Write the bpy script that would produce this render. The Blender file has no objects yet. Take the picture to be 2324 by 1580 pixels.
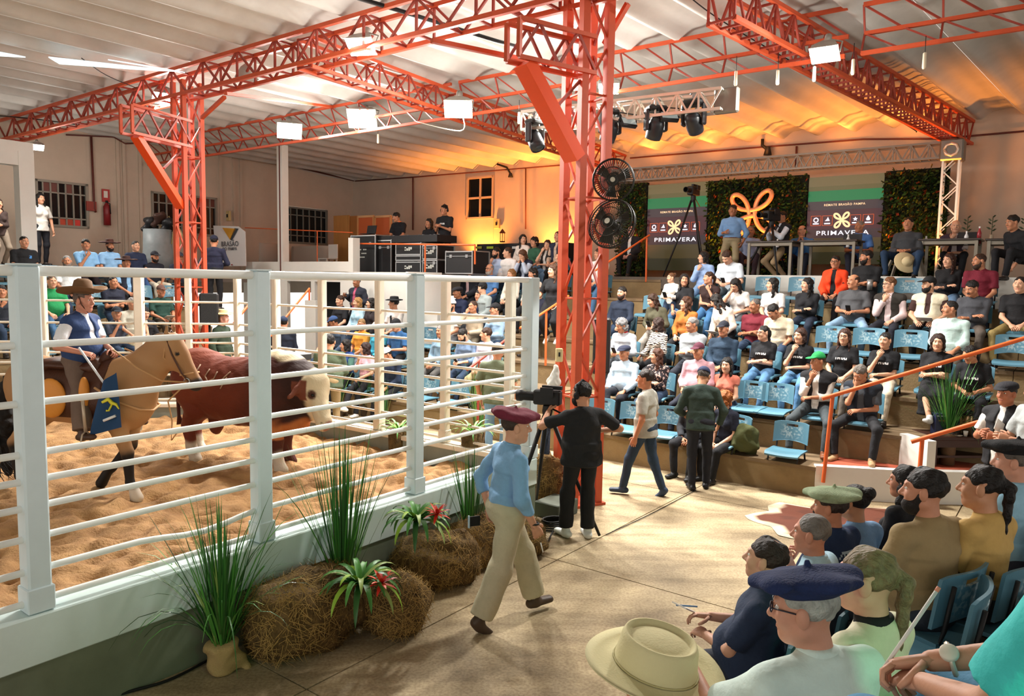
import bpy, math, random
import numpy as np
from mathutils import Vector, Matrix
random.seed(7); RNG = np.random.default_rng(7)
sc = bpy.context.scene; col = sc.collection
# ------------------------------------------------------------ camera
F, CX, CY, H, HY, SL = 1700.0, 1162.0, 790.0, 2.73, 637.0, 0.017
_roll = math.atan(SL); _th = math.atan((CY - HY) * math.cos(_roll) / F)
FWD = Vector((0, math.cos(_th), -math.sin(_th))); _up0 = Vector((0, math.sin(_th), math.cos(_th)))
RT = math.cos(_roll) * Vector((1, 0, 0)) + math.sin(_roll) * _up0
UP = -math.sin(_roll) * Vector((1, 0, 0)) + math.cos(_roll) * _up0
cam = bpy.data.cameras.new('camera'); camo = bpy.data.objects.new('camera', cam); col.objects.link(camo)
M = Matrix((( RT.x, UP.x, -FWD.x, 0), (RT.y, UP.y, -FWD.y, 0), (RT.z, UP.z, -FWD.z, H), (0, 0, 0, 1)))
camo.matrix_world = M
cam.sensor_width = 36; cam.sensor_fit = 'HORIZONTAL'; cam.lens = F / 2324 * 36; cam.clip_end = 200
sc.camera = camo
# ------------------------------------------------------------ world, exposure
w = bpy.data.worlds.new('world'); sc.world = w; w.use_nodes = True
w.node_tree.nodes['Background'].inputs[0].default_value = (1.0, 0.95, 0.875, 1)
w.node_tree.nodes['Background'].inputs[1].default_value = 1.3
sc.view_settings.view_transform = 'Standard'; sc.view_settings.look = 'None'
sc.view_settings.exposure = 0.22; sc.view_settings.gamma = 1; sc.view_settings.use_curve_mapping = False
sc.cycles.use_denoising = True; sc.cycles.max_bounces = 6; sc.cycles.diffuse_bounces = 4; sc.cycles.glossy_bounces = 2; sc.cycles.transmission_bounces = 2
sc.cycles.caustics_reflective = False; sc.cycles.caustics_refractive = False; sc.cycles.adaptive_threshold = .025
sc.cycles.sample_clamp_indirect = 6.0

def W(a, b, z=0.0):
    """building frame -> world: a runs towards the stage wall, b towards the left wall"""
    return Vector((.602 * a - .799 * b, .799 * a + .602 * b, z))
def AB(p): return (.602 * p[0] + .799 * p[1], -.799 * p[0] + .602 * p[1])
def ray(x, y):
    d = FWD * F + RT * (x - CX) + UP * (CY - y)
    return d / d.y
def atz(x, y, z):
    d = ray(x, y); t = (z - H) / d.z
    return Vector((d.x * t, t, z))
def atY(x, y, Y):
    d = ray(x, y); return Vector((d.x * Y, Y, H + d.z * Y))
def ata(x, y, a):
    d = ray(x, y); Y = a / (.602 * d.x + .799); return Vector((d.x * Y, Y, H + d.z * Y))
def atb(x, y, b):
    d = ray(x, y); Y = b / (-.799 * d.x + .602); return Vector((d.x * Y, Y, H + d.z * Y))

def light(name, kind, loc, energy, color=(1, 1, 1), aim=None, **kw):
    l = bpy.data.lights.new(name, kind); l.energy = energy; l.color = color
    for k, v in kw.items(): setattr(l, k, v)
    o = bpy.data.objects.new(name, l); col.objects.link(o); o.location = loc
    if aim is not None:
        o.rotation_euler = (Vector(aim) - Vector(loc)).to_track_quat('-Z', 'Y').to_euler()
    return o
# floodlights of the hall (their housings are built further down), pixel of the lamp, height
FLOODS = [(820, 104, 6.0), (372, 222, 6.0), (657, 296, 5.8), (822, 268, 6.05), (1040, 246, 5.85), (1872, 122, 5.85), (1382, 200, 5.9), (1313, 192, 6.0), (86, 334, 5.7)]
FLOOD_Y = [10.9, 14.9, 16.7, 16.0, 13.7, 10.1, 12.3, 12.6, 17.4]
FLOODP = [atY(x, y, Y) for (x, y, z), Y in zip(FLOODS, FLOOD_Y)]
AIMS = [(-3, 7, .5), (-5, 12, .5), (-3, 11, .5), (-3, 10, .5), (-1, 9, .5), (2, 7, 0), (1, 9, 0), (0, 8, 0), (-8, 14, 0)]
FLOOD_W = 320.0
for p, aim, kf in zip(FLOODP, AIMS, (1.1, .7, .6, .8, 1, 1.05, 1, 1, .45)):
    d = (Vector(aim) - p).normalized()
    light('floodlight_spill', 'POINT', p + d * .5 - Vector((0, 0, .35)), 75 * kf, (1.0, .965, .905), shadow_soft_size=.3)
    light('floodlight_beam', 'AREA', p + d * .16, FLOOD_W * kf, (1.0, .965, .905), aim, shape='RECTANGLE', size=.42, size_y=.3)
# stage uplights on the walls and hedges (orange)
for x_, a_, e in ((1076, 18.0, 950), (1252, 18.0, 1050), (1425, 17.0, 280), (1632, 17.0, 480), (1775, 17.0, 340), (2040, 17.0, 420), (2100, 17.0, 220)):
    p = ata(x_, 600, a_); light('uplight_beam', 'SPOT', (p.x, p.y, 3.0), e, (1.0, .30, .045), (p.x + .18, p.y + .25, 5.6), spot_size=math.radians(110), spot_blend=.8, shadow_soft_size=.08)
for x_ in (1230, 1480, 1600, 1720, 1900, 2060):
    p = ata(x_, 370, 17.9); light('uplight_beam', 'SPOT', (p.x, p.y, 5.72), 62, (1.0, .30, .045), (p.x + .05, p.y + .06, 7.5), spot_size=math.radians(155), spot_blend=.9, shadow_soft_size=.1)
# green stage lamp behind the camera position, over the near stand
light('green_beam', 'SPOT', (1.9, .1, 2.7), 70, (.10, 1.0, .40), (.75, 2.4, 1.6), spot_size=math.radians(50), spot_blend=.6, shadow_soft_size=.1)
# ------------------------------------------------------------ materials
def lin(h):
    h = h.lstrip('#'); out = []
    if len(h) == 3: h = ''.join(c * 2 for c in h)
    for i in (0, 2, 4):
        c = int(h[i:i + 2], 16) / 255; out.append(c / 12.92 if c <= .04045 else ((c + .055) / 1.055) ** 2.4)
    return (*out, 1)
MATS = {}
def mat(h, rough=.6, metal=0.0, var=0.0, vs=6.0, bump=0.0, bs=30.0, emit=0.0, stretch=None, coat=0, h2=None, world=False):
    key = (h, rough, metal, var, vs, bump, bs, emit, stretch, coat, h2, world)
    if key in MATS: return MATS[key]
    m = bpy.data.materials.new('m_' + h.strip('#')); m.use_nodes = True; nt = m.node_tree; N = nt.nodes; L = nt.links
    b = N['Principled BSDF']; c = lin(h)
    b.inputs['Base Color'].default_value = c; b.inputs['Roughness'].default_value = rough; b.inputs['Metallic'].default_value = metal
    b.inputs['Specular IOR Level'].default_value = .35
    if coat: b.inputs['Coat Weight'].default_value = coat
    if emit:
        b.inputs['Base Color'].default_value = tuple(x * .12 for x in c[:3]) + (1,); b.inputs['Emission Color'].default_value = c; b.inputs['Emission Strength'].default_value = emit
    if var or bump:
        tc = N.new('ShaderNodeTexCoord'); src = tc.outputs['Object']
        if world:
            g = N.new('ShaderNodeNewGeometry'); src = g.outputs['Position']
        if stretch:
            mp = N.new('ShaderNodeMapping'); mp.inputs['Scale'].default_value = stretch; L.new(src, mp.inputs[0]); src = mp.outputs[0]
    if var:
        n = N.new('ShaderNodeTexNoise'); n.inputs['Scale'].default_value = vs; n.inputs['Detail'].default_value = 6; n.inputs['Roughness'].default_value = .65
        L.new(src, n.inputs['Vector'])
        r = N.new('ShaderNodeValToRGB'); r.color_ramp.elements[0].position = .3; r.color_ramp.elements[1].position = .7
        c2 = lin(h2) if h2 else tuple(x * (1 - var) for x in c[:3]) + (1,)
        r.color_ramp.elements[0].color = c2; r.color_ramp.elements[1].color = c if h2 else tuple(min(1, x * (1 + var * .5)) for x in c[:3]) + (1,)
        L.new(n.outputs[0], r.inputs[0]); L.new(r.outputs[0], b.inputs['Base Color'])
    if bump:
        n2 = N.new('ShaderNodeTexNoise'); n2.inputs['Scale'].default_value = bs; n2.inputs['Detail'].default_value = 4
        L.new(src, n2.inputs['Vector'])
        bp = N.new('ShaderNodeBump'); bp.inputs['Strength'].default_value = bump; bp.inputs['Distance'].default_value = .02
        L.new(n2.outputs[0], bp.inputs['Height']); L.new(bp.outputs[0], b.inputs['Normal'])
    MATS[key] = m; return m
def cloth(h): return mat(h, .85, bump=.35, bs=22.0, var=.12, vs=9.0)
def attr_mat(name, rough=.8, bump=.3, bs=60):
    m = bpy.data.materials.new(name); m.use_nodes = True; nt = m.node_tree; b = nt.nodes['Principled BSDF']
    a = nt.nodes.new('ShaderNodeAttribute'); a.attribute_name = 'tint'; nt.links.new(a.outputs['Color'], b.inputs['Base Color'])
    b.inputs['Roughness'].default_value = rough; b.inputs['Specular IOR Level'].default_value = .3
    n = nt.nodes.new('ShaderNodeTexNoise'); n.inputs['Scale'].default_value = bs; bp = nt.nodes.new('ShaderNodeBump'); bp.inputs['Strength'].default_value = bump; bp.inputs['Distance'].default_value = .01
    nt.links.new(n.outputs[0], bp.inputs['Height']); nt.links.new(bp.outputs[0], b.inputs['Normal'])
    return m
# ------------------------------------------------------------ objects
WM = {}
def _link(o, parent, Mx):
    col.objects.link(o)
    if parent is not None:
        o.parent = parent; o.matrix_parent_inverse = Matrix.Identity(4); o.matrix_basis = WM[parent.name].inverted() @ Mx
    else: o.matrix_world = Mx
    WM[o.name] = Mx.copy(); return o
def tag(o, label=None, cat=None, group=None, kind=None):
    if label: o['label'] = label
    if cat: o['category'] = cat
    if group: o['group'] = group
    if kind: o['kind'] = kind
    return o
def thing(name, label, cat, loc=(0, 0, 0), rz=0.0, group=None, Mx=None, kind=None):
    o = bpy.data.objects.new(name, None); o.empty_display_size = .1
    _link(o, None, Mx if Mx is not None else Matrix.Translation(loc) @ Matrix.Rotation(rz, 4, 'Z'))
    return tag(o, label, cat, group, kind)
def mesh_obj(name, me, parent=None, Mx=None, m=None):
    """link a mesh; Mx is the WORLD matrix (default: the parent's)"""
    o = bpy.data.objects.new(name, me)
    if Mx is None: Mx = WM[parent.name] if parent is not None else Matrix.Identity(4)
    _link(o, parent, Mx)
    if m is not None:
        if not me.materials: me.materials.append(m)
        elif me.materials[0] is not m:
            o.material_slots[0].link = 'OBJECT'; o.material_slots[0].material = m
    return o
def np_mesh(name, V, faces, mats=(), idx=None, smooth=True):
    """V (n,3) array; faces: list of int arrays (k,3) or (k,4)"""
    me = bpy.data.meshes.new(name); V = np.asarray(V, np.float32)
    me.vertices.add(len(V)); me.vertices.foreach_set('co', V.ravel())
    faces = [np.asarray(f, np.int32) for f in faces if len(f)]
    tot = np.concatenate([np.full(len(f), f.shape[1], np.int32) for f in faces]); loops = np.concatenate([f.ravel() for f in faces])
    me.loops.add(len(loops)); me.loops.foreach_set('vertex_index', loops)
    me.polygons.add(len(tot)); st = np.zeros(len(tot), np.int32); st[1:] = np.cumsum(tot)[:-1]
    me.polygons.foreach_set('loop_start', st); me.polygons.foreach_set('loop_total', tot)
    for m in mats: me.materials.append(m)
    if idx is not None: me.polygons.foreach_set('material_index', np.asarray(idx, np.int32))
    me.polygons.foreach_set('use_smooth', np.full(len(tot), smooth, bool))
    me.update(calc_edges=True); return me
class MB:
    """collects primitives into one mesh"""
    def __init__(s): s.v = []; s.f = []; s.sm = []
    def add(s, vs, fs, smooth=False):
        n = len(s.v); s.v += [tuple(v) for v in vs]; s.f += [tuple(n + i for i in f) for f in fs]; s.sm += [smooth] * len(fs); return s
    def box(s, c, size, R=None, bev=0.0):
        hx, hy, hz = (x / 2 for x in size); R = R or Matrix.Identity(3); c = Vector(c)
        if bev <= 0:
            vs = [c + R @ Vector((x * hx, y * hy, z * hz)) for x in (-1, 1) for y in (-1, 1) for z in (-1, 1)]
            return s.add(vs, [(0, 1, 3, 2), (4, 6, 7, 5), (0, 4, 5, 1), (2, 3, 7, 6), (0, 2, 6, 4), (1, 5, 7, 3)])
        b = min(bev, hx * .95, hy * .95, hz * .95); vs = []
        for zz, k in ((-hz, 1), (-hz + b, 0), (hz - b, 0), (hz, 1)):
            e = b if k else 0
            for px, py in ((hx - b, hy - e), (hx - e, hy - b), (hx - e, -hy + b), (hx - b, -hy + e), (-hx + b, -hy + e), (-hx + e, -hy + b), (-hx + e, hy - b), (-hx + b, hy - e)):
                vs.append(c + R @ Vector((px, py, zz)))
        fs = [tuple(range(8)), tuple(reversed(range(24, 32)))]
        for k in range(3):
            for i in range(8): fs.append((k * 8 + i, k * 8 + 8 + i, k * 8 + 8 + (i + 1) % 8, k * 8 + (i + 1) % 8))
        return s.add(vs, fs)
    def tube(s, pts, r, n=8, cap=True, flat=None):
        pts = [Vector(p) for p in pts]; rs = r if hasattr(r, '__len__') else [r] * len(pts); vs = []; prev = None
        for i, p in enumerate(pts):
            t = (pts[min(i + 1, len(pts) - 1)] - pts[max(i - 1, 0)]).normalized()
            if prev is None:
                x = t.orthogonal().normalized() if flat is None else (Vector(flat) - t * Vector(flat).dot(t)).normalized()
            else: x = (prev - t * prev.dot(t)).normalized()
            prev = x; y = t.cross(x)
            for k in range(n):
                a = 2 * math.pi * k / n; vs.append(p + (x * math.cos(a) + y * math.sin(a)) * rs[i])
        fs = [(i * n + k, i * n + (k + 1) % n, (i + 1) * n + (k + 1) % n, (i + 1) * n + k) for i in range(len(pts) - 1) for k in range(n)]
        s.add(vs, fs, n > 4)
        if cap:
            b = len(s.v) - len(vs)
            s.f += [tuple(b + k for k in reversed(range(n))), tuple(b + (len(pts) - 1) * n + k for k in range(n))]; s.sm += [False, False]
        return s
    def cyl(s, p, q, r, n=12): return s.tube([p, q], r, n)
    def lathe(s, prof, c=(0, 0, 0), n=24, R=None, smooth=True):
        R = R or Matrix.Identity(3); c = Vector(c); vs = []
        for r, z in prof:
            for k in range(n):
                a = 2 * math.pi * k / n; vs.append(c + R @ Vector((r * math.cos(a), r * math.sin(a), z)))
        fs = [(i * n + k, i * n + (k + 1) % n, (i + 1) * n + (k + 1) % n, (i + 1) * n + k) for i in range(len(prof) - 1) for k in range(n)]
        return s.add(vs, fs, smooth)
    def poly(s, pts, depth):
        """closed outline (3D points) thickened along vector depth"""
        pts = [Vector(p) for p in pts]; n = len(pts); d = Vector(depth)
        return s.add(pts + [p + d for p in pts], [tuple(reversed(range(n))), tuple(range(n, 2 * n))] + [(i, (i + 1) % n, n + (i + 1) % n, n + i) for i in range(n)])
    def mesh(s, name, m=None):
        me = bpy.data.meshes.new(name); me.from_pydata(s.v, [], s.f); me.polygons.foreach_set('use_smooth', s.sm)
        if m: me.materials.append(m)
        me.update(); return me
    def build(s, name, m, parent=None, Mx=None, local=False):
        """verts are world coordinates unless local"""
        if parent is not None and not local:
            inv = WM[parent.name].inverted(); s.v = [tuple(inv @ Vector(v)) for v in s.v]
        return mesh_obj(name, s.mesh(name, m), parent, Mx)
_U = {}
def unit(kind):
    if kind not in _U:
        b = MB()
        if kind == 'box': b.box((0, 0, 0), (1, 1, 1))
        elif kind == 'rod': b.tube([(0, 0, -.5), (0, 0, .5)], 1.0, 8)
        elif kind == 'rod12': b.tube([(0, 0, -.5), (0, 0, .5)], 1.0, 14)
        _U[kind] = {}
        _U[kind][None] = b
    return _U[kind]
def unit_mesh(kind, m):
    d = unit(kind)
    if m.name not in d: d[m.name] = d[None].mesh('unit_' + kind, m)
    return d[m.name]
def bar(name, p, q, w, h, m, parent=None, kind='box', up=(0, 0, 1)):
    """one straight member as an object of its own (shared unit mesh)"""
    p = Vector(p); q = Vector(q); d = q - p; L = d.length; z = d / L; u = Vector(up)
    if abs(z.dot(u)) > .99: u = Vector((.602, .799, 0))
    x = u.cross(z).normalized(); y = z.cross(x)
    Mx = Matrix(((x.x * w, y.x * h, z.x * L, 0), (x.y * w, y.y * h, z.y * L, 0), (x.z * w, y.z * h, z.z * L, 0), (0, 0, 0, 1)))
    Mx.translation = (p + q) / 2
    return mesh_obj(name, unit_mesh(kind, m), parent, Mx)
def rod(name, p, q, r, m, parent=None, kind='rod'): return bar(name, p, q, r, r, m, parent, kind)
def RZ(a): return Matrix.Rotation(a, 3, 'Z')
ANG = math.atan2(.799, .602)            # direction of +a in the xy plane
RA = RZ(ANG)                            # local x -> +a, local y -> +b
def abox(name, a0, a1, b0, b1, z0, z1, m, parent=None, bev=0.0):
    return MB().box(W((a0 + a1) / 2, (b0 + b1) / 2, (z0 + z1) / 2), (a1 - a0, b1 - b0, z1 - z0), RA, bev).build(name, m, parent)
# ------------------------------------------------------------ surface nets over signed distances
def _nrm(v): v = np.asarray(v, float); return v / max(np.linalg.norm(v), 1e-9)
def cone(p, q, rp, rq=None, lat=(1, 0, 0), k=.03, cap=None, cut=None, sub=False):
    rq = rp if rq is None else rq
    f = lambda r: tuple(r) if hasattr(r, '__len__') else (r, r)
    return dict(p=np.asarray(p, float), q=np.asarray(q, float), rp=f(rp), rq=f(rq), lat=np.asarray(lat, float), k=k, cap=cap, cut=cut, sub=sub)
def ell(c, r, k=.03, R=None, sub=False, cut=None): return dict(c=np.asarray(c, float), r=np.asarray(r, float), k=k, R=None if R is None else np.asarray(R, float), sub=sub, cut=cut)
def _eval(pr, X, Y, Z):
    if 'c' in pr:
        x = X - pr['c'][0]; y = Y - pr['c'][1]; z = Z - pr['c'][2]
        if pr['R'] is not None:
            R = pr['R']; x, y, z = (R[0, 0] * x + R[1, 0] * y + R[2, 0] * z, R[0, 1] * x + R[1, 1] * y + R[2, 1] * z, R[0, 2] * x + R[1, 2] * y + R[2, 2] * z)
        r = pr['r']; n = np.sqrt((x / r[0]) ** 2 + (y / r[1]) ** 2 + (z / r[2]) ** 2); d = (n - 1) * r.min()
    else:
        p, q = pr['p'], pr['q']; ax = q - p; L = max(np.linalg.norm(ax), 1e-6); az = ax / L
        ex = pr['lat'] - az * pr['lat'].dot(az); ex = _nrm(ex) if np.linalg.norm(ex) > 1e-3 else _nrm(np.cross(az, (0, 0, 1)) if abs(az[2]) < .9 else np.cross(az, (0, 1, 0))); ey = np.cross(az, ex)
        x = X - p[0]; y = Y - p[1]; z = Z - p[2]
        w_ = x * az[0] + y * az[1] + z * az[2]; t = np.clip(w_ / L, 0, 1); ov = w_ - t * L
        lx = x * ex[0] + y * ex[1] + z * ex[2]; ly = x * ey[0] + y * ey[1] + z * ey[2]
        rx = pr['rp'][0] + (pr['rq'][0] - pr['rp'][0]) * t; ry = pr['rp'][1] + (pr['rq'][1] - pr['rp'][1]) * t
        rm = np.minimum(rx, ry); rc = rm if pr['cap'] is None else pr['cap']
        d = (np.sqrt((lx / rx) ** 2 + (ly / ry) ** 2 + (ov / rc) ** 2) - 1) * rm
    for c, n in (pr['cut'] or ()): d = np.maximum(d, (X - c[0]) * n[0] + (Y - c[1]) * n[1] + (Z - c[2]) * n[2])
    return d
def _bb(pr):
    if 'c' in pr: m = pr['r'].max(); return pr['c'] - m, pr['c'] + m
    m = max(max(pr['rp']), max(pr['rq']), pr['cap'] or 0); return np.minimum(pr['p'], pr['q']) - m, np.maximum(pr['p'], pr['q']) + m
def nets(prims, h, cuts=(), noise=0.0, nf=20.0, seed=0):
    """union of primitives -> (V, quads) by surface nets"""
    lo = np.min([_bb(p)[0] for p in prims if not p['sub']], 0) - 2.5 * h; hi = np.max([_bb(p)[1] for p in prims if not p['sub']], 0) + 2.5 * h
    n = np.ceil((hi - lo) / h).astype(int) + 1; ax = [lo[i] + h * np.arange(n[i]) for i in range(3)]
    D = np.full(n, .5, np.float32)
    for pr in prims:
        a, b = _bb(pr); m = pr['k'] + 2 * h
        i0 = np.clip(np.floor((a - m - lo) / h).astype(int), 0, n); i1 = np.clip(np.ceil((b + m - lo) / h).astype(int) + 1, 0, n)
        if (i1 <= i0).any(): continue
        s = tuple(slice(i0[i], i1[i]) for i in range(3))
        X, Y, Z = ax[0][s[0]][:, None, None], ax[1][s[1]][None, :, None], ax[2][s[2]][None, None, :]
        d = _eval(pr, X, Y, Z).astype(np.float32); k = pr['k']; o = D[s]
        if pr['sub']:
            d = -d; t = np.clip(.5 - .5 * (o - d) / k, 0, 1); D[s] = o * (1 - t) + d * t + k * t * (1 - t)
        else:
            t = np.clip(.5 + .5 * (o - d) / k, 0, 1); D[s] = o * (1 - t) + d * t - k * t * (1 - t)
    if noise or cuts:
        X, Y, Z = ax[0][:, None, None], ax[1][None, :, None], ax[2][None, None, :]
        if noise:
            ph = seed * 1.7
            D = D + noise * (np.sin(nf * X + 3 * np.sin(nf * .6 * Z + ph) + ph) * np.sin(nf * .9 * Y + 2.1 * ph) + .7 * np.sin(nf * 1.1 * Z + 2.5 * np.sin(nf * .7 * X + 1.3 * ph) + nf * .5 * Y)).astype(np.float32)
        for c, nn in cuts: D = np.maximum(D, (X - c[0]) * nn[0] + (Y - c[1]) * nn[1] + (Z - c[2]) * nn[2])
    D[0] = D[-1] = .5; D[:, 0] = D[:, -1] = .5; D[:, :, 0] = D[:, :, -1] = .5
    S = D < 0; cs = np.array(S.shape) - 1
    c8 = [S[i:i + cs[0], j:j + cs[1], k:k + cs[2]] for i in (0, 1) for j in (0, 1) for k in (0, 1)]
    cnt = sum(c.astype(np.int8) for c in c8); act = (cnt > 0) & (cnt < 8)
    I = np.argwhere(act)
    if not len(I): return np.zeros((0, 3)), np.zeros((0, 4), int)
    idx = np.full(act.shape, -1, np.int32); idx[act] = np.arange(len(I))
    P = np.zeros((len(I), 3)); cn = np.zeros(len(I))
    off = [(i, j, k) for i in (0, 1) for j in (0, 1) for k in (0, 1)]
    val = {o: D[I[:, 0] + o[0], I[:, 1] + o[1], I[:, 2] + o[2]] for o in off}
    for o in off:
        for a in range(3):
            if o[a] == 0:
                o2 = list(o); o2[a] = 1; v0, v1 = val[o], val[tuple(o2)]
                m = (v0 < 0) != (v1 < 0); t = np.where(m, v0 / np.where(m, v0 - v1, 1), 0)
                for c in range(3): P[:, c] += m * ((t if c == a else 0) + o[c])
                cn += m
    V = (I + P / cn[:, None]) * h + lo
    Q = []
    for a in range(3):
        b, c = (a + 1) % 3, (a + 2) % 3
        sl0 = [slice(None)] * 3; sl1 = [slice(None)] * 3; sl0[a] = slice(0, -1); sl1[a] = slice(1, None)
        A, B = S[tuple(sl0)], S[tuple(sl1)]; E = np.argwhere(A != B)
        E = E[(E[:, b] > 0) & (E[:, c] > 0) & (E[:, b] < S.shape[b] - 1) & (E[:, c] < S.shape[c] - 1)]
        if not len(E): continue
        def at(db, dc):
            K = E.copy(); K[:, b] -= db; K[:, c] -= dc; return idx[K[:, 0], K[:, 1], K[:, 2]]
        q = np.stack([at(1, 1), at(0, 1), at(0, 0), at(1, 0)], 1); fl = ~A[E[:, 0], E[:, 1], E[:, 2]]
        q[fl] = q[fl][:, ::-1]; Q.append(q)
    Q = np.concatenate(Q); Q = Q[(Q >= 0).all(1)]
    return V, Q
def field(prims, P):
    """signed distance at points P (n,3)"""
    D = np.full(len(P), .5)
    for pr in prims:
        d = _eval(pr, P[:, 0], P[:, 1], P[:, 2]); k = pr['k']
        if pr['sub']: continue
        t = np.clip(.5 + .5 * (D - d) / k, 0, 1); D = D * (1 - t) + d * t - k * t * (1 - t)
    return D
def sdf_obj(name, prims, h, m, parent, **kw):
    V, Q = nets(prims, h, **kw); return mesh_obj(name, np_mesh(name, V, [Q], [m]), parent)
# ------------------------------------------------------------ the hall
ZS = 2.86                                  # stage and upper floor
T0, TR, TT = 9.95, .40, .80                # first riser, rise and tread of the stands
m_wall = mat('#bfae9c', .9, var=.10, vs=1.3, world=True)
m_white = mat('#d8d6cf', .7, var=.06, vs=2.0, world=True)
m_conc = mat('#85704f', .9, var=.22, vs=2.2, bump=.25, bs=40, world=True)
m_tread = mat('#79654b', .92, var=.25, vs=3.0, bump=.2, bs=40, world=True)
m_dark = mat('#0b0b0c', .6); m_black = mat('#141416', .55); m_glass = mat('#0c0f12', .12, var=.3, vs=3)
m_blue_white = mat('#cfdcdc', .5, var=.07, vs=3.0, world=True)
m_orange = mat('#bd4d2a', .5, var=.16, vs=4.0, world=True)
m_orange_unlit = mat('#92392a', .55, var=.18, vs=4.0, world=True)  # unlit tone of the same orange steel, shade put into the colour
m_grey = mat('#8d8f90', .5); m_steel = mat('#b9bcbd', .35, .8); m_brownred = mat('#5c2a22', .6)

def floor_material():
    m = bpy.data.materials.new('m_floor'); m.use_nodes = True; nt = m.node_tree; N, L = nt.nodes, nt.links; b = N['Principled BSDF']
    g = N.new('ShaderNodeNewGeometry')
    n1 = N.new('ShaderNodeTexNoise'); n1.inputs['Scale'].default_value = 1.1; n1.inputs['Detail'].default_value = 8; n1.inputs['Roughness'].default_value = .62
    n2 = N.new('ShaderNodeTexNoise'); n2.inputs['Scale'].default_value = 45; n2.inputs['Detail'].default_value = 3
    mp = N.new('ShaderNodeMapping'); mp.inputs['Rotation'].default_value = (0, 0, -1.05); mp.inputs['Scale'].default_value = (.35, 2.6, 1)
    n3 = N.new('ShaderNodeTexNoise'); n3.inputs['Scale'].default_value = 1.6; n3.inputs['Detail'].default_value = 5
    for n in (n1, n2): L.new(g.outputs['Position'], n.inputs['Vector'])
    L.new(g.outputs['Position'], mp.inputs[0]); L.new(mp.outputs[0], n3.inputs['Vector'])
    r1 = N.new('ShaderNodeValToRGB'); r1.color_ramp.elements[0].position = .33; r1.color_ramp.elements[1].position = .68
    r1.color_ramp.elements[0].color = lin('#8d7e64'); r1.color_ramp.elements[1].color = lin('#c6b490')
    r2 = N.new('ShaderNodeValToRGB'); r2.color_ramp.elements[0].position = .36; r2.color_ramp.elements[1].position = .6
    r2.color_ramp.elements[0].color = (.78, .74, .70, 1); r2.color_ramp.elements[1].color = (1.05, 1.04, 1.02, 1)
    r3 = N.new('ShaderNodeValToRGB'); r3.color_ramp.elements[0].position = .4; r3.color_ramp.elements[1].position = .56
    r3.color_ramp.elements[0].color = (.72, .7, .68, 1); r3.color_ramp.elements[1].color = (1, 1, 1, 1)
    L.new(n1.outputs[0], r1.inputs[0]); L.new(n2.outputs[0], r2.inputs[0]); L.new(n3.outputs[0], r3.inputs[0])
    x = N.new('ShaderNodeMix'); x.data_type = 'RGBA'; x.blend_type = 'MULTIPLY'; x.inputs[0].default_value = 1
    y = N.new('ShaderNodeMix'); y.data_type = 'RGBA'; y.blend_type = 'MULTIPLY'; y.inputs[0].default_value = 1
    L.new(r1.outputs[0], x.inputs[6]); L.new(r2.outputs[0], x.inputs[7]); L.new(x.outputs[2], y.inputs[6]); L.new(r3.outputs[0], y.inputs[7])
    L.new(y.outputs[2], b.inputs['Base Color']); b.inputs['Roughness'].default_value = .75; b.inputs['Specular IOR Level'].default_value = .3
    bp = N.new('ShaderNodeBump'); bp.inputs['Strength'].default_value = .15; bp.inputs['Distance'].default_value = .01; L.new(n2.outputs[0], bp.inputs['Height']); L.new(bp.outputs[0], b.inputs['Normal'])
    return m
m_floor = floor_material()
fl = thing('floor', 'worn beige concrete floor around the show pen', None, kind='structure')
abox('bed', -9, 19, -13, 22, -.3, -.03, mat('#3a332c', .9), fl)
ae = [-9, -3, 0, 3.0, 6.0, 9.0, 12]; be = [-13, -6, -2.6, 1.0, 3.92, 7.2, 10.5, 14, 22]
for i in range(len(ae) - 1):
    for j in range(len(be) - 1):
        abox('slab', ae[i] + .006, ae[i + 1] - .006, be[j] + .006, be[j + 1] - .006, -.06, 0, m_floor, fl)

# stands: tiers of the stage side (rows run along b), with seams between the riser boards
def tiers(name, label, k0, k1, r0, r1, along, start):
    t = thing(name, label, None, kind='structure')
    for k in range(k0, k1 + 1):
        e = start + TT * (k - 1); z0 = .4 * (k - 1) if k > k0 else 0
        n = max(1, round((r1 - r0) / 1.9)); st = (r1 - r0) / n
        if along == 'b': abox('core', e + .03, e + TT + .02, r0 + .01, r1 - .01, 0, .4 * k - .045, m_tread, t)
        else: abox('core', r0 + .01, r1 - .01, e + .03, e + TT + .02, 0, .4 * k - .045, m_tread, t)
        for i in range(n):
            q0, q1 = r0 + i * st + .004, r0 + (i + 1) * st - .004
            for nm, x0, x1, za, zb, m in (('riser_board', e, e + .04, z0, .4 * k - .05, m_conc), ('tread_board', e - .015, e + TT + .03, .4 * k - .05, .4 * k, m_tread)):
                if along == 'b': abox(nm, x0, x1, q0, q1, za, zb, m, t)
                else: abox(nm, q0, q1, x0, x1, za, zb, m, t)
    return t
tiers('floor_tier', 'brown concrete steps of the stand under the stage', 1, 6, 2.55, 5.75, 'b', T0)
tiers('floor_tier', 'upper brown steps at the stair end of the stand under the stage', 3, 6, -1.2, 2.5, 'b', T0)
tiers('floor_tier', 'short second step by the white landing', 2, 2, 1.45, 2.5, 'b', T0)
tiers('floor_tier', 'narrow brown steps of the aisle beside the tall orange column', 1, 6, 5.8, 7.1, 'b', T0)
tiers('floor_tier', 'brown steps of the stand behind the pen corner', 1, 3, 7.15, 14.3, 'b', T0)
tiers('floor_tier', 'upper brown steps rising to the orange lit wall', 4, 7, 7.15, 11.45, 'b', T0)
tiers('floor_tier', 'brown steps of the far stand under the barred windows', 1, 6, -6, 9.3, 'a', 13.0)
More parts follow.
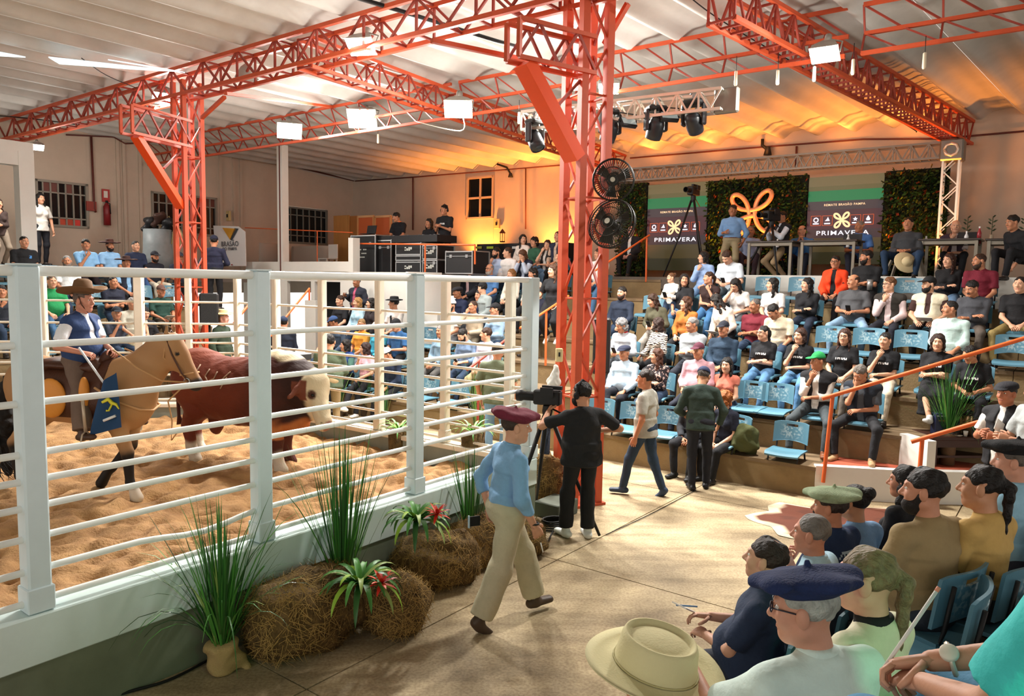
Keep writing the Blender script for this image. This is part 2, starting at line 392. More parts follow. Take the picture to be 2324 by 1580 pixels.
# upper floors
abox('floor_stage', 14.75, 18.5, -12, 11.45, ZS - .25, ZS, mat('#5a5148', .8, var=.2, world=True)); tag(bpy.data.objects['floor_stage'], 'dark stage floor behind the top row', None, None, 'structure')
abox('wall_stage_front', 14.70, 14.75, -12, 5.7, 2.35, ZS + .06, m_white); tag(bpy.data.objects['wall_stage_front'], 'white edge wall of the stage', None, None, 'structure')
abox('floor_upper', 12.45, 18.5, 11.5, 21.3, ZS - .2, ZS, mat('#6b625a', .8)); tag(bpy.data.objects['floor_upper'], 'upper floor behind the equipment cases', None, None, 'structure')
abox('floor_gallery', -8, 12.4, 17.9, 21.3, ZS - .3, ZS - .0, mat('#6b625a', .8)); tag(bpy.data.objects['floor_gallery'], 'gallery floor along the barred windows', None, None, 'structure')
# white partition wall under the equipment cases, with door openings
pw = thing('wall_partition', 'white wall below the equipment cases', None, kind='structure')
abox('panel', 12.40, 12.5, 11.45, 14.75, 1.0, ZS + .02, m_white, pw)
abox('panel', 12.40, 12.5, 16.9, 18.9, .0, ZS + .02, m_white, pw)
abox('panel', 12.40, 12.5, 14.75, 16.9, 2.62, ZS + .02, m_white, pw)
abox('panel', 12.40, 12.5, 15.75, 15.9, 0, 2.62, m_white, pw)
abox('recess', 13.4, 13.45, 14.6, 17, 0, 2.7, m_dark, pw)
abox('panel', 11.45, 12.5, 11.42, 11.5, 2.0, ZS + .02, m_white, pw)
abox('parapet', 12.38, 12.5, 14.35, 18.75, ZS + .02, ZS + .27, m_white, pw)
abox('parapet', 12.38, 12.6, 14.25, 14.42, ZS, ZS + .85, m_white, pw)
abox('post', 12.36, 12.56, 17.02, 17.24, ZS, 6.2, m_white, pw)
abox('pipe', 12.34, 12.36, 17.1, 17.125, ZS, 6.2, m_brownred, pw)

def wall_open(parent, axis, c0, c1, r0, r1, z0, z1, holes, m, name='panel'):
    """wall slab with rectangular holes [(r0,r1,z0,z1)], sorted along the run"""
    def put(q0, q1, za, zb):
        if q1 - q0 < .01 or zb - za < .01: return
        if axis == 'a': abox(name, q0, q1, c0, c1, za, zb, m, parent)
        else: abox(name, c0, c1, q0, q1, za, zb, m, parent)
    x = r0
    for h in sorted(holes):
        put(x, h[0], z0, z1); put(h[0], h[1], z0, h[2]); put(h[0], h[1], h[3], z1); x = h[1]
    put(x, r1, z0, z1)
def window(name, label, axis, c, r0, r1, z0, z1, cols, rows, frame_hex='#8b8478', panes=None, fw=.035):
    """steel window: frame bars and every pane of its own; axis a: runs along a at b=c"""
    t = thing(name, label, None, kind='structure'); mf = mat(frame_hex, .6)
    P = (lambda r, z, d: W(r, c + d, z)) if axis == 'a' else (lambda r, z, d: W(c + d, r, z))
    def bx(nm, ra, rb, za, zb, d0, d1, m):
        if axis == 'a': abox(nm, ra, rb, c + d0, c + d1, za, zb, m, t)
        else: abox(nm, c + d0, c + d1, ra, rb, za, zb, m, t)
    for nm, ra, rb, za, zb in (('frame_rail', r0, r1, z1 - .06, z1), ('frame_rail', r0, r1, z0, z0 + .06), ('frame_stile', r0, r0 + .06, z0, z1), ('frame_stile', r1 - .06, r1, z0, z1)): bx(nm, ra, rb, za, zb, -.05, .08, mf)
    zs = rows if hasattr(rows, '__len__') else [i / rows for i in range(rows + 1)]; cs = [i / cols for i in range(cols + 1)]
    for x in cs[1:-1]: bx('glazing_bar', r0 + x * (r1 - r0) - fw / 2, r0 + x * (r1 - r0) + fw / 2, z0, z1, -.02, .05, mf)
    for y in zs[1:-1]: bx('glazing_bar', r0, r1, z0 + y * (z1 - z0) - fw / 2, z0 + y * (z1 - z0) + fw / 2, -.02, .05, mf)
    for i in range(cols):
        for j in range(len(zs) - 1):
            m = (panes or {}).get((i, j), m_glass)
            bx('pane', r0 + cs[i] * (r1 - r0), r0 + cs[i + 1] * (r1 - r0), z0 + zs[j] * (z1 - z0), z0 + zs[j + 1] * (z1 - z0), .02, .03, m)
    return t
AS, BL = 18.5, 21.3
def bof(x, y, a): return AB(ata(x, y, a))[1]
def aof(x, y, b): return AB(atb(x, y, b))[0]
# left wall with its three windows
wins = [(aof(80, 460, BL), aof(199, 460, BL)), (aof(343, 480, BL), aof(492, 490, BL)), (aof(645, 510, BL), aof(742, 515, BL))]
wl = thing('wall_left', 'beige far wall with barred windows', None, kind='structure')
wall_open(wl, 'a', BL, BL + .2, -9, AS + .2, 2.2, 6.75, [(min(q), max(q), 3.92, 5.1) for q in wins], m_wall)
orange_pane = mat('#c0472a', .5, var=.2); dk = mat('#2a2422', .4); br = mat('#6b3a30', .5)
window('window_1', 'barred steel window at the far left with red buckets behind', 'a', BL, min(wins[0]), max(wins[0]), 3.92, 5.1, 7, [0, .2, .74, 1], panes={(1, 2): br, (2, 2): br, (4, 2): br, (3, 0): orange_pane, (4, 0): orange_pane, (5, 0): mat('#d23b30', .5)})
window('window_2', 'barred steel window behind the orange lattice column', 'a', BL, min(wins[1]), max(wins[1]), 3.92, 5.1, 9, [0, .2, .74, 1], panes={(2, 2): br, (7, 2): br, (8, 2): br, (6, 2): br, (5, 0): orange_pane})
window('window_3', 'barred steel window right of the white post', 'a', BL, min(wins[2]), max(wins[2]), 3.86, 5.08, 7, [0, .22, .78, 1], frame_hex='#6f7069')
for x in (268, 282, 318, 500, 530, 546):
    a = aof(x, 450, BL); abox('trim_1', a - .04, a + .04, BL - .05, BL, 2.86, 6.6, m_wall); tag(list(bpy.data.objects)[-1] if False else col.objects[-1], 'plaster rib on the far wall', None, None, 'structure')
# stage wall with one window
ws = thing('wall_back', 'wall behind the stage washed with orange light', None, kind='structure')
wb = sorted((bof(1060, 450, AS), bof(1121, 450, AS)))
wall_open(ws, 'b', AS, AS + .2, -13, BL + .2, 2.2, 6.75, [(wb[0], wb[1], 4.66, 5.98)], m_wall)
window('window_4', 'square four pane window on the orange lit wall', 'b', AS, wb[0], wb[1], 4.66, 5.98, 2, 2, frame_hex='#b9a48c', fw=.06)
# white concrete frame at far left
wf = thing('wall_frame', 'white pillar and lintel at the far left', None, kind='structure')
pp = atY(58, 480, 16.4); A_, B_ = AB(pp)
abox('pillar', A_ - .15, A_ + .15, B_ - .15, B_ + .15, 2.4, 5.3, m_white, wf); abox('lintel', A_ - 6, A_ + .15, B_ - .14, B_ + .14, 5.0, 5.5, m_white, wf)
# roof of wide corrugated sheets
def zroof(p): return 6.74 - .022 * AB(p)[0]
g_ = Vector((.682, .731, 0)); gp_ = Vector((-.731, .682, 0)); WL = .8
m_roof = mat('#c0bdb8', .75, var=.16, vs=1.1, world=True, stretch=None)
ce = thing('ceiling', 'wide corrugated grey roof sheets', None, kind='structure')
for i in range(-20, 32):
    V = []; Q = []; n = 13
    ts = []
    for j in range(n):
        s = (i + j / (n - 1)) * WL; x = 2 * math.pi * j / (n - 1)
        hgt = .085 * (math.sin(x) + .42 * math.sin(2 * x + .9))
        t1 = (AS + .02 - .1048 * s) / .9946; t0 = (-8 - .1048 * s) / .9946
        for t in (t0, t1):
            p = gp_ * s + g_ * t; V.append((p.x, p.y, zroof(p) + hgt + (.004 if i % 2 else 0)))
    for j in range(n - 1): Q.append((2 * j, 2 * j + 1, 2 * j + 3, 2 * j + 2))
    mesh_obj('sheet', np_mesh('sheet', V, [np.array(Q)], [m_roof]), ce)
sky = mat('#dfeef0', .5, emit=1.1)
st = thing('window_5', 'pale skylight slits in the roof at upper left', None, kind='structure')
for pts in (((110, 131), (400, 163), (300, 158), (135, 146)), ((245, 137), (420, 166), (330, 150)), ((0, 120), (58, 131), (0, 128))):
    q = [atz(x, y, 6.33) for x, y in pts]; MB().poly(q, (0, 0, .02)).build('pane', sky, st)
# conduits on the walls
def pipe(pts, r=.02, label=None, m=m_brownred):
    o = MB().tube(pts, r, 6).build('conduit', m); return tag(o, label, None, None, 'structure')
pipe([atb(150, 306, BL - .06), atb(258, 311, BL - .06), atb(284, 326, BL - .06), atb(412, 322, BL - .06)], label='dark conduit along the top of the far wall')
pipe([atb(531, 345, BL - .06), atb(803, 410, BL - .1)], .03, 'conduit under the roof by the white post')
pipe([atb(207, 310, BL - .06), atb(214, 474, BL - .06), atb(218, 482, BL - .06)], .03, 'red pipe running down to the extinguisher')
pipe([ata(806, 411, AS - .06), ata(940, 402, AS - .06), ata(1285, 374, AS - .06)], label='conduit along the orange wall top')
pipe([ata(937, 402, AS - .06), ata(937, 522, AS - .06)], .025, 'conduit down the wall behind the sound desk')
pipe([ata(1193, 382, AS - .06), ata(1193, 520, AS - .06)], .02, 'conduit down the orange lit wall')
pipe([ata(1430, 359, AS - .06), ata(1700, 336, AS - .06), ata(1960, 316, AS - .06), ata(2130, 315, AS - .06), ata(2324, 298, AS - .06)], label='dark conduit above the stage truss')
pipe([ata(1808, 332, AS - .06), ata(1806, 385, AS - .06)], .025, 'short conduit down to the stage truss')
m_cream = mat('#e4dccb', .5, var=.08, vs=4, world=True)
# ------------------------------------------------------------ show pen: kerb, sand, railings
PC = Vector((.2, 8.4, 0)); DN = Vector((-.595, -.804, 0)); DF = Vector((-.80, .598, 0)); PD = PC + DF * 5.7
DL = Vector((-.99, -.12, 0)).normalized(); PE = PD + DL * 3.6
PN = PC + DN * 6.6
def kerb(name, label, p, q, side, far=False):
    d = (q - p).normalized(); nrm = Vector((-d.y, d.x, 0)) * side; t = thing(name, label, None, kind='structure')
    R = Matrix((d, nrm, Vector((0, 0, 1)))).transposed(); c = (p + q) / 2; L = (q - p).length
    MB().box(c + Vector((0, 0, .21)), (L + .1, .16, .42), R).build('base', mat('#6f7763', .85, var=.18, vs=3, world=True), t)
    if far:
        MB().box(c + Vector((0, 0, .54)), (L + .08, .16, .25), R).build('base', mat('#868c82', .85, var=.15, vs=3, world=True), t); MB().box(c + Vector((0, 0, .69)), (L + .1, .2, .06), R, .008).build('coping', m_cream, t); return
    MB().box(c + Vector((0, 0, .57)) , (L + .12, .19, .30), R, .008).build('coping', mat('#cfe0de', .6, var=.06, vs=4, world=True), t)
kerb('wall_kerb', 'low pale kerb wall under the near railing', PC, PN, 1)
kerb('wall_kerb', 'low kerb wall under the far railing', PC, PD, 1, True)
kerb('wall_kerb', 'low kerb wall under the back left railing', PD, PE, 1, True)
def sand():
    xs = np.linspace(-9, .6, 300); ys = np.linspace(2.2, 12.6, 320); X, Y = np.meshgrid(xs, ys, indexing='ij')
    n = RNG.standard_normal((300, 320)); fx = np.fft.fftfreq(300)[:, None]; fy = np.fft.fftfreq(320)[None, :]; fr = np.sqrt(fx ** 2 + fy ** 2)
    def band(f0, w): z = np.fft.ifft2(np.fft.fft2(n) * np.exp(-((fr - f0) / w) ** 2)).real; return z / z.std()
    b1 = band(.05, .025); b2 = band(.13, .06)
    Z = .505 + .014 * b1 - .024 * np.maximum(0, -b1 - .8) + .013 * b2 - .020 * np.maximum(0, -b2 - .9)
    Z = np.where(np.abs(X) >= 0, Z, Z)
    # inside test against pen outline
    ins = np.ones_like(X, bool)
    for p, q in ((PN, PC), (PC, PD), (PD, PE)):
        d = q - p; ins &= (d.x * (Y - p.y) - d.y * (X - p.x)) > -.02
    V = np.stack([X, Y, Z], -1).reshape(-1, 3); I = np.arange(300 * 320).reshape(300, 320)
    Q = np.stack([I[:-1, :-1], I[1:, :-1], I[1:, 1:], I[:-1, 1:]], -1).reshape(-1, 4); k = ins[:-1, :-1] & ins[1:, 1:]; Q = Q[k.ravel()]
    u_, inv = np.unique(Q, return_inverse=True); m = mat('#bd9464', .95, var=.30, vs=5, bump=.7, bs=45, world=True, h2='#8d6844')
    o = mesh_obj('sand', np_mesh('sand', V[u_], [inv.reshape(-1, 4)], [m])); tag(o, 'trampled golden sand covering the show pen', 'sand', None, 'stuff')
sand()
def height_near(px, py, t):  # not used for layout, kept simple
    return 0
m_rail = mat('#eef1ee', .42, var=.05, vs=5, world=True); m_post = mat('#cfdfe4', .45, var=.05, vs=4, world=True); m_cream = mat('#e4dccb', .5, var=.08, vs=4, world=True)
RZS = (2.74, 2.31, 1.97, 1.67, 1.51, 1.35, 1.165, .966, .775)
def railing(name, label, p, q, posts, post_w, mp, mr, rr, thick_top=1.5):
    t = thing(name, label, 'railing', p); d = (q - p).normalized()
    for i, (s, ww) in enumerate(posts):
        c = p + d * s; R = Matrix((d, Vector((-d.y, d.x, 0)), Vector((0, 0, 1)))).transposed()
        po = MB().box(c + Vector((0, 0, 1.745)), (ww, ww, 2.05), R, .012).build('post', mp, t)
        MB().box(c + Vector((0, 0, .80)), (ww + .02, ww + .02, .15), R, .006).build('post_foot', mp, po)
        if s > 0.6: MB().box(c + Vector((0, 0, 2.775)), (ww + .01, ww + .01, .012), R, .004).build('post_cap', mp, po)
    ss = sorted(s for s, _ in posts); ss = [0.0] + [s for s in ss if s > .3]
    if ss[-1] < (q - p).length - .3: ss.append((q - p).length)
    for zi, z in enumerate(RZS):
        r = rr * (thick_top if zi == 0 else 1)
        for s0, s1 in zip(ss[:-1], ss[1:]):
            a, b = p + d * s0 + Vector((0, 0, z)), p + d * s1 + Vector((0, 0, z))
            if zi == 7 and name == 'pen_railing' and abs(s0 - 3.51) < .1 and 'near' in label:   # the bent rail
                MB().tube([a + (b - a) * f + Vector((0, 0, -.05 * math.sin(math.pi * min(1, f * 1.6)) ** 2)) for f in [i / 10 for i in range(11)]], r, 10).build('rail', mr, t)
            else: rod('rail', a, b, r, mr, t, 'rod12')
    return t
railing('pen_railing', 'near white tubular railing of the pen with thick pale blue posts', PC, PN, [(.0, .15), (1.84, .125), (3.51, .125), (5.07, .13)], .13, m_post, m_rail, .021)
railing('pen_railing', 'far white tubular railing of the pen facing the stands', PC, PD, [(.28, .10), (1.27, .10), (2.44, .10), (3.6, .10), (4.66, .10), (5.65, .10)], .1, m_cream, m_cream, .017)
railing('pen_railing', 'back white tubular railing of the pen behind horse and rider', PD, PE, [(.72, .09), (1.45, .13), (2.85, .10), (3.6, .1)], .1, m_cream, m_cream, .017)
# ------------------------------------------------------------ lattice columns and trusses
UZ = Vector((0, 0, 1)); UA = Vector((.602, .799, 0)); UB = Vector((-.799, .602, 0))
def column(label, x, y, wid, ztop, rot, twidth):
    t = thing('lattice_column', label, 'column', (x, y, 0)); R = RZ(rot); P = lambda sx, sy, z, k=1.0: Vector((x, y, z)) + R @ Vector((sx * wid / 2 * k, sy * wid / 2 * k, 0))
    legs = [(-1, -1), (1, -1), (1, 1), (-1, 1)]
    for a in legs: bar('leg', P(*a, 0), P(*a, ztop), twidth, twidth, m_orange, t, up=R @ Vector((0, 1, 0)))
    MB().box((x, y, .015), (wid + .16, wid + .16, .03), R).build('base_plate', m_orange, t)
    n = int(ztop / .62)
    for i in range(4):
        a, b = legs[i], legs[(i + 1) % 4]
        for k in range(n):
            z0, z1 = .15 + k * (ztop - .3) / n, .15 + (k + 1) * (ztop - .3) / n
            if k % 2: a, b = b, a
            bar('lacing', P(*a, z0), P(*b, z1), .03, .022, m_orange_unlit if i in (1, 2) else m_orange, t)  # two lacing faces get the painted-in unlit tone
            if k % 2 == 0: bar('batten', P(*a, z0), P(*b, z0), .03, .02, m_orange, t)
    return t
c1 = column('tall orange lattice column beside the camera operator', .84, 9.12, .35, 6.25, ANG - .42, .092)
c2 = column('orange lattice column beyond the pen and the bull', -5.98, 13.95, .34, 6.2, ANG, .075)
def truss(name, label, p, q, depth, width, n, ch=.05, br=.028, m=None, m2=None, box=True, cat='truss', zig=True):
    """box truss from p to q (points on its upper chord line)"""
    m = m or m_orange; m2 = m2 or m_orange_unlit; p, q = Vector(p), Vector(q); d = (q - p).normalized(); s = d.cross(UZ).normalized() * (width / 2)
    t = thing(name, label, cat, p); sides = (-1, 1) if box else (0,)
    for k in sides:
        for dz, nm in ((0, 'upper_chord'), (-depth, 'lower_chord')): bar(nm, p + s * k + UZ * dz, q + s * k + UZ * dz, ch, ch, m, t)
        for i in range(n):
            a, b = p + (q - p) * (i / n), p + (q - p) * ((i + 1) / n); lo = UZ * -depth
            if zig: A, B = (a, b + lo) if i % 2 == 0 else (a + lo, b)
            else: A, B = a, b + lo
            bar('diagonal', A + s * k, B + s * k, br, br, m2, t)
            if not zig or i % 2 == 0: bar('vertical', a + s * k, a + s * k + lo, br, br, m2, t)
    if box:
        for i in range(n + 1):
            a = p + (q - p) * (i / n); bar('cross_tie', a + s - UZ * depth, a - s - UZ * depth, br, br, m2, t)
            if i % 2 == 0: bar('cross_tie', a + s, a - s, br, br, m2, t)
    return t
A1 = 7.5
truss('roof_beam', 'main orange roof beam over both lattice columns carrying floodlights', W(A1, 24.5, 6.40), W(A1, -3.0, 6.40), .46, .34, 54, .06, .03)
A2 = 10.83
def double_truss(label, a, b0, b1, zt):
    t = thing('roof_beam', label, 'truss', W(a, b0, zt)); L = abs(b1 - b0); n = int(L / .42); sg = 1 if b1 > b0 else -1
    lev = (0, -.33, -.62)
    for j, dz in enumerate(lev): bar(('upper_chord', 'middle_chord', 'lower_chord')[j], W(a + (.14 if j == 1 else 0), b0, zt + dz), W(a + (.14 if j == 1 else 0), b1, zt + dz), .05, .05, m_orange, t)
    for j in (0, 1):
        for i in range(n):
            x0, x1 = b0 + sg * L * i / n, b0 + sg * L * (i + 1) / n; o0, o1 = (0, .14) if j == 0 else (.14, 0)
            bar('diagonal', W(a + o0, x0, zt + lev[j]), W(a + o1, x1, zt + lev[j + 1]), .024, .024, m_orange_unlit, t)
            if i % 2 == 0: bar('vertical', W(a + o0, x0, zt + lev[j]), W(a + o1, x0, zt + lev[j + 1]), .024, .024, m_orange_unlit, t)
    return t
double_truss('double roof truss above the lighting bar left part', A2, 21.0, 9.7, 6.40)
double_truss('double roof truss above the lighting bar centre part', A2, 9.5, 2.7, 6.40)
double_truss('double roof truss at the upper right corner', A2, 2.5, -2.5, 6.40)
def pt(x, y, z): return atz(x, y, z)
truss('roof_rafter', 'orange cross truss running down to the stage wall at upper right', atz(1640, -40, 6.38), W(18.3, 2.15, 6.15), .45, .36, 38, .055, .028)
truss('roof_rafter', 'orange cross truss running to the lit wall behind the lighting bar', W(A1 - .1, 9.6, 6.32), W(18.3, 10.2, 6.15), .42, .30, 30, .05, .026)
# brackets from the columns (cantilever frame with the fat strut)
def bracket(label, col_xy, tip, zt, zb, strut_lo, fat):
    x, y = col_xy; t = thing('column_bracket', label, 'bracket', (x, y, zb)); c = Vector((x, y, 0)); d = (Vector((tip[0], tip[1], 0)) - c); d.normalize(); s = Vector((-d.y, d.x, 0)) * .12; L = (Vector((tip[0], tip[1], 0)) - c).length
    for k in (-1, 1):
        bar('upper_chord', c + s * k + UZ * zt, c + d * L + s * k + UZ * zt, .045, .045, m_orange, t); bar('lower_chord', c + s * k + UZ * zb, c + d * L + s * k + UZ * zb, .045, .045, m_orange, t)
        for i in range(4):
            a, b = c + d * L * i / 4 + s * k, c + d * L * (i + 1) / 4 + s * k; bar('diagonal', a + UZ * (zt if i % 2 else zb), b + UZ * (zb if i % 2 else zt), .028, .028, m_orange_unlit, t)
        bar('vertical', c + d * L + s * k + UZ * zt, c + d * L + s * k + UZ * zb, .045, .045, m_orange, t)
    bar('strut', c + d * L * .86 + UZ * (zb - .02), c + d * .18 + UZ * strut_lo, fat, fat * .6, mat('#e04a14', .4), t)
    bar('stay', c + d * L * .42 + UZ * (zb + (strut_lo - zb) * .42), c + d * .1 + UZ * (zb - .05), .04, .03, m_orange_unlit, t)
    return t
tip1 = atY(1165, 60, 8.35); bracket('bracket with the fat bright orange strut on the tall column', (.84, 8.95), (tip1.x, tip1.y), 5.52, 5.12, 4.15, .24)
tip2 = atY(287, 275, 12.6); bracket('bracket with bright orange strut on the far lattice column', (-5.98, 13.9), (tip2.x, tip2.y), 5.50, 5.05, 3.95, .17)
for (x0, y0, Y0), (x1, y1, Y1), lab in (((1372, 100, 9.3), (1425, 8, 9.0), 'slim orange knee brace on the tall column'), ((458, 268, 13.7), (510, 220, 13.2), 'slim knee brace on the far column'),
     ((980, 92, 8.6), (1222, 142, 9.6), 'orange stay running to the tall column bracket'), ((512, 212, 12.5), (775, 245, 17), 'thin orange stay behind the floodlight')):
    o = bar('steel_brace', atY(x0, y0, Y0), atY(x1, y1, Y1), .06, .05, m_orange); tag(o, lab, 'brace')
# ------------------------------------------------------------ lighting bar and stage truss (aluminium)
m_alu = mat('#cfcabd', .35, .55); m_alud = mat('#77736b', .4, .6)
lb0 = atY(1192, 258, 12.0); lb1 = atY(1642, 205, 10.6)
truss('lighting_bar', 'aluminium lighting bar with stage lamps under the roof truss', lb0, lb1, .27, .27, 20, .04, .022, m_alu, m_alu)
o = MB().box(lb1 + Vector((.05, 0, -.14)), (.1, .34, .34), RA, .02).build('end_block', m_alud, bpy.data.objects['lighting_bar'])
for x, y in ((1212, 172), (1612, 190)):
    pass
a17 = 17.45
p0, p1 = ata(1360, 415, a17), ata(2150, 355, a17); p1.z = p0.z = 5.62
truss('stage_truss', 'dark aluminium truss across the top of the stage screens', p0, p1, .30, .30, 50, .04, .02, m_alud, m_alud)
tq = ata(2161, 362, a17); ab = AB(tq)
MB().box(W(ab[0], ab[1], 5.46), (.42, .42, .42), RA, .03).build('corner_block', m_alud, bpy.data.objects['stage_truss'])
MB().tube([W(ab[0] - .215, ab[1] + .12 * math.cos(i * math.pi / 4), 5.46 + .12 * math.sin(i * math.pi / 4)) for i in range(9)], .03, 6).build('corner_ring', m_alu, bpy.data.objects['stage_truss'])
truss2 = thing('stage_truss', 'upright aluminium truss leg at the end of the stage', 'truss', W(ab[0], ab[1], ZS))
for sx in (-1, 1):
    for sy in (-1, 1): bar('upright', W(ab[0] + sx * .14, ab[1] + sy * .14, ZS), W(ab[0] + sx * .14, ab[1] + sy * .14, 5.3), .04, .04, m_alu, truss2)
    for k in range(8): z = ZS + .1 + k * .3; bar('diagonal', W(ab[0] + sx * .14, ab[1] - .14 * (-1) ** k, z), W(ab[0] + sx * .14, ab[1] + .14 * (-1) ** k, z + .3), .02, .02, m_alu, truss2)
# moving heads, strobe panels
def moving_head(label, x, y, Y, tilt, pan, lit):
    c = atY(x, y, Y); t = thing('stage_lamp', label, 'stage lamp', c, pan)
    B = MB(); B.box((0, 0, .26), (.30, .22, .09), bev=.03); B.build('base', m_black, t, local=True)
    B = MB(); B.box((0, 0, .35), (.05, .05, .1)); B.tube([(-.06, 0, .38), (0, 0, .44), (.06, 0, .38)], .014, 6); B.build('clamp', m_grey, t, local=True)
    for s in (-1, 1): MB().box((s * .15, 0, .10), (.05, .12, .30), bev=.02).build('yoke_arm', mat('#2a2c30', .4), t, local=True)
    R = Matrix.Rotation(tilt, 3, 'X'); B = MB(); B.lathe([(.02, -.16), (.08, -.15), (.115, -.06), (.12, .08), (.112, .16), (.095, .165)], (0, 0, 0), 18, R @ Matrix.Rotation(math.pi, 3, 'X')); hd = B.build('head', mat('#23262b', .35), t, local=True)
    B = MB(); B.lathe([(.0, -.17), (.05, -.167), (.092, -.158)], (0, 0, 0), 18, R); B.build('lens', mat('#dff2f4', .2, emit=9 if lit else 0) if lit else mat('#2c3a40', .1), hd, local=True)
moving_head('stage lamp with a lit lens just right of the tall column', 1384, 296, 11.2, .55, .4, True)
moving_head('stage lamp with a lit lens in the middle of the lighting bar', 1488, 290, 11.0, .5, .3, True)
moving_head('unlit stage lamp at the end of the lighting bar', 1574, 277, 10.8, .8, -.6, False)
moving_head('unlit stage lamp at the far end of the bar left of the column', 1214, 318, 11.8, -.5, .8, False)
def strobe(label, x, y, Y, rot):
    t = thing('strobe_panel', label, 'stage lamp', atY(x, y, Y), rot); R = Matrix.Rotation(-.6, 3, 'X')
    MB().box((0, 0, 0), (.27, .07, .15), R, .012).build('housing', m_black, t, local=True); MB().box(R @ Vector((0, -.037, 0)), (.235, .004, .105), R).build('panel', mat('#c9d3cd', .3, emit=.35), t, local=True)
    MB().tube([(-.15, 0, 0), (-.15, 0, .13), (.15, 0, .13), (.15, 0, 0)], .01, 5).build('bracket', m_black, t, local=True)
strobe('flat strobe panel between two stage lamps', 1425, 279, 11.1, .5); strobe('flat strobe panel tilted beside the lit stage lamp', 1518, 266, 10.9, .2); strobe('small flat panel beside the fat orange strut', 1262, 294, 11.6, 1.0)
# ------------------------------------------------------------ floodlights
m_lamp = mat('#fff6e8', .3, emit=26.0); m_hous = mat('#a9aba4', .4, .4)
FL = ['large floodlight on the main beam at top centre', 'floodlight on the main beam above the far column', 'floodlight beside the top of the white post', 'large glaring floodlight between post and column', 'square floodlight hanging where the trusses meet', 'glaring floodlight at the crossing of the right trusses', 'small glaring floodlight right of the tall column', 'small floodlight seen through the tall column', 'small glaring floodlight by the white pillar']
for (p, lab, aim, s) in zip(FLOODP, FL, AIMS, (1, 1.05, 1.3, 1.5, 1.25, .9, .8, .7, .6)):
    d = (Vector(aim) - p).normalized(); q = d.to_track_quat('-Z', 'Y').to_matrix(); t = thing('floodlight', lab, 'floodlight', p)
    B = MB(); pr = [(-.20, .15, -.02), (-.13, .09, .14), (-.06, .05, .22)]; V = []
    for a, b, z in pr: V += [p + q @ Vector((sx * -a * s, sy * b * s, z * s)) for sx, sy in ((-1, -1), (1, -1), (1, 1), (-1, 1))]
    B.add(V, [(i * 4 + k, i * 4 + (k + 1) % 4, i * 4 + 4 + (k + 1) % 4, i * 4 + 4 + k) for i in range(2) for k in range(4)] + [(8, 9, 10, 11)]); B.build('reflector', m_hous, t)
    MB().box(p + q @ Vector((0, 0, -.025 * s)), (.37 * s, .27 * s, .012), q).build('lamp_glass', m_lamp, t)
    MB().tube([p + q @ Vector((-.2 * s, 0, 0)), p + q @ Vector((-.21 * s, 0, .2 * s)), p + q @ Vector((0, 0, .3 * s)), p + q @ Vector((.21 * s, 0, .2 * s)), p + q @ Vector((.2 * s, 0, 0))], .012, 6).build('bracket', m_hous, t)
    MB().cyl(p + q @ Vector((0, 0, .2 * s)), p + q @ Vector((0, 0, .36 * s)), .05 * s, 10).build('ballast', m_hous, t)
t = thing('floodlight', 'unlit floodlight on the main beam left of the large one', 'floodlight', atY(560, 172, 13.2)); p = atY(560, 172, 13.2)
MB().lathe([(.03, .2), (.1, .14), (.19, -.02), (.2, -.05)], p, 14).build('reflector', m_hous, t); MB().lathe([(0, -.05), (.19, -.045)], p, 14).build('lamp_glass', mat('#a8b0ac', .2), t)
# ------------------------------------------------------------ fans on the tall column
def fan(label, x, y, Y, r, rz, tilt):
    c = atY(x, y, Y); t = thing('wall_fan', label, 'fan', c); R = RZ(rz) @ Matrix.Rotation(tilt, 3, 'X') # axis along local y
    mk = mat('#26241f', .5, .3); ring = lambda rr, yy: [c + R @ Vector((rr * math.cos(i * math.pi / 12), yy, rr * math.sin(i * math.pi / 12))) for i in range(25)]
    g = MB()
    for rr, yy in ((r, 0), (r * .98, -.05), (r * .98, .05), (r * .6, -.09), (r * .3, -.105)): g.tube(ring(rr, yy), .006 if rr < r else .01, 5, cap=False)
    g.build('guard_ring', mk, t)
    g = MB()
    for k in range(54):
        a = k * math.pi / 27; u = Vector((math.cos(a), 0, math.sin(a)))
        g.tube([c + R @ (u * r * .12 + Vector((0, -.11, 0))), c + R @ (u * r * .6 + Vector((0, -.09, 0))), c + R @ (u * r)], .0036, 4, cap=False); g.tube([c + R @ (u * r * .2 + Vector((0, .09, 0))), c + R @ (u * r)], .0036, 4, cap=False)
    w = g.build('guard_wire', mk, t); tag(w, kind='stuff')
    for k in range(3):
        a = k * 2.094 + .4; B = MB(); V = []
        for i in range(6):
            f = .1 + .78 * i / 5
            for s in (-1, 1): aa = a + s * (.42 - .1 * i / 5); V.append(c + R @ Vector((r * f * math.cos(aa), s * .03 - .02, r * f * math.sin(aa))))
        B.add(V, [(2 * i, 2 * i + 1, 2 * i + 3, 2 * i + 2) for i in range(5)], True); B.build('blade', mat('#3a362e', .45), t)
    MB().cyl(c + R @ Vector((0, -.06, 0)), c + R @ Vector((0, .16, 0)), r * .17, 14).build('motor', mk, t); MB().lathe([(0, 0), (r * .12, .0)], c + R @ Vector((0, -.113, 0)), 12, R @ Matrix.Rotation(math.pi / 2, 3, 'X')).build('badge', mat('#b9b4a6', .5), t)
    MB().tube([c + R @ Vector((0, .14, 0)), c + R @ Vector((0, .2, -.05)), Vector((1.02, 9.2, c.z - .1))], .018, 6).build('arm', mk, t)
fan('upper round wall fan on the tall orange column', 1392, 408, 8.75, .235, -.2, .1)
fan('lower round wall fan tilted down on the tall orange column', 1388, 508, 8.7, .285, -.62, -.25)
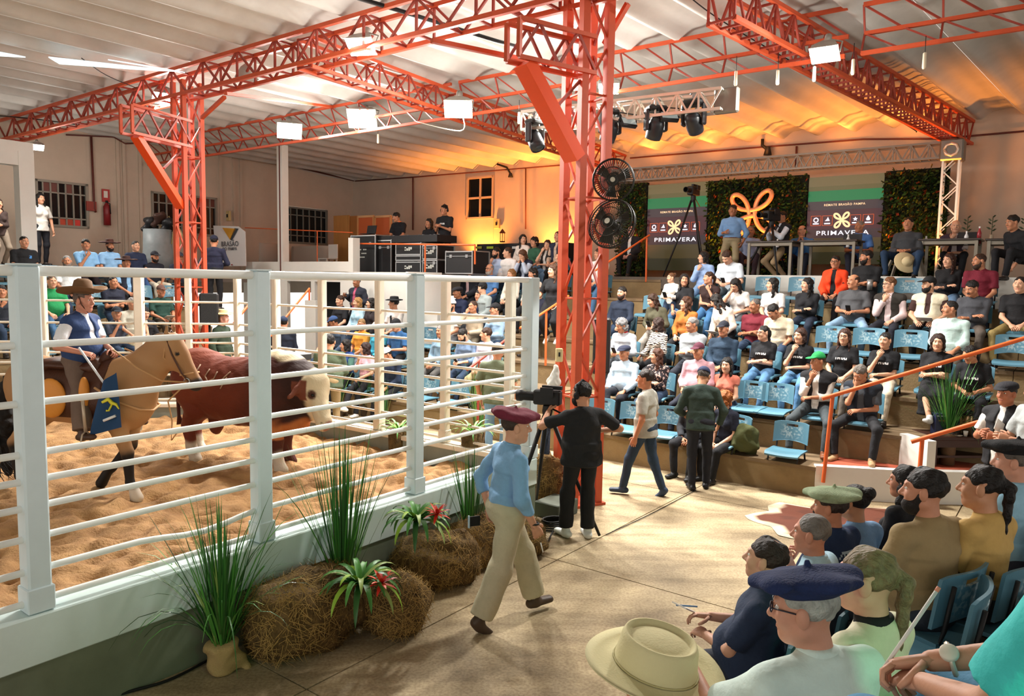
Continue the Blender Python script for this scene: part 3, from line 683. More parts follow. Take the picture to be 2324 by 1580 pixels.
# small white lamp drops and cables under the trusses
def cable(label, pts, r=.008, m=None, cat='cable'):
    P = [Vector(p) for p in pts]; out = []
    for i in range(len(P) - 1):
        for k in range(6):
            f = k / 6; a, b, c, d = P[max(i - 1, 0)], P[i], P[i + 1], P[min(i + 2, len(P) - 1)]
            out.append(.5 * ((2 * b) + (c - a) * f + (2 * a - 5 * b + 4 * c - d) * f * f + (3 * b - a - 3 * c + d) * f ** 3))
    out.append(P[-1]); return tag(MB().tube(out, r, 6).build('cable', m or m_dark), label, cat)
cable('thick cable crossing the roof at top centre', [atz(760, -20, 6.45), atz(900, 22, 6.4), atz(1110, 88, 6.3), atz(1180, 108, 5.95)], .03)
cable('thin wire from the roof down to the main beam', [atz(185, 132, 6.45), atz(240, 170, 6.35), atz(310, 200, 6.25)], .008)
cable('dark cable along the roof at upper left', [atz(-20, 262, 6.4), atz(60, 268, 6.3), atz(170, 282, 6.2)], .012)
cable('thin dark wire sagging over the stage', [atz(1560, -10, 6.45), atz(1700, 85, 6.2), atY(2050, 280, 14.5), atY(2080, 300, 15.2)], .009)
cable('white cord between floodlight and lighting bar', [atY(945, 276, 14.3), atY(1045, 297, 13.6), atY(1050, 262, 13.7)], .008, mat('#d8d0c0', .6))
for i, (x, y, Y) in enumerate(((858, 315, 16.5), (1670, 178, 10.7), (1765, 176, 10.5), (1848, 168, 10.3), (1936, 152, 10.0), (2098, 138, 9.6), (1178, 268, 13.0))):
    p = atY(x, y, Y); t = thing('socket_lamp', 'small white hanging socket %s' % ('left of the square floodlight', 'nearest the lighting bar end', 'second from the lighting bar end', 'under the truss left of the crossing floodlight', 'just right of the crossing floodlight', 'under the upper right corner truss', 'beside the lighting bar start')[i], 'lamp', p)
    MB().cyl(p + Vector((0, 0, .10)), p + Vector((0, 0, .30)), .005, 5).build('cord', m_dark, t); MB().lathe([(.012, .1), (.022, .09), (.024, -.08), (.016, -.1), (0, -.1)], p, 10).build('bulb', mat('#d9cdb4', .4), t)
# ------------------------------------------------------------ people
def _tf(V, R, t): return V @ np.asarray(R).T + np.asarray(t)
def _rx(a): c, s = math.cos(a), math.sin(a); return np.array([[1, 0, 0], [0, c, -s], [0, s, c]])
def _ry(a): c, s = math.cos(a), math.sin(a); return np.array([[c, 0, s], [0, 1, 0], [-s, 0, c]])
def _rz(a): c, s = math.cos(a), math.sin(a); return np.array([[c, -s, 0], [s, c, 0], [0, 0, 1]])
def rad(d): return d * math.pi / 180
HEADP = [ell((0, -.014, .032), (.075, .094, .086), .02), ell((0, .028, -.028), (.060, .066, .088), .03), ell((0, .052, -.092), (.034, .034, .030), .025),
         cone((-.05, .0, -.06), (.0, .055, -.095), .028, .024, k=.02), cone((.05, .0, -.06), (.0, .055, -.095), .028, .024, k=.02),
         cone((0, .090, .012), (0, .110, -.026), .0085, .0145, k=.012), cone((-.016, .096, -.03), (.016, .096, -.03), .010, .010, k=.008),
         cone((-.034, .083, .030), (.034, .083, .030), .011, .011, k=.014), ell((-.038, .066, -.03), (.02, .02, .024), .02), ell((.038, .066, -.03), (.02, .02, .024), .02),
         ell((-.031, .103, .010), (.018, .02, .013), .012, sub=True), ell((.031, .103, .010), (.018, .02, .013), .012, sub=True),
         cone((-.019, .087, -.061), (.019, .087, -.061), (.007, .007), k=.004), cone((-.014, .084, -.073), (.014, .084, -.073), (.007, .007), k=.004),
         ell((-.081, -.004, -.006), (.013, .022, .036), .006), ell((.081, -.004, -.006), (.013, .022, .036), .006),
         cone((0, -.018, -.05), (0, -.040, -.20), (.054, .056), (.060, .058), k=.03)]
def _sph(c, r, n=8, m=6):
    V = []; Fq = []
    for i in range(m + 1):
        th = math.pi * i / m
        for k in range(n): a = 2 * math.pi * k / n; V.append((c[0] + r[0] * math.sin(th) * math.cos(a), c[1] + r[1] * math.cos(th), c[2] + r[2] * math.sin(th) * math.sin(a)))
    for i in range(m):
        for k in range(n): Fq.append((i * n + k, (i + 1) * n + k, (i + 1) * n + (k + 1) % n, i * n + (k + 1) % n))
    return np.array(V), np.array(Fq)
_HEADS = {}
def head_mesh(h):
    """-> V, quads, material index (0 skin, 1 lips, 2 eye white, 3 iris, 4 brow)"""
    if h in _HEADS: return _HEADS[h]
    V, Q = nets(HEADP, h); c = V[Q].mean(1)
    mi = np.where((np.abs(c[:, 0]) < .022) & (c[:, 2] < -.056) & (c[:, 2] > -.077) & (c[:, 1] > .080), 1, 0)
    Vs, Qs, Ms = [V], [Q], [mi]; n = len(V)
    def add(v, q, m):
        nonlocal n
        Vs.append(v); Qs.append(q + n); Ms.append(np.full(len(q), m)); n += len(v)
    for sx in (-1, 1):
        add(*_sph((sx * .031, .081, .010), (.0115, .0098, .0068)), 2); add(*_sph((sx * .031, .0880, .010), (.0066, .0040, .0062), 7, 4), 3)
        b, q = nets([cone((sx * .017, .0925, .031), (sx * .046, .081, .034), (.0065, .0055), (.004, .004), k=.004)], .006); add(b, q, 4)
    r = (np.concatenate(Vs), np.concatenate(Qs), np.concatenate(Ms)); _HEADS[h] = r; return r
def _hand(curl, spread=.05, thumb=.5):
    """right hand, wrist at the origin, fingers along +y, palm facing -z"""
    B = MB()
    prof = [(-.012, .024, .019), (.02, .032, .018), (.055, .041, .016), (.083, .041, .014), (.093, .036, .010)]
    V = []
    for y, rx, rz in prof:
        for k in range(8): a = 2 * math.pi * k / 8; V.append((rx * math.cos(a), y, rz * math.sin(a)))
    B.add(V, [(i * 8 + k, (i + 1) * 8 + k, (i + 1) * 8 + (k + 1) % 8, i * 8 + (k + 1) % 8) for i in range(4) for k in range(8)] + [tuple(range(8)), tuple(reversed(range(32, 40)))], True)
    for i, (x, L, r) in enumerate(((-.030, .074, .0088), (-.010, .084, .009), (.011, .079, .0088), (.030, .062, .0078))):
        p = Vector((x, .082, 0)); a = curl * .6 + i * .05; pts = [p]; sp = (x / .03) * spread
        for seg in (.45, .30, .25):
            p = p + Vector((math.sin(sp), math.cos(a) * math.cos(sp), -math.sin(a))) * L * seg; a += curl * 1.05; pts.append(p)
        B.tube(pts, [r, r * .95, r * .85, r * .6], 6)
    pts = [Vector((-.026, .018, -.006))]; d = Vector((-.72, .62, -.30 - .3 * curl)).normalized()
    for seg in (.038, .030, .024): pts.append(pts[-1] + d * seg); d = (d + Vector((.35 * thumb + .25 * curl, .25, -.12 * curl))).normalized()
    B.tube(pts, [.012, .0105, .0095, .0065], 6)
    return np.array(B.v), B.f
_HANDS = {}
def hand_mesh(curl, side):
    key = (curl, side)
    if key not in _HANDS:
        V, Fc = _hand(curl); V = V.copy()
        if side < 0: V[:, 0] *= -1; Fc = [tuple(reversed(f)) for f in Fc]
        _HANDS[key] = (V, Fc)
    return _HANDS[key]
HAIRP = {
 'short': [ell((0, -.020, .040), (.083, .101, .093), .02), ell((0, .115, -.025), (.075, .07, .094), .012, sub=True), ell((-.086, .03, -.03), (.03, .045, .06), .01, sub=True), ell((.086, .03, -.03), (.03, .045, .06), .01, sub=True), ell((0, -.02, -.11), (.2, .2, .065), .01, sub=True)],
 'crop': [ell((0, -.018, .036), (.079, .098, .088), .02), ell((0, .115, -.02), (.078, .07, .094), .012, sub=True), ell((-.086, .03, -.03), (.03, .05, .06), .01, sub=True), ell((.086, .03, -.03), (.03, .05, .06), .01, sub=True), ell((0, -.02, -.10), (.2, .2, .065), .01, sub=True)],
 'crown': [ell((0, -.020, .040), (.083, .101, .093), .02), ell((0, .115, -.025), (.075, .07, .094), .012, sub=True), ell((-.086, .03, -.03), (.03, .045, .06), .01, sub=True), ell((.086, .03, -.03), (.03, .045, .06), .01, sub=True), ell((0, -.02, -.11), (.2, .2, .065), .01, sub=True), ell((0, -.075, .140), (.040, .05, .026), .03, sub=True)],
 'bald': [ell((0, -.022, .030), (.081, .096, .080), .02), ell((0, .04, .13), (.085, .13, .085), .012, sub=True), ell((0, .115, -.02), (.09, .09, .12), .012, sub=True), ell((-.086, .03, -.03), (.03, .05, .05), .01, sub=True), ell((.086, .03, -.03), (.03, .05, .05), .01, sub=True), ell((0, -.02, -.10), (.2, .2, .065), .01, sub=True)],
 'long': [ell((0, -.020, .040), (.086, .103, .094), .02), cone((0, -.06, .03), (0, -.085, -.25), (.088, .05), (.085, .028), k=.03), cone((-.078, -.01, .02), (-.085, .01, -.24), (.020, .035), (.018, .03), k=.02), cone((.078, -.01, .02), (.085, .01, -.24), (.020, .035), (.018, .03), k=.02), ell((0, .118, -.02), (.068, .07, .10), .012, sub=True)],
 'bob': [ell((0, -.020, .040), (.090, .106, .095), .02), cone((0, -.05, .03), (0, -.07, -.10), (.092, .055), (.088, .05), k=.03), cone((-.078, -.01, .02), (-.082, .01, -.10), (.022, .04), (.02, .034), k=.02), cone((.078, -.01, .02), (.082, .01, -.10), (.022, .04), (.02, .034), k=.02), ell((0, .118, -.02), (.068, .07, .10), .012, sub=True)],
 'pony': [ell((0, -.018, .038), (.080, .098, .090), .02), ell((0, .115, -.025), (.075, .07, .096), .012, sub=True), ell((-.090, .030, -.035), (.026, .034, .050), .01, sub=True), ell((.090, .030, -.035), (.026, .034, .050), .01, sub=True), ell((0, -.01, -.12), (.2, .2, .07), .01, sub=True), cone((0, -.105, .045), (0, -.135, .01), .022, .028, k=.015), cone((0, -.135, .01), (0, -.118, -.27), (.036, .030), (.018, .014), k=.015)],
 'bun': [ell((0, -.020, .040), (.082, .100, .092), .02), ell((0, .115, -.025), (.075, .07, .096), .012, sub=True), ell((-.084, .035, -.045), (.03, .05, .065), .01, sub=True), ell((.084, .035, -.045), (.03, .05, .065), .01, sub=True), ell((0, -.01, -.12), (.2, .2, .07), .01, sub=True), ell((0, -.11, .085), (.045, .042, .045), .02)],
 'curly': [ell((0, -.025, .045), (.098, .112, .102), .02), ell((-.06, -.04, -.05), (.05, .06, .06), .03), ell((.06, -.04, -.05), (.05, .06, .06), .03), ell((0, .118, -.025), (.068, .072, .098), .012, sub=True)],
 'beard': [ell((0, .046, -.078), (.062, .060, .064), .02), cone((-.066, .01, -.02), (-.05, .03, -.08), .018, .022, k=.02), cone((.066, .01, -.02), (.05, .03, -.08), .018, .022, k=.02), ell((0, .085, -.005), (.075, .06, .052), .012, sub=True), ell((0, .104, -.066), (.02, .02, .008), .008, sub=True)],
 'moustache': [cone((0, .099, -.050), (-.028, .086, -.060), (.009, .008), (.006, .006), k=.008), cone((0, .099, -.050), (.028, .086, -.060), (.009, .008), (.006, .006), k=.008)],
 'beret': [ell((.012, -.028, .098), (.128, .146, .036), .02, R=_rx(.16) @ _ry(.14)), cone((0, -.012, .060), (0, -.012, .085), (.086, .102), (.09, .106), k=.02, cap=.012), cone((.01, -.02, .13), (.01, -.025, .148), .005, k=.006)],
 'cap': [ell((0, -.014, .052), (.086, .102, .086), .01, cut=[((0, 0, .046), (0, 0, -1))]), ell((0, .118, .050), (.070, .075, .010), .012, R=_rx(-.16)), ell((0, -.014, .138), (.010, .010, .006), .006)],
 'flatcap': [ell((0, .0, .078), (.094, .125, .046), .02, R=_rx(-.12)), ell((0, .108, .050), (.07, .05, .010), .015, R=_rx(-.2)), cone((0, -.015, .055), (0, -.015, .07), (.085, .10), (.09, .104), k=.02, cap=.012)],
 'brimhat': [cone((0, -.014, .075), (0, -.014, .145), (.088, .104), (.076, .092), k=.02, cap=.02), ell((0, -.014, .072), (.178, .190, .011), .02), ell((-.155, -.014, .088), (.03, .12, .012), .03), ell((.155, -.014, .088), (.03, .12, .012), .03), ell((0, -.014, .178), (.03, .055, .018), .02, sub=True)],
 'phones': [cone((-.090, -.01, -.01), (-.086, -.012, .10), (.008, .014), k=.01), cone((.090, -.01, -.01), (.086, -.012, .10), (.008, .014), k=.01), cone((-.086, -.012, .10), (0, -.014, .142), (.008, .014), k=.01), cone((.086, -.012, .10), (0, -.014, .142), (.008, .014), k=.01), ell((-.096, -.008, -.012), (.022, .034, .040), .01), ell((.096, -.008, -.012), (.022, .034, .040), .01)],
}
_HM = {}
def hair_mesh(style, h):
    k = (style, h)
    if k not in _HM:
        nz = {'curly': (.010, 60), 'long': (.0045, 55), 'pony': (.0035, 60), 'bob': (.0045, 55), 'short': (.004, 62), 'crop': (.002, 75), 'crown': (.004, 62), 'beret': (.004, 26)}.get(style, (0, 1))
        V, Q = nets(HAIRP[style], h, noise=nz[0], nf=nz[1]); _HM[k] = np_mesh(style, V, [Q])
    return _HM[k]
def glasses_mesh(h=0):
    if 'g' not in _HM:
        B = MB()
        for s in (-1, 1):
            c = [(s * .031 + .022 * math.cos(t), .102, .008 + .017 * math.sin(t)) for t in [i * math.pi / 5 for i in range(11)]]
            B.tube(c, .0028, 5, cap=False); B.tube([(s * .053, .101, .012), (s * .080, .01, .008)], .0028, 5)
        B.tube([(-.009, .103, .012), (.009, .103, .012)], .0028, 5); _HM['g'] = B.mesh('glasses')
    return _HM['g']
m_lip = mat('#a0604f', .55); m_eye = mat('#e4ded6', .3); m_iris = mat('#1a100c', .25)
def skin(h): return mat(h, .55, var=.08, vs=14, bump=.06, bs=80)
def ik(S, T, l1, l2, pole):
    S, T = np.asarray(S, float), np.asarray(T, float); d = T - S; L = np.linalg.norm(d); L2 = min(max(L, abs(l1 - l2) + .02), l1 + l2 - .004); d = d / max(L, 1e-6); T = S + d * L2
    a = (l1 * l1 - l2 * l2 + L2 * L2) / (2 * L2); hh = math.sqrt(max(l1 * l1 - a * a, 0)); pole = np.asarray(pole, float); pp = pole - d * pole.dot(d); pp = _nrm(pp)
    return S + d * a + pp * hh, T
def fancy(kind):
    key = ('fancy', kind)
    if key in MATS: return MATS[key]
    m = bpy.data.materials.new('m_' + kind); m.use_nodes = True; nt = m.node_tree; N, L = nt.nodes, nt.links; b = N['Principled BSDF']; b.inputs['Roughness'].default_value = .85
    tc = N.new('ShaderNodeTexCoord'); r = N.new('ShaderNodeValToRGB'); r.color_ramp.interpolation = 'CONSTANT'
    if kind == 'zebra':
        x = N.new('ShaderNodeTexWave'); x.bands_direction = 'Z'; x.inputs['Scale'].default_value = 9; x.inputs['Distortion'].default_value = 9; x.inputs['Detail'].default_value = 2; x.inputs['Detail Scale'].default_value = 1.2; cs = ('#2a211f', '#d2c8bb', .42)
    else:
        x = N.new('ShaderNodeTexNoise'); x.inputs['Scale'].default_value = 26; cs = ('#1d161c', '#b59a90', .57)
    L.new(tc.outputs['Object'], x.inputs['Vector']); L.new(x.outputs[0] if kind != 'zebra' else x.outputs['Fac'], r.inputs[0])
    r.color_ramp.elements[0].color = lin(cs[0]); r.color_ramp.elements[1].color = lin(cs[1]); r.color_ramp.elements[1].position = cs[2]
    L.new(r.outputs[0], b.inputs['Base Color']); MATS[key] = m; return m
ARMS = {  # wrist targets in the torso frame: (right, left), curl
 'lap': ((.11, .25, .02), (-.09, .27, .03), .35), 'thigh': ((.16, .29, .03), (-.16, .30, .03), .3), 'clasp': ((.075, .27, .04), (-.075, .27, .045), .8),
 'cross': ((-.03, .215, .195), (.05, .235, .165), .45), 'chin': ((.055, .165, .40), (.04, .215, .13), .95), 'chinl': ((-.04, .215, .13), (-.055, .165, .40), .95),
 'face': ((.055, .165, .47), (.0, .23, .15), .6), 'phone': ((.085, .255, .14), (-.085, .255, .14), .7), 'mouth': ((.055, .175, .385), (-.09, .25, .05), .9),
 'paper': ((.13, .28, .06), (-.13, .27, .06), .4), 'down': ((.25, .05, -.09), (-.25, .05, -.09), .35), 'brow': ((.065, .15, .52), (-.05, .23, .12), .5)}
def human(name, label, loc, az, sit=True, hip=.50, lean=0.0, hyaw=0, hpitch=0, hroll=0, arms='lap', legs=None, top='#333333', sleeve='short', over=None, overkind='vest', bottom='#22283a', bkind='long', shoe='#2a2522', sk='#c08a6c',
          hair=('short', '#1d1512'), hat=None, beard=None, glasses=None, sex='m', bulk=1.0, sc_=1.0, h=.016, hh=.0085, feet=None, twist=0, extra=None, group=None, cat='person', collar=None, prt=None, curl=None, poles=None, no_legs=False, ltilt=0, shoek=1.0, tuck=False, belt=None, sw_=None, legk=1.0, fold=.0035):
    """local frame: x right, y forward, z up; root on the floor under the hips; az = heading in degrees from +Y towards +X"""
    Mx = Matrix.Translation(loc) @ Matrix.Rotation(-rad(az), 4, 'Z') @ Matrix.Scale(sc_, 4)
    t = thing(name, label, cat, Mx=Mx, group=group)
    f = sex == 'f'; bk = bulk; sw = (.150 if f else .176) * (.55 + .45 * bk) if sw_ is None else sw_
    PEL = np.array([0, 0, hip]); TR_ = _ry(rad(ltilt)) @ _rz(rad(twist)) @ _rx(-rad(lean))
    T = lambda p: _tf(np.asarray(p, float), TR_, PEL)
    lat = TR_ @ np.array([1.0, 0, 0])
    nb = T((0, -.005, .488)); HR = _rz(rad(-hyaw)) @ _rx(rad(hpitch) - rad(lean) * .25) @ _ry(rad(hroll)); hc = nb + HR @ np.array([0, .032, .155])
    msk = skin(sk)
    # joints
    tr, tl, cu = ARMS[arms] if isinstance(arms, str) else (arms[0], arms[1], arms[2] if len(arms) > 2 else .4)
    if curl is not None: cu = curl
    sh = [T((sw, -.012, .415)), T((-sw, -.012, .415))]; hands = [T(tr), T(tl)]
    pol = poles or ((.55, -.35, -.75), (-.55, -.35, -.75)); el = []
    for i in (0, 1):
        e, hnd = ik(sh[i], hands[i], .285, .255, TR_ @ np.array(pol[i], float)); el.append(e); hands[i] = hnd
    hp = [PEL + np.array([.092, 0, 0]), PEL + np.array([-.092, 0, 0])]
    legs = legs or ('sit' if sit else 'stand')
    if feet is None:
        if legs == 'sit': feet = ((.12, .45, .07), (-.12, .47, .07))
        elif legs == 'wide': feet = ((.24, .42, .07), (-.24, .44, .07))
        elif legs == 'tuck': feet = ((.11, .30, .07), (-.11, .32, .07))
        elif legs == 'cross': feet = ((-.04, .62, .22), (-.12, .40, .07))
        else: feet = ((.10, .02, .07), (-.10, -.04, .07))
    kn = []; an = []
    for i in (0, 1):
        po = np.array([.18 * (1 - 2 * i), .9, .5 if sit else .05])
        if legs == 'wide': po = np.array([.5 * (1 - 2 * i), .8, .5])
        k_, a_ = ik(hp[i], np.asarray(feet[i], float), .435, .42, po); kn.append(k_); an.append(a_)
    # --- body
    sl = sleeve; B = [cone(T((0, 0, .0)), T((0, -.01, .35)), (.12 * bk, .085 * bk), (.11 * bk, .07), lat=lat, k=.03), cone(nb - TR_ @ np.array([0, 0, .06]), hc - HR @ np.array([0, .02, .08]), .055, .052, k=.02)]
    for i in (0, 1):
        B += [cone(sh[i], el[i], .043, .037, k=.02), cone(el[i], hands[i], .038, .026, k=.02)]
        if not no_legs: B += [cone(hp[i], kn[i], .07, .05, k=.02), cone(kn[i], an[i], .048, .036, k=.02)]
    V, Q = nets(B, min(h, .02)); Vs, Fq, Mi = [V], [Q], [np.zeros(len(Q), int)]; n = len(V)
    hv, hq, hm = head_mesh(hh); Vs.append(_tf(hv, HR, hc)); Fq.append(hq + n); Mi.append(hm); n += len(hv)
    others = []; om = []
    for i in (0, 1):
        sd = 1 - 2 * i; v, fc = hand_mesh(cu, sd); d = _nrm(hands[i] - el[i]); pn = TR_ @ np.array([-.35 * sd, -.2, -.9]) if sit else np.array([-sd * .95, .1, -.1])
        if arms in ('chin', 'mouth', 'face', 'chinl', 'brow') and ((i == 0) != (arms == 'chinl')): pn = np.array([0, -1, .0])
        zz = -_nrm(pn - d * d.dot(pn)); xx = np.cross(d, zz); R = np.stack([xx, d, zz], 1)
        Vs.append(_tf(v * (.95 if f else 1.03), R, hands[i])); others += [tuple(n + q for q in fc_) for fc_ in fc]; n += len(v)
    tri = np.array([o for o in others if len(o) == 4]); big = [o for o in others if len(o) != 4]
    fs = [np.concatenate(Fq), tri]; mi = [np.concatenate(Mi), np.zeros(len(tri), int)]
    for sz in {len(b) for b in big}: q = np.array([b for b in big if len(b) == sz]); fs.append(q); mi.append(np.zeros(len(q), int))
    bh = hair[1] if hair else '#2a1c14'
    mesh_obj('body', np_mesh('body', np.concatenate(Vs), fs, [msk, m_lip, m_eye, m_iris, mat(bh, .8)], np.concatenate(mi)), t)
    # --- clothes
    def torso(inf, lo=-.07, hi=.50, arm=None, ext=0.0):
        hz = 1.06 if f else 1.0; P = [cone(T((0, 0, lo)), T((0, .004, .13)), ((.158 * hz) * bk + inf + ext, .118 * bk + inf + ext * 1.2), (.140 * bk + inf if f else .16 * bk + inf, .112 * bk + inf), lat=lat, k=.05, cap=.02),
             cone(T((0, .004, .13)), T((0, 0, .33)), ((.140 if f else .16) * bk + inf, .112 * bk + inf), ((.148 if f else .172) * (.5 + .5 * bk) + inf, .112 * (.6 + .4 * bk) + inf), lat=lat, k=.05),
             cone(T((0, 0, .33)), T((0, -.012, .43)), ((.15 if f else .172) * (.5 + .5 * bk) + inf, .112 + inf), (.10 + inf, .072 + inf), lat=lat, k=.05, cap=.03),
             cone(sh[0], sh[1], .052 + inf, .052 + inf, k=.04), cone(T((.02, -.02, .455)), sh[0], .062 + inf, .045 + inf, k=.04), cone(T((-.02, -.02, .455)), sh[1], .062 + inf, .045 + inf, k=.04), cone(T((0, -.012, .43)), T((0, -.006, hi)), .068 + inf * .7, .066 + inf * .7, k=.03, cap=.015)]
        if f: P += [ell(T((.07, .085, .29)), (.068 + inf, .06 + inf, .066 + inf), .03), ell(T((-.07, .085, .29)), (.068 + inf, .06 + inf, .066 + inf), .03)]
        if bk > 1.12: P.append(ell(T((0, .05 * bk, .12)), (.16 * bk + inf, .13 * bk + inf, .15 + inf), .05))
        for i in (0, 1):
            if arm is None: continue
            dU = el[i] - sh[i]
            if arm == 'short': c = sh[i] + dU * .78; P.append(cone(sh[i], sh[i] + dU * .9, .060 + inf, .064 + inf, k=.025, cut=[(c, _nrm(dU))]))
            elif arm == 'cap': c = sh[i] + dU * .35; P.append(cone(sh[i], sh[i] + dU * .5, .058 + inf, .06 + inf, k=.03, cut=[(c, _nrm(dU))]))
            else:
                P.append(cone(sh[i], el[i], .058 + inf, .050 + inf, k=.025)); dF = hands[i] - el[i]; fr = .55 if arm == 'rolled' else .92
                P.append(cone(el[i], el[i] + dF * (fr + .15), .051 + inf, .043 + inf, k=.03, cut=[(el[i] + dF * fr, _nrm(dF))]))
        return P
    hem = (-.01 if sit else -.12) if not tuck else .03; tp = torso(.004, lo=hem + .02 if not sit else -.05, ext=0 if sit or tuck else .018 + .05 * max(0, bk - 1), arm={'none': None}.get(sl, sl)); topm = fancy(top) if top in ('zebra', 'floral') else cloth(top)
    V, Q = nets(tp, h, noise=fold, nf=26 if fold < .005 else 19, seed=len(WM) % 17, cuts=[(T((0, 0, hem)), TR_ @ np.array([0, -.25 if sit else 0, -1.0]))]); mesh_obj('shirt', np_mesh('shirt', V, [Q], [topm]), t)
    if collar: mesh_obj('collar', np_mesh('collar', *(lambda vq: (vq[0], [vq[1]]))(nets([cone(T((0, -.016, .455)), T((0, -.006, .515)), .080, .068, k=.01, cap=.012), cone(T((0, .03, .44)), T((0, .09, .50)), .032, .03, sub=True, k=.01)], max(.009, h * .6))), [cloth(collar)]), t)
    if over:
        op = torso(.019, lo=(-.06 if overkind == 'vest' else -.09) - (0 if sit else .06), ext=.0 if sit else .02, hi=.47, arm={'vest': None, 'jacket': 'long', 'shortjacket': 'short'}[overkind])
        g = cone(T((0, .12, -.2)), T((0, .11, .5)), (.055, .09), (.032, .09), lat=lat, sub=True, k=.012)
        V, Q = nets(op + [g], h, noise=.003, nf=24, seed=5); mesh_obj('waistcoat' if overkind == 'vest' else 'jacket', np_mesh('jacket', V, [Q], [cloth(over)]), t)
    if not no_legs:
        wz = 1.1 if f else 1.0; tb = [ell(PEL + np.array([0, -.015, .0]), (.155 * bk * wz, .125 * bk, .12), .04)] + ([cone(T((0, 0, .0)), T((0, .003, .07)), (.162 * bk * wz, .124 * bk), (.158 * bk, .118 * bk), lat=lat, k=.04, cap=.012)] if tuck else []); cm = cloth(bottom) if isinstance(bottom, str) else bottom
        for i in (0, 1):
            tb.append(cone(hp[i], kn[i], .088 * (.6 + .4 * bk) * wz * legk, .066 * legk, k=.045)); dS = an[i] - kn[i]
            if bkind == 'long': c = kn[i] + dS * .96; tb.append(cone(kn[i], an[i], .064, .050, k=.03, cut=[(c, _nrm(dS))]))
            elif bkind == 'wide': c = kn[i] + dS * .90; tb.append(cone(kn[i], an[i], .080 * legk, .074 * legk, k=.03, cut=[(c, _nrm(dS))]))
            elif bkind == 'shorts': pass
        if bkind == 'skirt': m_ = (kn[0] + kn[1]) / 2; tb += [cone(PEL, m_, (.16, .10), (.17, .09), k=.05), cone(m_, m_ + np.array([0, .03, -.28]), (.18, .09), (.19, .08), k=.04, cap=.02)]
        V, Q = nets(tb, h, noise=.003, nf=22, seed=3); mesh_obj({'shorts': 'shorts', 'skirt': 'skirt'}.get(bkind, 'trousers'), np_mesh('trousers', V, [Q], [cm]), t)
        for i in (0, 1):
            dS = an[i] - kn[i]; fd = np.array([.22 * (1 - 2 * i), 1, .54 if sit and dS[1] > .05 else 0])
            if sit and dS[1] > .05: fd[2] = min(.5, dS[1] * 1.1)
            if not sit and dS[1] < -.12: fd = np.array([0, .75, -.65])
            fd = _nrm(fd); a = an[i]; hl = a + np.array([0, 0, -.03]) - fd * .045
            V, Q = nets([cone(hl, a + np.array([0, 0, -.036]) + fd * .15 * shoek, (.043, .038), (.043, .030), k=.02, lat=np.cross(fd, (0, 0, 1))), cone(a + np.array([0, 0, .02]), a + np.array([0, 0, -.03]), .045, k=.02)], min(h, .014), cuts=[((0, 0, a[2] - .066), (0, 0, -1))] if fd[2] == 0 else ())
            mesh_obj('shoe', np_mesh('shoe', V, [Q], [mat(shoe, .5)]), t)
        if belt:
            V, Q = nets([cone(T((0, .002, .045)), T((0, .002, .072)), (.166 * bk * wz, .128 * bk), (.164 * bk, .126 * bk), lat=lat, k=.01, cap=.004)], .01); mesh_obj('belt', np_mesh('belt', V, [Q], [mat(belt, .5)]), t)
    HM = Mx @ Matrix(np.block([[HR, hc[:, None]], [np.zeros((1, 3)), np.ones((1, 1))]]).tolist())
    if hair and hair[0]: mesh_obj('hair', hair_mesh(hair[0], hh), t, HM, mat(hair[1], .55, var=.45, vs=60, bump=.9, bs=110, stretch=(1, .35, .35)))
    if beard: mesh_obj('beard' if beard[0] == 'beard' else 'moustache', hair_mesh(beard[0], hh if beard[0] == 'beard' else .006), t, HM, mat(beard[1], .8, var=.3, vs=40, bump=.3, bs=120))
    if hat: mesh_obj({'cap': 'cap', 'beret': 'beret', 'flatcap': 'cap', 'phones': 'headphones'}.get(hat[0], 'hat'), hair_mesh(hat[0], max(hh, .0075)), t, HM @ Matrix.Scale(1.03, 4), mat(hat[1], .85, var=.12, vs=20, bump=.2, bs=60))
    if glasses: mesh_obj('glasses', glasses_mesh(), t, HM, mat(glasses, .4))
    if prt:  # printed mark lying on the shirt: (x0,x1,z0,z1,side,hex,pattern)
        x0, x1, z0, z1, sd, hx, pat = prt; rows = len(pat); cols = len(pat[0]); base = over and torso(.019) or tp
        xs = np.linspace(x0, x1, cols + 1); zs = np.linspace(z1, z0, rows + 1); G = np.array([(x, z) for z in zs for x in xs]); y = np.full(len(G), .30)
        for _ in range(26):
            d = field(base, T(np.stack([G[:, 0], y * sd, G[:, 1]], 1))) - .0045; y = y - np.clip(d, -.02, .05) * .9
        V = T(np.stack([G[:, 0], y * sd, G[:, 1]], 1)); c1 = cols + 1
        q = [(r * c1 + c, (r + 1) * c1 + c, (r + 1) * c1 + c + 1, r * c1 + c + 1) for r in range(rows) for c in range(cols) if pat[r][c] != '.']
        if sd > 0: q = [tuple(reversed(x)) for x in q]
        mesh_obj('print', np_mesh('print', V, [np.array(q)], [mat(hx, .7)]), t)
    return dict(t=t, Mx=Mx, T=T, hands=[Mx @ Vector(x) for x in hands], el=el, HM=HM, hc=hc, PEL=PEL)
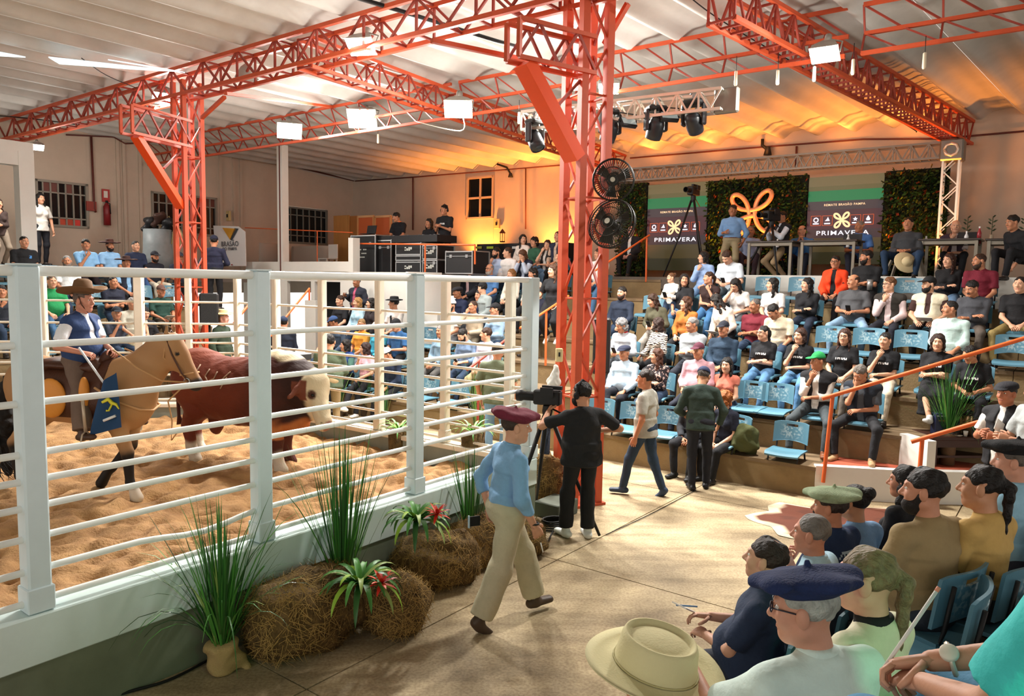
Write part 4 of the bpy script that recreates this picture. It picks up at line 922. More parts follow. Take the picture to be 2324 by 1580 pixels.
# ------------------------------------------------------------ blue chairs of the stands
def chair_material():
    m = bpy.data.materials.new('m_chair'); m.use_nodes = True; nt = m.node_tree; N, L = nt.nodes, nt.links; b = N['Principled BSDF']
    tc = N.new('ShaderNodeTexCoord'); n = N.new('ShaderNodeTexNoise'); n.inputs['Scale'].default_value = 34; n.inputs['Detail'].default_value = 3
    L.new(tc.outputs['Object'], n.inputs['Vector']); r = N.new('ShaderNodeValToRGB'); r.color_ramp.elements[0].position = .50; r.color_ramp.elements[1].position = .60
    r.color_ramp.elements[0].color = (0, 0, 0, 1); r.color_ramp.elements[1].color = (1, 1, 1, 1); L.new(n.outputs[0], r.inputs[0])
    # worn whitish print only on the middle of the backrest
    sp = N.new('ShaderNodeSeparateXYZ'); L.new(tc.outputs['Object'], sp.inputs[0])
    ab = N.new('ShaderNodeMath'); ab.operation = 'ABSOLUTE'; L.new(sp.outputs[0], ab.inputs[0])
    m1 = N.new('ShaderNodeMapRange'); m1.inputs[1].default_value = .17; m1.inputs[2].default_value = .08; L.new(ab.outputs[0], m1.inputs[0])
    m2 = N.new('ShaderNodeMapRange'); m2.inputs[1].default_value = .24; m2.inputs[2].default_value = .30; L.new(sp.outputs[2], m2.inputs[0])
    m3 = N.new('ShaderNodeMapRange'); m3.inputs[1].default_value = .46; m3.inputs[2].default_value = .41; L.new(sp.outputs[2], m3.inputs[0])
    p = None
    for q in (m1, m2, m3):
        if p is None: p = q.outputs[0]; continue
        x = N.new('ShaderNodeMath'); x.operation = 'MULTIPLY'; L.new(p, x.inputs[0]); L.new(q.outputs[0], x.inputs[1]); p = x.outputs[0]
    x = N.new('ShaderNodeMath'); x.operation = 'MULTIPLY'; L.new(p, x.inputs[0]); L.new(r.outputs[0], x.inputs[1])
    y = N.new('ShaderNodeMath'); y.operation = 'MULTIPLY'; L.new(x.outputs[0], y.inputs[0]); y.inputs[1].default_value = .75
    mx = N.new('ShaderNodeMix'); mx.data_type = 'RGBA'; mx.inputs[6].default_value = lin('#527f92'); mx.inputs[7].default_value = lin('#a9bcc0')
    L.new(y.outputs[0], mx.inputs[0]); L.new(mx.outputs[2], b.inputs['Base Color']); b.inputs['Roughness'].default_value = .42
    return m
m_chair = chair_material()
def _chair_meshes():
    # backrest: curved plate with a hand slot near its top
    nx, nz = 12, 8; V = []; G = {}
    for side in (0, 1):
        for j in range(nz + 1):
            for i in range(nx + 1):
                x = (i / nx - .5) * .46; z = .20 + .29 * j / nz; e = abs(i / nx - .5) * 2
                zz = z - (.02 * e ** 6 if j == nz else 0) + (.035 * (1 - e ** 2) if j == 0 else 0)
                y = -.205 - .14 * (z - .2) + .05 * e ** 2; G[side, i, j] = len(V); V.append((x, y - .018 * side, zz))
    hole = {(i, 6) for i in (4, 5, 6, 7)}; Fq = []
    for j in range(nz):
        for i in range(nx):
            if (i, j) in hole: continue
            Fq.append((G[0, i, j], G[0, i, j + 1], G[0, i + 1, j + 1], G[0, i + 1, j])); Fq.append((G[1, i, j], G[1, i + 1, j], G[1, i + 1, j + 1], G[1, i, j + 1]))
            for a, b, di, dj in (((i, j), (i + 1, j), 0, -1), ((i, j + 1), (i + 1, j + 1), 0, 1), ((i, j), (i, j + 1), -1, 0), ((i + 1, j), (i + 1, j + 1), 1, 0)):
                ni, nj = i + di, j + dj
                if (ni, nj) in hole or not (0 <= ni < nx and 0 <= nj < nz): Fq.append((G[0, *a], G[0, *b], G[1, *b], G[1, *a]))
    back = np_mesh('backrest', V, [np.array(Fq)], [m_chair], smooth=False)
    V = []; Fq = []; G = {}; nx, ny = 10, 9
    for side in (0, 1):
        for j in range(ny + 1):
            for i in range(nx + 1):
                x = (i / nx - .5) * .46; y = -.20 + .42 * j / ny; e = abs(i / nx - .5) * 2
                z = .135 - .02 * (1 - e ** 2) * (1 - abs(j / ny - .45)) - (.03 * max(0, (j / ny - .8) / .2) ** 2) - .022 * side; G[side, i, j] = len(V); V.append((x * (1 - .06 * (j == ny)), y, z))
    for j in range(ny):
        for i in range(nx): Fq += [(G[0, i, j], G[0, i + 1, j], G[0, i + 1, j + 1], G[0, i, j + 1]), (G[1, i, j], G[1, i, j + 1], G[1, i + 1, j + 1], G[1, i + 1, j])]
    for i in range(nx): Fq += [(G[0, i, 0], G[1, i, 0], G[1, i + 1, 0], G[0, i + 1, 0]), (G[0, i, ny], G[0, i + 1, ny], G[1, i + 1, ny], G[1, i, ny])]
    for j in range(ny): Fq += [(G[0, 0, j], G[0, 0, j + 1], G[1, 0, j + 1], G[1, 0, j]), (G[0, nx, j], G[1, nx, j], G[1, nx, j + 1], G[0, nx, j + 1])]
    seat = np_mesh('seat', V, [np.array(Fq)], [m_chair], smooth=False)
    L = {}
    for s in (-1, 1):
        B = MB(); x = s * .19
        B.tube([(x, -.25, .44), (x, -.215, .2), (x, -.19, .10), (x, .12, .095)], .012, 6); L['side_frame', s] = B.mesh('side_frame', m_black)
        B = MB(); B.tube([(x, .12, .10), (x, .15, .0)], .013, 6); L['front_leg', s] = B.mesh('leg', m_black)
        B = MB(); B.tube([(x, -.17, .11), (x, -.21, .0)], .013, 6); L['rear_leg', s] = B.mesh('leg', m_black)
    return back, seat, L
CH_BACK, CH_SEAT, CH_L = _chair_meshes()
NCH = 0
def chair(loc, az, label, group='blue chairs of the stands', legs=True, s=1.0):
    Mx = Matrix.Translation(loc) @ Matrix.Rotation(-rad(az), 4, 'Z') @ Matrix.Scale(s, 4)
    t = thing('plastic_chair', label, 'chair', Mx=Mx, group=group)
    mesh_obj('backrest', CH_BACK, t); mesh_obj('seat', CH_SEAT, t)
    for (nm, sd), me in CH_L.items():
        if nm == 'side_frame' or legs: mesh_obj('leg' if 'leg' in nm else 'side_frame', me, t)
    return t
# ------------------------------------------------------------ spectators, placed row by row
AZR, AZL, AZG = -143.0, 127.0, -53.0
TXT = ['x.xx.x.xxx.x', 'xxx.xx.x.x.x']
SEATED = 0
def seat(sec, k, px, py, who, hy=None, dz=None, daz=0, ch=True, **kw):
    """who: label of the person (unique); sec R, B (rows along b) or L (rows along a)"""
    f = kw.get('sex') == 'f'; s = kw.pop('sc_', .93 if f else .97)
    if sec in 'RB':
        p = ata(px, py, T0 + TT * (k - 1) + .14); az = AZR; hz = .4 * k + (.19 if sec == 'R' else .225)
        hy = (24 if sec == 'R' else -8) if hy is None else hy
        s *= 1.0 if sec == 'R' else 1.03
    else:
        p = atb(px, py, 13.0 + TT * (k - 1) + .14); az = AZL; hz = .4 * k + .22; hy = -4 if hy is None else hy
    az += daz; err = p.z - (hz + .643 * s); d = max(-.07, min(.12, err)) if dz is None else dz
    root = Vector((p.x, p.y, .4 * (k - 1))); r = RZ(-rad(az)) @ Vector((0, .03 * s, 0)); root.x -= r.x; root.y -= r.y
    kw.setdefault('group', None)
    o = human('person', who, root, az, hip=(hz + d - root.z) / s, hyaw=hy, sc_=s, **kw)
    A = kw.get('arms'); hm = (o['hands'][0] + o['hands'][1]) / 2; fw = RZ(-rad(az)) @ Vector((0, 1, 0)); nm_ = ' '.join(who.replace('person ', '', 1).split()[:8])
    if A == 'paper': q = hm + fw * .09 + UZ * .035; tg = thing('paper_sheet', 'white paper on the lap of the person ' + nm_, 'paper', q, -rad(az)); MB().box((0, 0, 0), (.22, .17, .004), Matrix.Rotation(.35, 3, 'X')).build('sheet', m_white, tg, local=True)
    if A == 'phone': q = hm + fw * .10 + UZ * .05; tg = thing('phone', 'dark phone in the hands of the person ' + nm_, 'phone', q, -rad(az)); MB().box((0, 0, 0), (.075, .012, .14), Matrix.Rotation(-.7, 3, 'X'), .004).build('case', m_black, tg, local=True); MB().box(Matrix.Rotation(-.7, 3, 'X') @ Vector((0, -.0065, 0)), (.065, .002, .125), Matrix.Rotation(-.7, 3, 'X')).build('display', m_glass, tg, local=True)
    if ch:
        c = Vector((p.x, p.y, .4 * k)) - RZ(-rad(az)) @ Vector((0, .02, 0)); short = who.replace('person ', '', 1)
        w_ = short.split(); chair(c, az, 'blue plastic chair holding the person ' + ' '.join(w_[:9]))
    return o
SK = ('#c48e70', '#b57c5c', '#d3a183', '#9a6648')
D = '#17120f'; BRN = '#3a2417'; LBR = '#6a4428'; GRY = '#8d8a86'; BLN = '#a67c48'; JEAN = '#3f6285'; DJ = '#26374e'; BK = '#17181c'; KH = '#8f7a58'
S = seat
# --- stand under the stage, row 6 down to row 1
S('R', 6, 1659, 578, 'person in white short sleeved shirt looking down below the standing speaker', 10, hpitch=-35, lean=8, arms='phone', top='#cfdbe4', bottom='#5d6a70', sk=SK[2], hair=('short', BRN), sc_=1.02)
S('R', 6, 1598, 584, 'person in pale blue sweater and denim shorts touching her cheek', 45, sex='f', arms='mouth', top='#8ea9d2', sleeve='long', bottom='#6f8db0', bkind='shorts', sk=SK[2], hair=('bob', D))
S('R', 5, 1525, 597, 'small child in white top and jeans on the top row', 30, sex='f', sc_=.74, arms='phone', top='#e3ddd2', sleeve='long', bottom=DJ, sk=SK[2], hair=('bun', LBR), ch=False, dz=.17)
S('R', 5, 1551, 635, 'person with long black hair and black top beside the child', -30, sex='f', arms='lap', top=BK, bottom=JEAN, sk=SK[0], hair=('long', D))
S('R', 5, 1610, 631, 'person in brown sleeveless top and jeans with dark ponytail', 40, sex='f', arms='chinl', top='#2c1a18', sleeve='cap', bottom='#3a6690', sk=SK[0], hair=('pony', BRN))
S('R', 4, 1651, 652, 'person in cream blouse bending over a sheet of paper', 70, sex='f', daz=18, lean=20, hpitch=-30, arms='paper', top='#ddd0c2', sleeve='long', bottom=BK, sk=SK[0], hair=('long', D))
S('R', 5, 1678, 642, 'person in white tee hiding her face behind one hand', 10, sex='f', lean=12, hpitch=-28, arms='brow', top='#d9d6d0', bottom='#44464a', sk=SK[0], hair=('long', D))
S('R', 4, 1411, 660, 'bearded person in navy shirt near the tall orange column', 0, arms='thigh', top='#1c2638', sleeve='rolled', bottom=DJ, sk=SK[2], hair=('short', D), beard=('beard', '#2a1a12'), collar='#1c2638', bulk=1.12, legs='wide')
S('R', 4, 1492, 678, 'person in olive jacket looking at the phone with brown hair down', 35, sex='f', lean=8, hpitch=-22, arms='phone', top='#4c4a38', sleeve='long', bottom='#8f8a82', sk=SK[2], hair=('long', BRN))
S('R', 4, 1558, 688, 'person in mustard top with very long chestnut hair', 50, sex='f', arms='lap', top='#a8662a', bottom=BK, sk=SK[2], hair=('long', '#4a2a18'), sleeve='long')
S('R', 5, 1755, 646, 'person in white tee with brown handbag on her lap', 50, sex='f', arms='clasp', top='#d4d2ce', bottom='#5f83a6', sk=SK[2], hair=('long', D))
S('R', 5, 1833, 646, 'person with long black hair in a black jacket arms folded', 35, sex='f', arms='cross', top='#16171b', sleeve='long', bottom='#1d2636', sk=SK[2], hair=('long', D))
S('R', 6, 1896, 595, 'person in bright orange jacket over black top', 5, sex='f', arms='lap', top='#111216', over='#e8451c', overkind='jacket', bottom=BK, sk=SK[1], hair=('pony', D), glasses='#222222')
S('R', 6, 1969, 584, 'bearded person in black tee with tumbler beside the orange jacket', 50, arms='cross', top='#17181b', bottom=BK, sk=SK[1], hair=('short', D), beard=('beard', D), bulk=1.1)
S('R', 5, 1939, 639, 'balding person in charcoal polo and pale jeans holding a phone', 35, arms='phone', top='#4a4b4e', bottom='#7f9db8', sk=SK[1], hair=('bald', BRN), bulk=1.15, legs='wide')
S('R', 5, 2021, 646, 'person in pink shirt and dark vest sipping a drink', 40, arms='mouth', top='#cdb9b9', sleeve='long', over='#2f2b27', bottom='#1a1c26', sk=SK[2], hair=('short', LBR), collar='#cdb9b9', glasses='#333333')
S('R', 5, 2111, 646, 'bearded person in cream vest and black cap holding paper', 45, arms='paper', top='#3a2320', over='#d8d0b6', bottom=BK, sk=SK[2], hair=('short', D), hat=('cap', '#17181a'), beard=('beard', D), bulk=1.15)
S('R', 6, 2155, 591, 'person with long brown hair black top and jeans on the top row', 25, sex='f', arms='cross', top='#141417', sleeve='long', bottom='#5b7896', sk=SK[2], hair=('long', '#3a2015'))
S('R', 6, 2229, 591, 'person in maroon polo leaning forward on the top row', 50, lean=14, arms='clasp', top='#6d1a2b', bottom=DJ, sk=SK[1], hair=('crop', BRN), beard=('beard', '#3a2a20'), bulk=1.1, collar='#6d1a2b')
S('R', 5, 2213, 652, 'person in dark grey sweatshirt with folded arms', 30, hpitch=-20, arms='cross', top='#44464c', sleeve='long', bottom='#5a5048', sk=SK[1], hair=('short', D), beard=('moustache', '#555'))
S('R', 5, 2316, 646, 'person in black polo and khaki trousers with clasped hands', 15, arms='clasp', top='#17171a', bottom='#8c7a4a', sk=SK[2], hair=('crop', D), collar='#17171a', legs='wide', bulk=1.08)
S('R', 4, 2160, 701, 'person in pale aqua shirt turning sideways behind the black tees', 55, arms='lap', top='#b9d2cd', sleeve='rolled', bottom='#4d443c', sk=SK[1], hair=('crop', D), collar='#b9d2cd', bulk=1.1)
S('R', 4, 1714, 694, 'person in maroon polo with grey cropped hair mid stand', 20, arms='cross', top='#6d1f2c', bottom=DJ, sk=SK[3], hair=('crop', '#5a5450'), collar='#6d1f2c')
S('R', 4, 1772, 699, 'person in cream polo bowing over the lap', 35, lean=14, hpitch=-32, arms='lap', top='#dccfb4', bottom=DJ, sk=SK[1], hair=('short', D), collar='#dccfb4')
S('R', 3, 1415, 737, 'grey haired person with red neckerchief in pale shirt', 20, hpitch=-18, arms='phone', top='#aab0b8', sleeve='long', bottom='#3d4248', sk=SK[1], hair=('curly', '#7d7d7e'), collar='#b3242c')
S('R', 3, 1492, 736, 'person in zebra striped blouse turning her head away', 75, sex='f', daz=25, arms='paper', top='zebra', sleeve='long', bottom=BK, sk=SK[1], hair=('bob', '#33201a'))
S('R', 3, 1572, 737, 'grey haired person in blue grey shirt with folded arms', 35, arms='cross', top='#98a0a4', sleeve='long', bottom='#1e222c', sk=SK[1], hair=('short', '#807d7a'), collar='#98a0a4')
S('R', 3, 1642, 747, 'person in dark teal shirt and navy cap with sunglasses on it', 5, arms='clasp', top='#22364a', sleeve='long', bottom='#3a3a3c', sk=SK[1], hair=('crop', GRY), hat=('cap', '#191d28'), bulk=1.12, collar='#22364a')
T_ = dict(sex='f', top='#15161a', prt=(-.085, .085, .285, .318, 1, '#d8d8d8', TXT))
S('R', 3, 1734, 756, 'person with glasses and folded arms in printed black tee and jeans', 30, arms='cross', bottom='#4b7297', sk=SK[2], hair=('pony', D), glasses='#1a1a1a', **T_)
S('R', 3, 1816, 762, 'person in printed black tee resting her chin above a dark bag', 15, arms='chin', bottom='#5580a8', sk=SK[2], hair=('bob', '#3d241a'), **T_)
S('R', 3, 1916, 764, 'person with glasses and long reddish hair in printed black tee', 0, arms='lap', bottom='#6a6056', sk=SK[2], hair=('long', '#41251a'), glasses='#1a1a1a', **T_)
S('R', 3, 2009, 773, 'person in printed black tee and cream trousers holding her chin', 10, arms='chin', bottom='#cdbfa8', sk=SK[2], hair=('pony', D), **T_)
S('R', 3, 2128, 777, 'person in printed black tee long skirt and white sneakers', -5, arms='cross', bottom='#131418', bkind='skirt', legs='cross', shoe='#c9c9c6', sk=SK[2], hair=('bob', '#2f1c14'), **T_)
S('R', 3, 2212, 796, 'person in printed black tee looking at a phone by the tall grass', 30, lean=10, hpitch=-20, arms='phone', bottom=BK, sk=SK[1], hair=('pony', D), dz=-.1, **T_)
S('R', 2, 1417, 801, 'person in pale blue shirt and navy beret with crossed legs', 5, arms='thigh', top='#b3c9da', sleeve='long', bottom='#181b24', legs='cross', sk=SK[1], hair=('crop', GRY), hat=('flatcap', '#1a2036'), collar='#b3c9da', bulk=1.15)
S('R', 2, 1492, 808, 'person with chestnut hair in dark floral blouse', 45, sex='f', arms='cross', top='floral', sleeve='long', bottom=DJ, sk=SK[2], hair=('long', '#4f2d1c'))
S('R', 2, 1585, 797, 'person in pink shirt and maroon cap with a paper on his knee', 5, arms='paper', top='#b78e97', sleeve='long', bottom='#1d2230', sk=SK[1], hair=('crop', GRY), hat=('cap', '#4d2030'), collar='#b78e97', bulk=1.2, legs='wide')
S('R', 2, 1648, 831, 'person with long black hair in salmon top', -5, sex='f', arms='lap', top='#c4705c', sleeve='cap', bottom='#2d3f58', sk=SK[2], hair=('long', D))
S('R', 1, 1655, 905, 'red haired person in navy top leaning to the side in the front row', 70, sex='f', daz=20, lean=12, arms='clasp', top='#161b2c', bottom=BK, shoe='#111111', sk=SK[2], hair=('curly', '#a05a24'))
S('R', 1, 1580, 905, 'person in dark clothes hidden behind the walker in green jacket', 20, arms='lap', top='#22242a', sleeve='long', bottom='#15161c', shoe='#111111', sk=SK[1], hair=('short', D))
S('R', 2, 1858, 820, 'person in green cap and black sweater with crossed ankles', 35, arms='chin', top='#d8d4cc', sleeve='rolled', over='#1b1b1f', bottom='#3c4448', shoe='#7a4a2e', legs='wide', sk=SK[1], hair=('crop', BRN), hat=('cap', '#1d8a48'), bulk=1.05)
S('R', 2, 1962, 841, 'grey haired person in slate polo covering his mouth', 15, hpitch=-25, lean=10, arms='face', top='#4c525a', over='#1e2530', bottom='#1b1c20', shoe='#a58560', legs='wide', sk=SK[1], hair=('short', '#6b645c'), bulk=1.05)
S('R', 6, 1359, 577, 'person in white shirt and jeans behind the tall orange column', 20, arms='lap', top='#dcdad6', sleeve='long', bottom=JEAN, sk=SK[0], hair=('short', BRN))
# --- stand behind the pen corner
S('B', 7, 1185, 524, 'person in white blouse against the orange lit wall', -50, sex='f', arms='lap', top='#e0d6cc', sleeve='long', bottom=BK, sk=SK[2], hair=('long', D), dz=.1)
S('B', 7, 1266, 514, 'person in navy vest against the orange lit wall', 0, arms='lap', top='#b7a08c', sleeve='long', over='#22283c', bottom=BK, sk=SK[0], hair=('crop', BRN), dz=.12)
S('B', 7, 1212, 550, 'person with dark curly hair in green top', 0, sex='f', arms='lap', top='#2f5a44', bottom='#6f8fae', sk=SK[0], hair=('curly', D))
S('B', 7, 1241, 556, 'person with brown hair and dark waistcoat holding her head', -20, sex='f', arms='face', top='#cfcac4', over='#26201e', bottom='#5f7d9c', sk=SK[2], hair=('long', BRN))
S('B', 6, 1126, 574, 'bearded person in pale blue shirt rubbing his chin', 10, arms='chin', top='#a6b7d4', sleeve='long', bottom=DJ, sk=SK[0], hair=('short', D), beard=('beard', D))
S('B', 6, 1153, 570, 'person in white shirt looking towards his neighbour', 50, arms='lap', top='#e2dedb', sleeve='long', bottom=DJ, sk=SK[2], hair=('crop', BRN))
S('B', 6, 1194, 576, 'person in navy waistcoat hiding the face in both hands', 0, sex='f', hpitch=-25, lean=10, arms=((.06, .16, .47), (-.06, .16, .47), .5), top='#b9c7dc', sleeve='long', over='#1d2438', bottom=DJ, sk=SK[2], hair=('bob', '#5a3a26'))
S('B', 6, 1268, 584, 'person with dark hair in patterned grey top', -10, sex='f', arms='lap', top='#6b6258', bottom=BK, sk=SK[2], hair=('pony', D))
S('B', 5, 1067, 611, 'grey haired person in dark blazer over pink shirt', 5, arms='lap', top='#d8b9bd', sleeve='long', over='#1c1f28', overkind='jacket', bottom='#24262c', sk=SK[1], hair=('crop', '#7a7672'))
S('B', 5, 1111, 611, 'bald bearded person with dark glasses in blue shirt', 5, arms='lap', top='#4f7db4', bottom=DJ, sk=SK[0], hair=('bald', GRY), beard=('beard', '#a8a39c'), glasses='#111111')
S('B', 5, 1160, 623, 'blond person in white knit top by the fence corner', 0, sex='f', arms='clasp', top='#e1d9cc', sleeve='long', bottom=BK, sk=SK[2], hair=('bob', '#8b6238'))
S('B', 5, 1209, 622, 'person with dark wavy hair in white top above the corner post', 15, sex='f', arms='lap', top='#ddd3c4', sleeve='long', bottom=BK, sk=SK[0], hair=('curly', D))
S('B', 4, 1039, 664, 'person in navy jacket and dark brimmed hat', 20, arms='lap', top='#1a2440', sleeve='long', bottom=BK, sk=SK[3], hair=('crop', D), hat=('flatcap', '#1a1a20'))
S('B', 4, 1099, 654, 'person in grey sweater and black cap turning to talk', 75, daz=15, lean=6, arms='lap', top='#8f9a9a', sleeve='long', bottom=DJ, sk=SK[2], hair=('short', D), hat=('cap', '#141519'))
S('B', 4, 1087, 680, 'dark haired person with hand at the mouth behind the beige shirt', 0, arms='mouth', top='#23304c', sleeve='long', bottom=BK, sk=SK[0], hair=('short', D), ch=False)
S('B', 3, 1024, 694, 'bearded person in white shirt and white cap', 5, arms='lap', top='#e0dcd4', bottom='#55585c', sk=SK[0], hair=('crop', D), hat=('cap', '#c9cbd0'), beard=('beard', D))
S('B', 3, 1073, 696, 'person in beige jacket holding his forehead', 0, arms='brow', top='#b8a890', sleeve='long', bottom='#6b6252', sk=SK[1], hair=('crop', BRN))
S('B', 3, 1124, 703, 'person in light blue shirt and black cap with hand on chin', 30, arms='chin', top='#8fadc8', sleeve='long', bottom=DJ, sk=SK[0], hair=('short', D), hat=('cap', '#15161a'))
S('B', 3, 771, 675, 'person in black tee below the equipment cases', 0, arms='thigh', top='#15171c', bottom=DJ, sk=SK[2], hair=('short', BRN))
S('B', 3, 811, 687, 'blond person in pale blue blouse beside the black tee', 10, sex='f', arms='lap', top='#a8cbdc', sleeve='long', bottom=DJ, sk=SK[2], hair=('bob', BLN))
S('B', 3, 842, 680, 'dark haired person beside the thin fence post', 30, sex='f', arms='lap', top='#2a2426', bottom=BK, sk=SK[2], hair=('long', D))
S('B', 3, 894, 689, 'person in white shirt black tie and black hat', 50, arms='lap', top='#dcd7d2', bottom=BK, sk=SK[0], hair=('short', D), hat=('brimhat', '#15161b'), prt=(-.03, .03, .10, .38, 1, '#15161b', ['xx'] * 8))
S('B', 2, 744, 733, 'dark haired person in pale top at the end of the second row', 10, sex='f', arms='lap', top='#c9cfc2', bottom=DJ, sk=SK[2], hair=('long', '#3a1f16'))
S('B', 2, 772, 728, 'person in slate shirt and blue cap seen from behind', 40, lean=14, hpitch=-15, arms='lap', top='#44566c', sleeve='long', bottom=DJ, sk=SK[3], hair=('crop', D), hat=('cap', '#2a4470'))
S('B', 2, 818, 737, 'sandy haired person in orange yellow top', -40, arms='lap', top='#e09a3c', bottom='#59616a', sk=SK[1], hair=('short', '#8a6a42'))
S('B', 2, 858, 742, 'person in cyan shirt beside the orange yellow top', 0, arms='lap', top='#3fa3bd', sleeve='long', bottom=DJ, sk=SK[1], hair=('crop', BRN), hat=('flatcap', '#d8c2a8'))
S('B', 2, 902, 735, 'person in blue shirt and black cap reading his hands', 10, hpitch=-15, arms='phone', top='#2f5d8f', bottom=BK, sk=SK[0], hair=('short', D), hat=('cap', '#131418'))
S('B', 1, 784, 784, 'dark haired person in blue vest in the front row', 30, sex='f', arms='lap', top='#5a8a80', over='#23407c', bottom=BK, sk=SK[0], hair=('bob', D))
S('B', 1, 829, 791, 'person in pink tee sipping mate in the front row', 45, sex='f', arms='mouth', top='#d8a8b4', bottom='#17171c', legs='cross', sk=SK[2], hair=('bob', '#2d1a18'), shoe='#d8d4d0')
S('B', 1, 893, 800, 'person in navy clothes with white cap in the front row', 20, hpitch=-20, lean=12, arms='clasp', top='#1f2c44', sleeve='long', bottom=BK, sk=SK[1], hair=('crop', D), hat=('cap', '#d9d9dc'))
S('B', 2, 1060, 757, 'bearded person in denim shirt checking a phone', 10, hpitch=-25, lean=6, arms='phone', top='#6f87a8', sleeve='rolled', bottom=DJ, sk=SK[2], hair=('short', D), beard=('beard', D))
S('B', 2, 1104, 759, 'person in lilac shirt beside the denim shirt', 60, arms='lap', top='#c2bfd0', sleeve='rolled', bottom='#9a8a66', sk=SK[2], hair=('short', BRN))
S('B', 2, 1000, 752, 'person in pale denim jacket behind the slim fence post', 0, arms='lap', top='#7d9ab0', sleeve='long', bottom='#4c4a48', sk=SK[1], hair=('short', GRY))
S('B', 4, 1228, 664, 'person in dark jacket seated beside the stair rail', 10, sex='f', lean=10, arms='paper', top='#1f2230', over='#24283a', overkind='jacket', bottom='#1a1e2e', sk=SK[2], hair=('crop', LBR))
# --- far stand at the left
S('L', 6, 54, 526, 'person in black polo with blue badge by the white pillar', -5, arms='lap', top='#17181b', bottom='#34527a', sk=SK[0], hair=('crop', D), bulk=1.15, prt=(-.10, -.05, .30, .36, 1, '#3f7fc0', ['xx', 'xx']), dz=.1)
S('L', 6, 195, 537, 'dark haired person in sky blue shirt with hand at the mouth', 10, arms='mouth', top='#7fb0da', bottom='#2c1f22', sk=SK[1], hair=('short', D), bulk=1.1, dz=.1)
S('L', 6, 249, 542, 'person in sky blue shirt and brown wide hat', 0, arms='lap', top='#86b2da', bottom=BK, sk=SK[1], hair=('crop', D), hat=('brimhat', '#4a2a22'), beard=('beard', D), sc_=.94)
S('L', 6, 308, 546, 'person in navy polo on the top row of the far stand', 0, arms='lap', top='#1d2740', bottom='#33507c', sk=SK[2], hair=('crop', D))
S('L', 5, 153, 583, 'person in white shirt and dark scarf on the far stand', 20, arms='lap', top='#d9e2e4', bottom='#2a3850', sk=SK[1], hair=('crop', GRY), collar='#34504a', beard=('beard', '#6a645e'))
S('L', 5, 287, 585, 'person in dark vest and brown felt hat on the far stand', 5, arms='lap', top='#7fa8cc', over='#1d2434', bottom=BK, sk=SK[1], hair=('crop', D), hat=('brimhat', '#3a2420'))
S('L', 6, 347, 581, 'person in black and white cap and cream trousers', 0, lean=10, arms='clasp', top='#191c26', bottom='#d5cdb8', sk=SK[1], hair=('crop', D), hat=('cap', '#20222a'), beard=('beard', D), dz=-.1)
S('L', 4, 118, 622, 'person in green polo behind the near railing', 5, arms='thigh', top='#1f8a50', bottom=JEAN, sk=SK[2], hair=('crop', '#6d5a48'), bulk=1.15)
S('L', 4, 257, 622, 'person in navy tee with folded arms on the far stand', 0, arms='cross', top='#1b2030', bottom=DJ, sk=SK[1], hair=('crop', D))
S('L', 4, 366, 661, 'person in dark green polo and brown cap holding papers', 0, arms='paper', top='#1f4038', bottom='#4d4438', sk=SK[1], hair=('crop', GRY), hat=('cap', '#5a4038'), bulk=1.1)
S('L', 3, 300, 672, 'person in pale grey tee behind the double fence post', 0, arms='thigh', top='#b9b9aa', bottom='#8d8468', sk=SK[0], hair=('crop', GRY), bulk=1.1)
S('L', 3, 266, 716, 'person in slate tee and black cap resting his cheek', 15, arms='chin', top='#3e4656', bottom=DJ, sk=SK[0], hair=('crop', GRY), hat=('cap', '#1d222b'))
S('L', 3, 328, 712, 'dark haired person in black holding a red tablet', 5, hpitch=-12, arms='phone', top='#17181d', bottom=BK, sk=SK[2], hair=('short', D))
S('L', 4, 4, 664, 'person at the far end behind the nearest thick post', 10, arms='mouth', top='#20242e', sleeve='long', bottom=DJ, sk=SK[1], hair=('short', D))
S('L', 2, 400, 742, 'person in blue shirt low behind the horse head', 10, arms='lap', top='#3f87c4', bottom=BK, sk=SK[0], hair=('crop', LBR))
S('L', 6, 408, 588, 'person in striped dark cap beside the orange lattice column', 0, arms='lap', top='#2c3242', bottom=BK, sk=SK[1], hair=('crop', D), hat=('cap', '#3a3f4c'), dz=-.1)
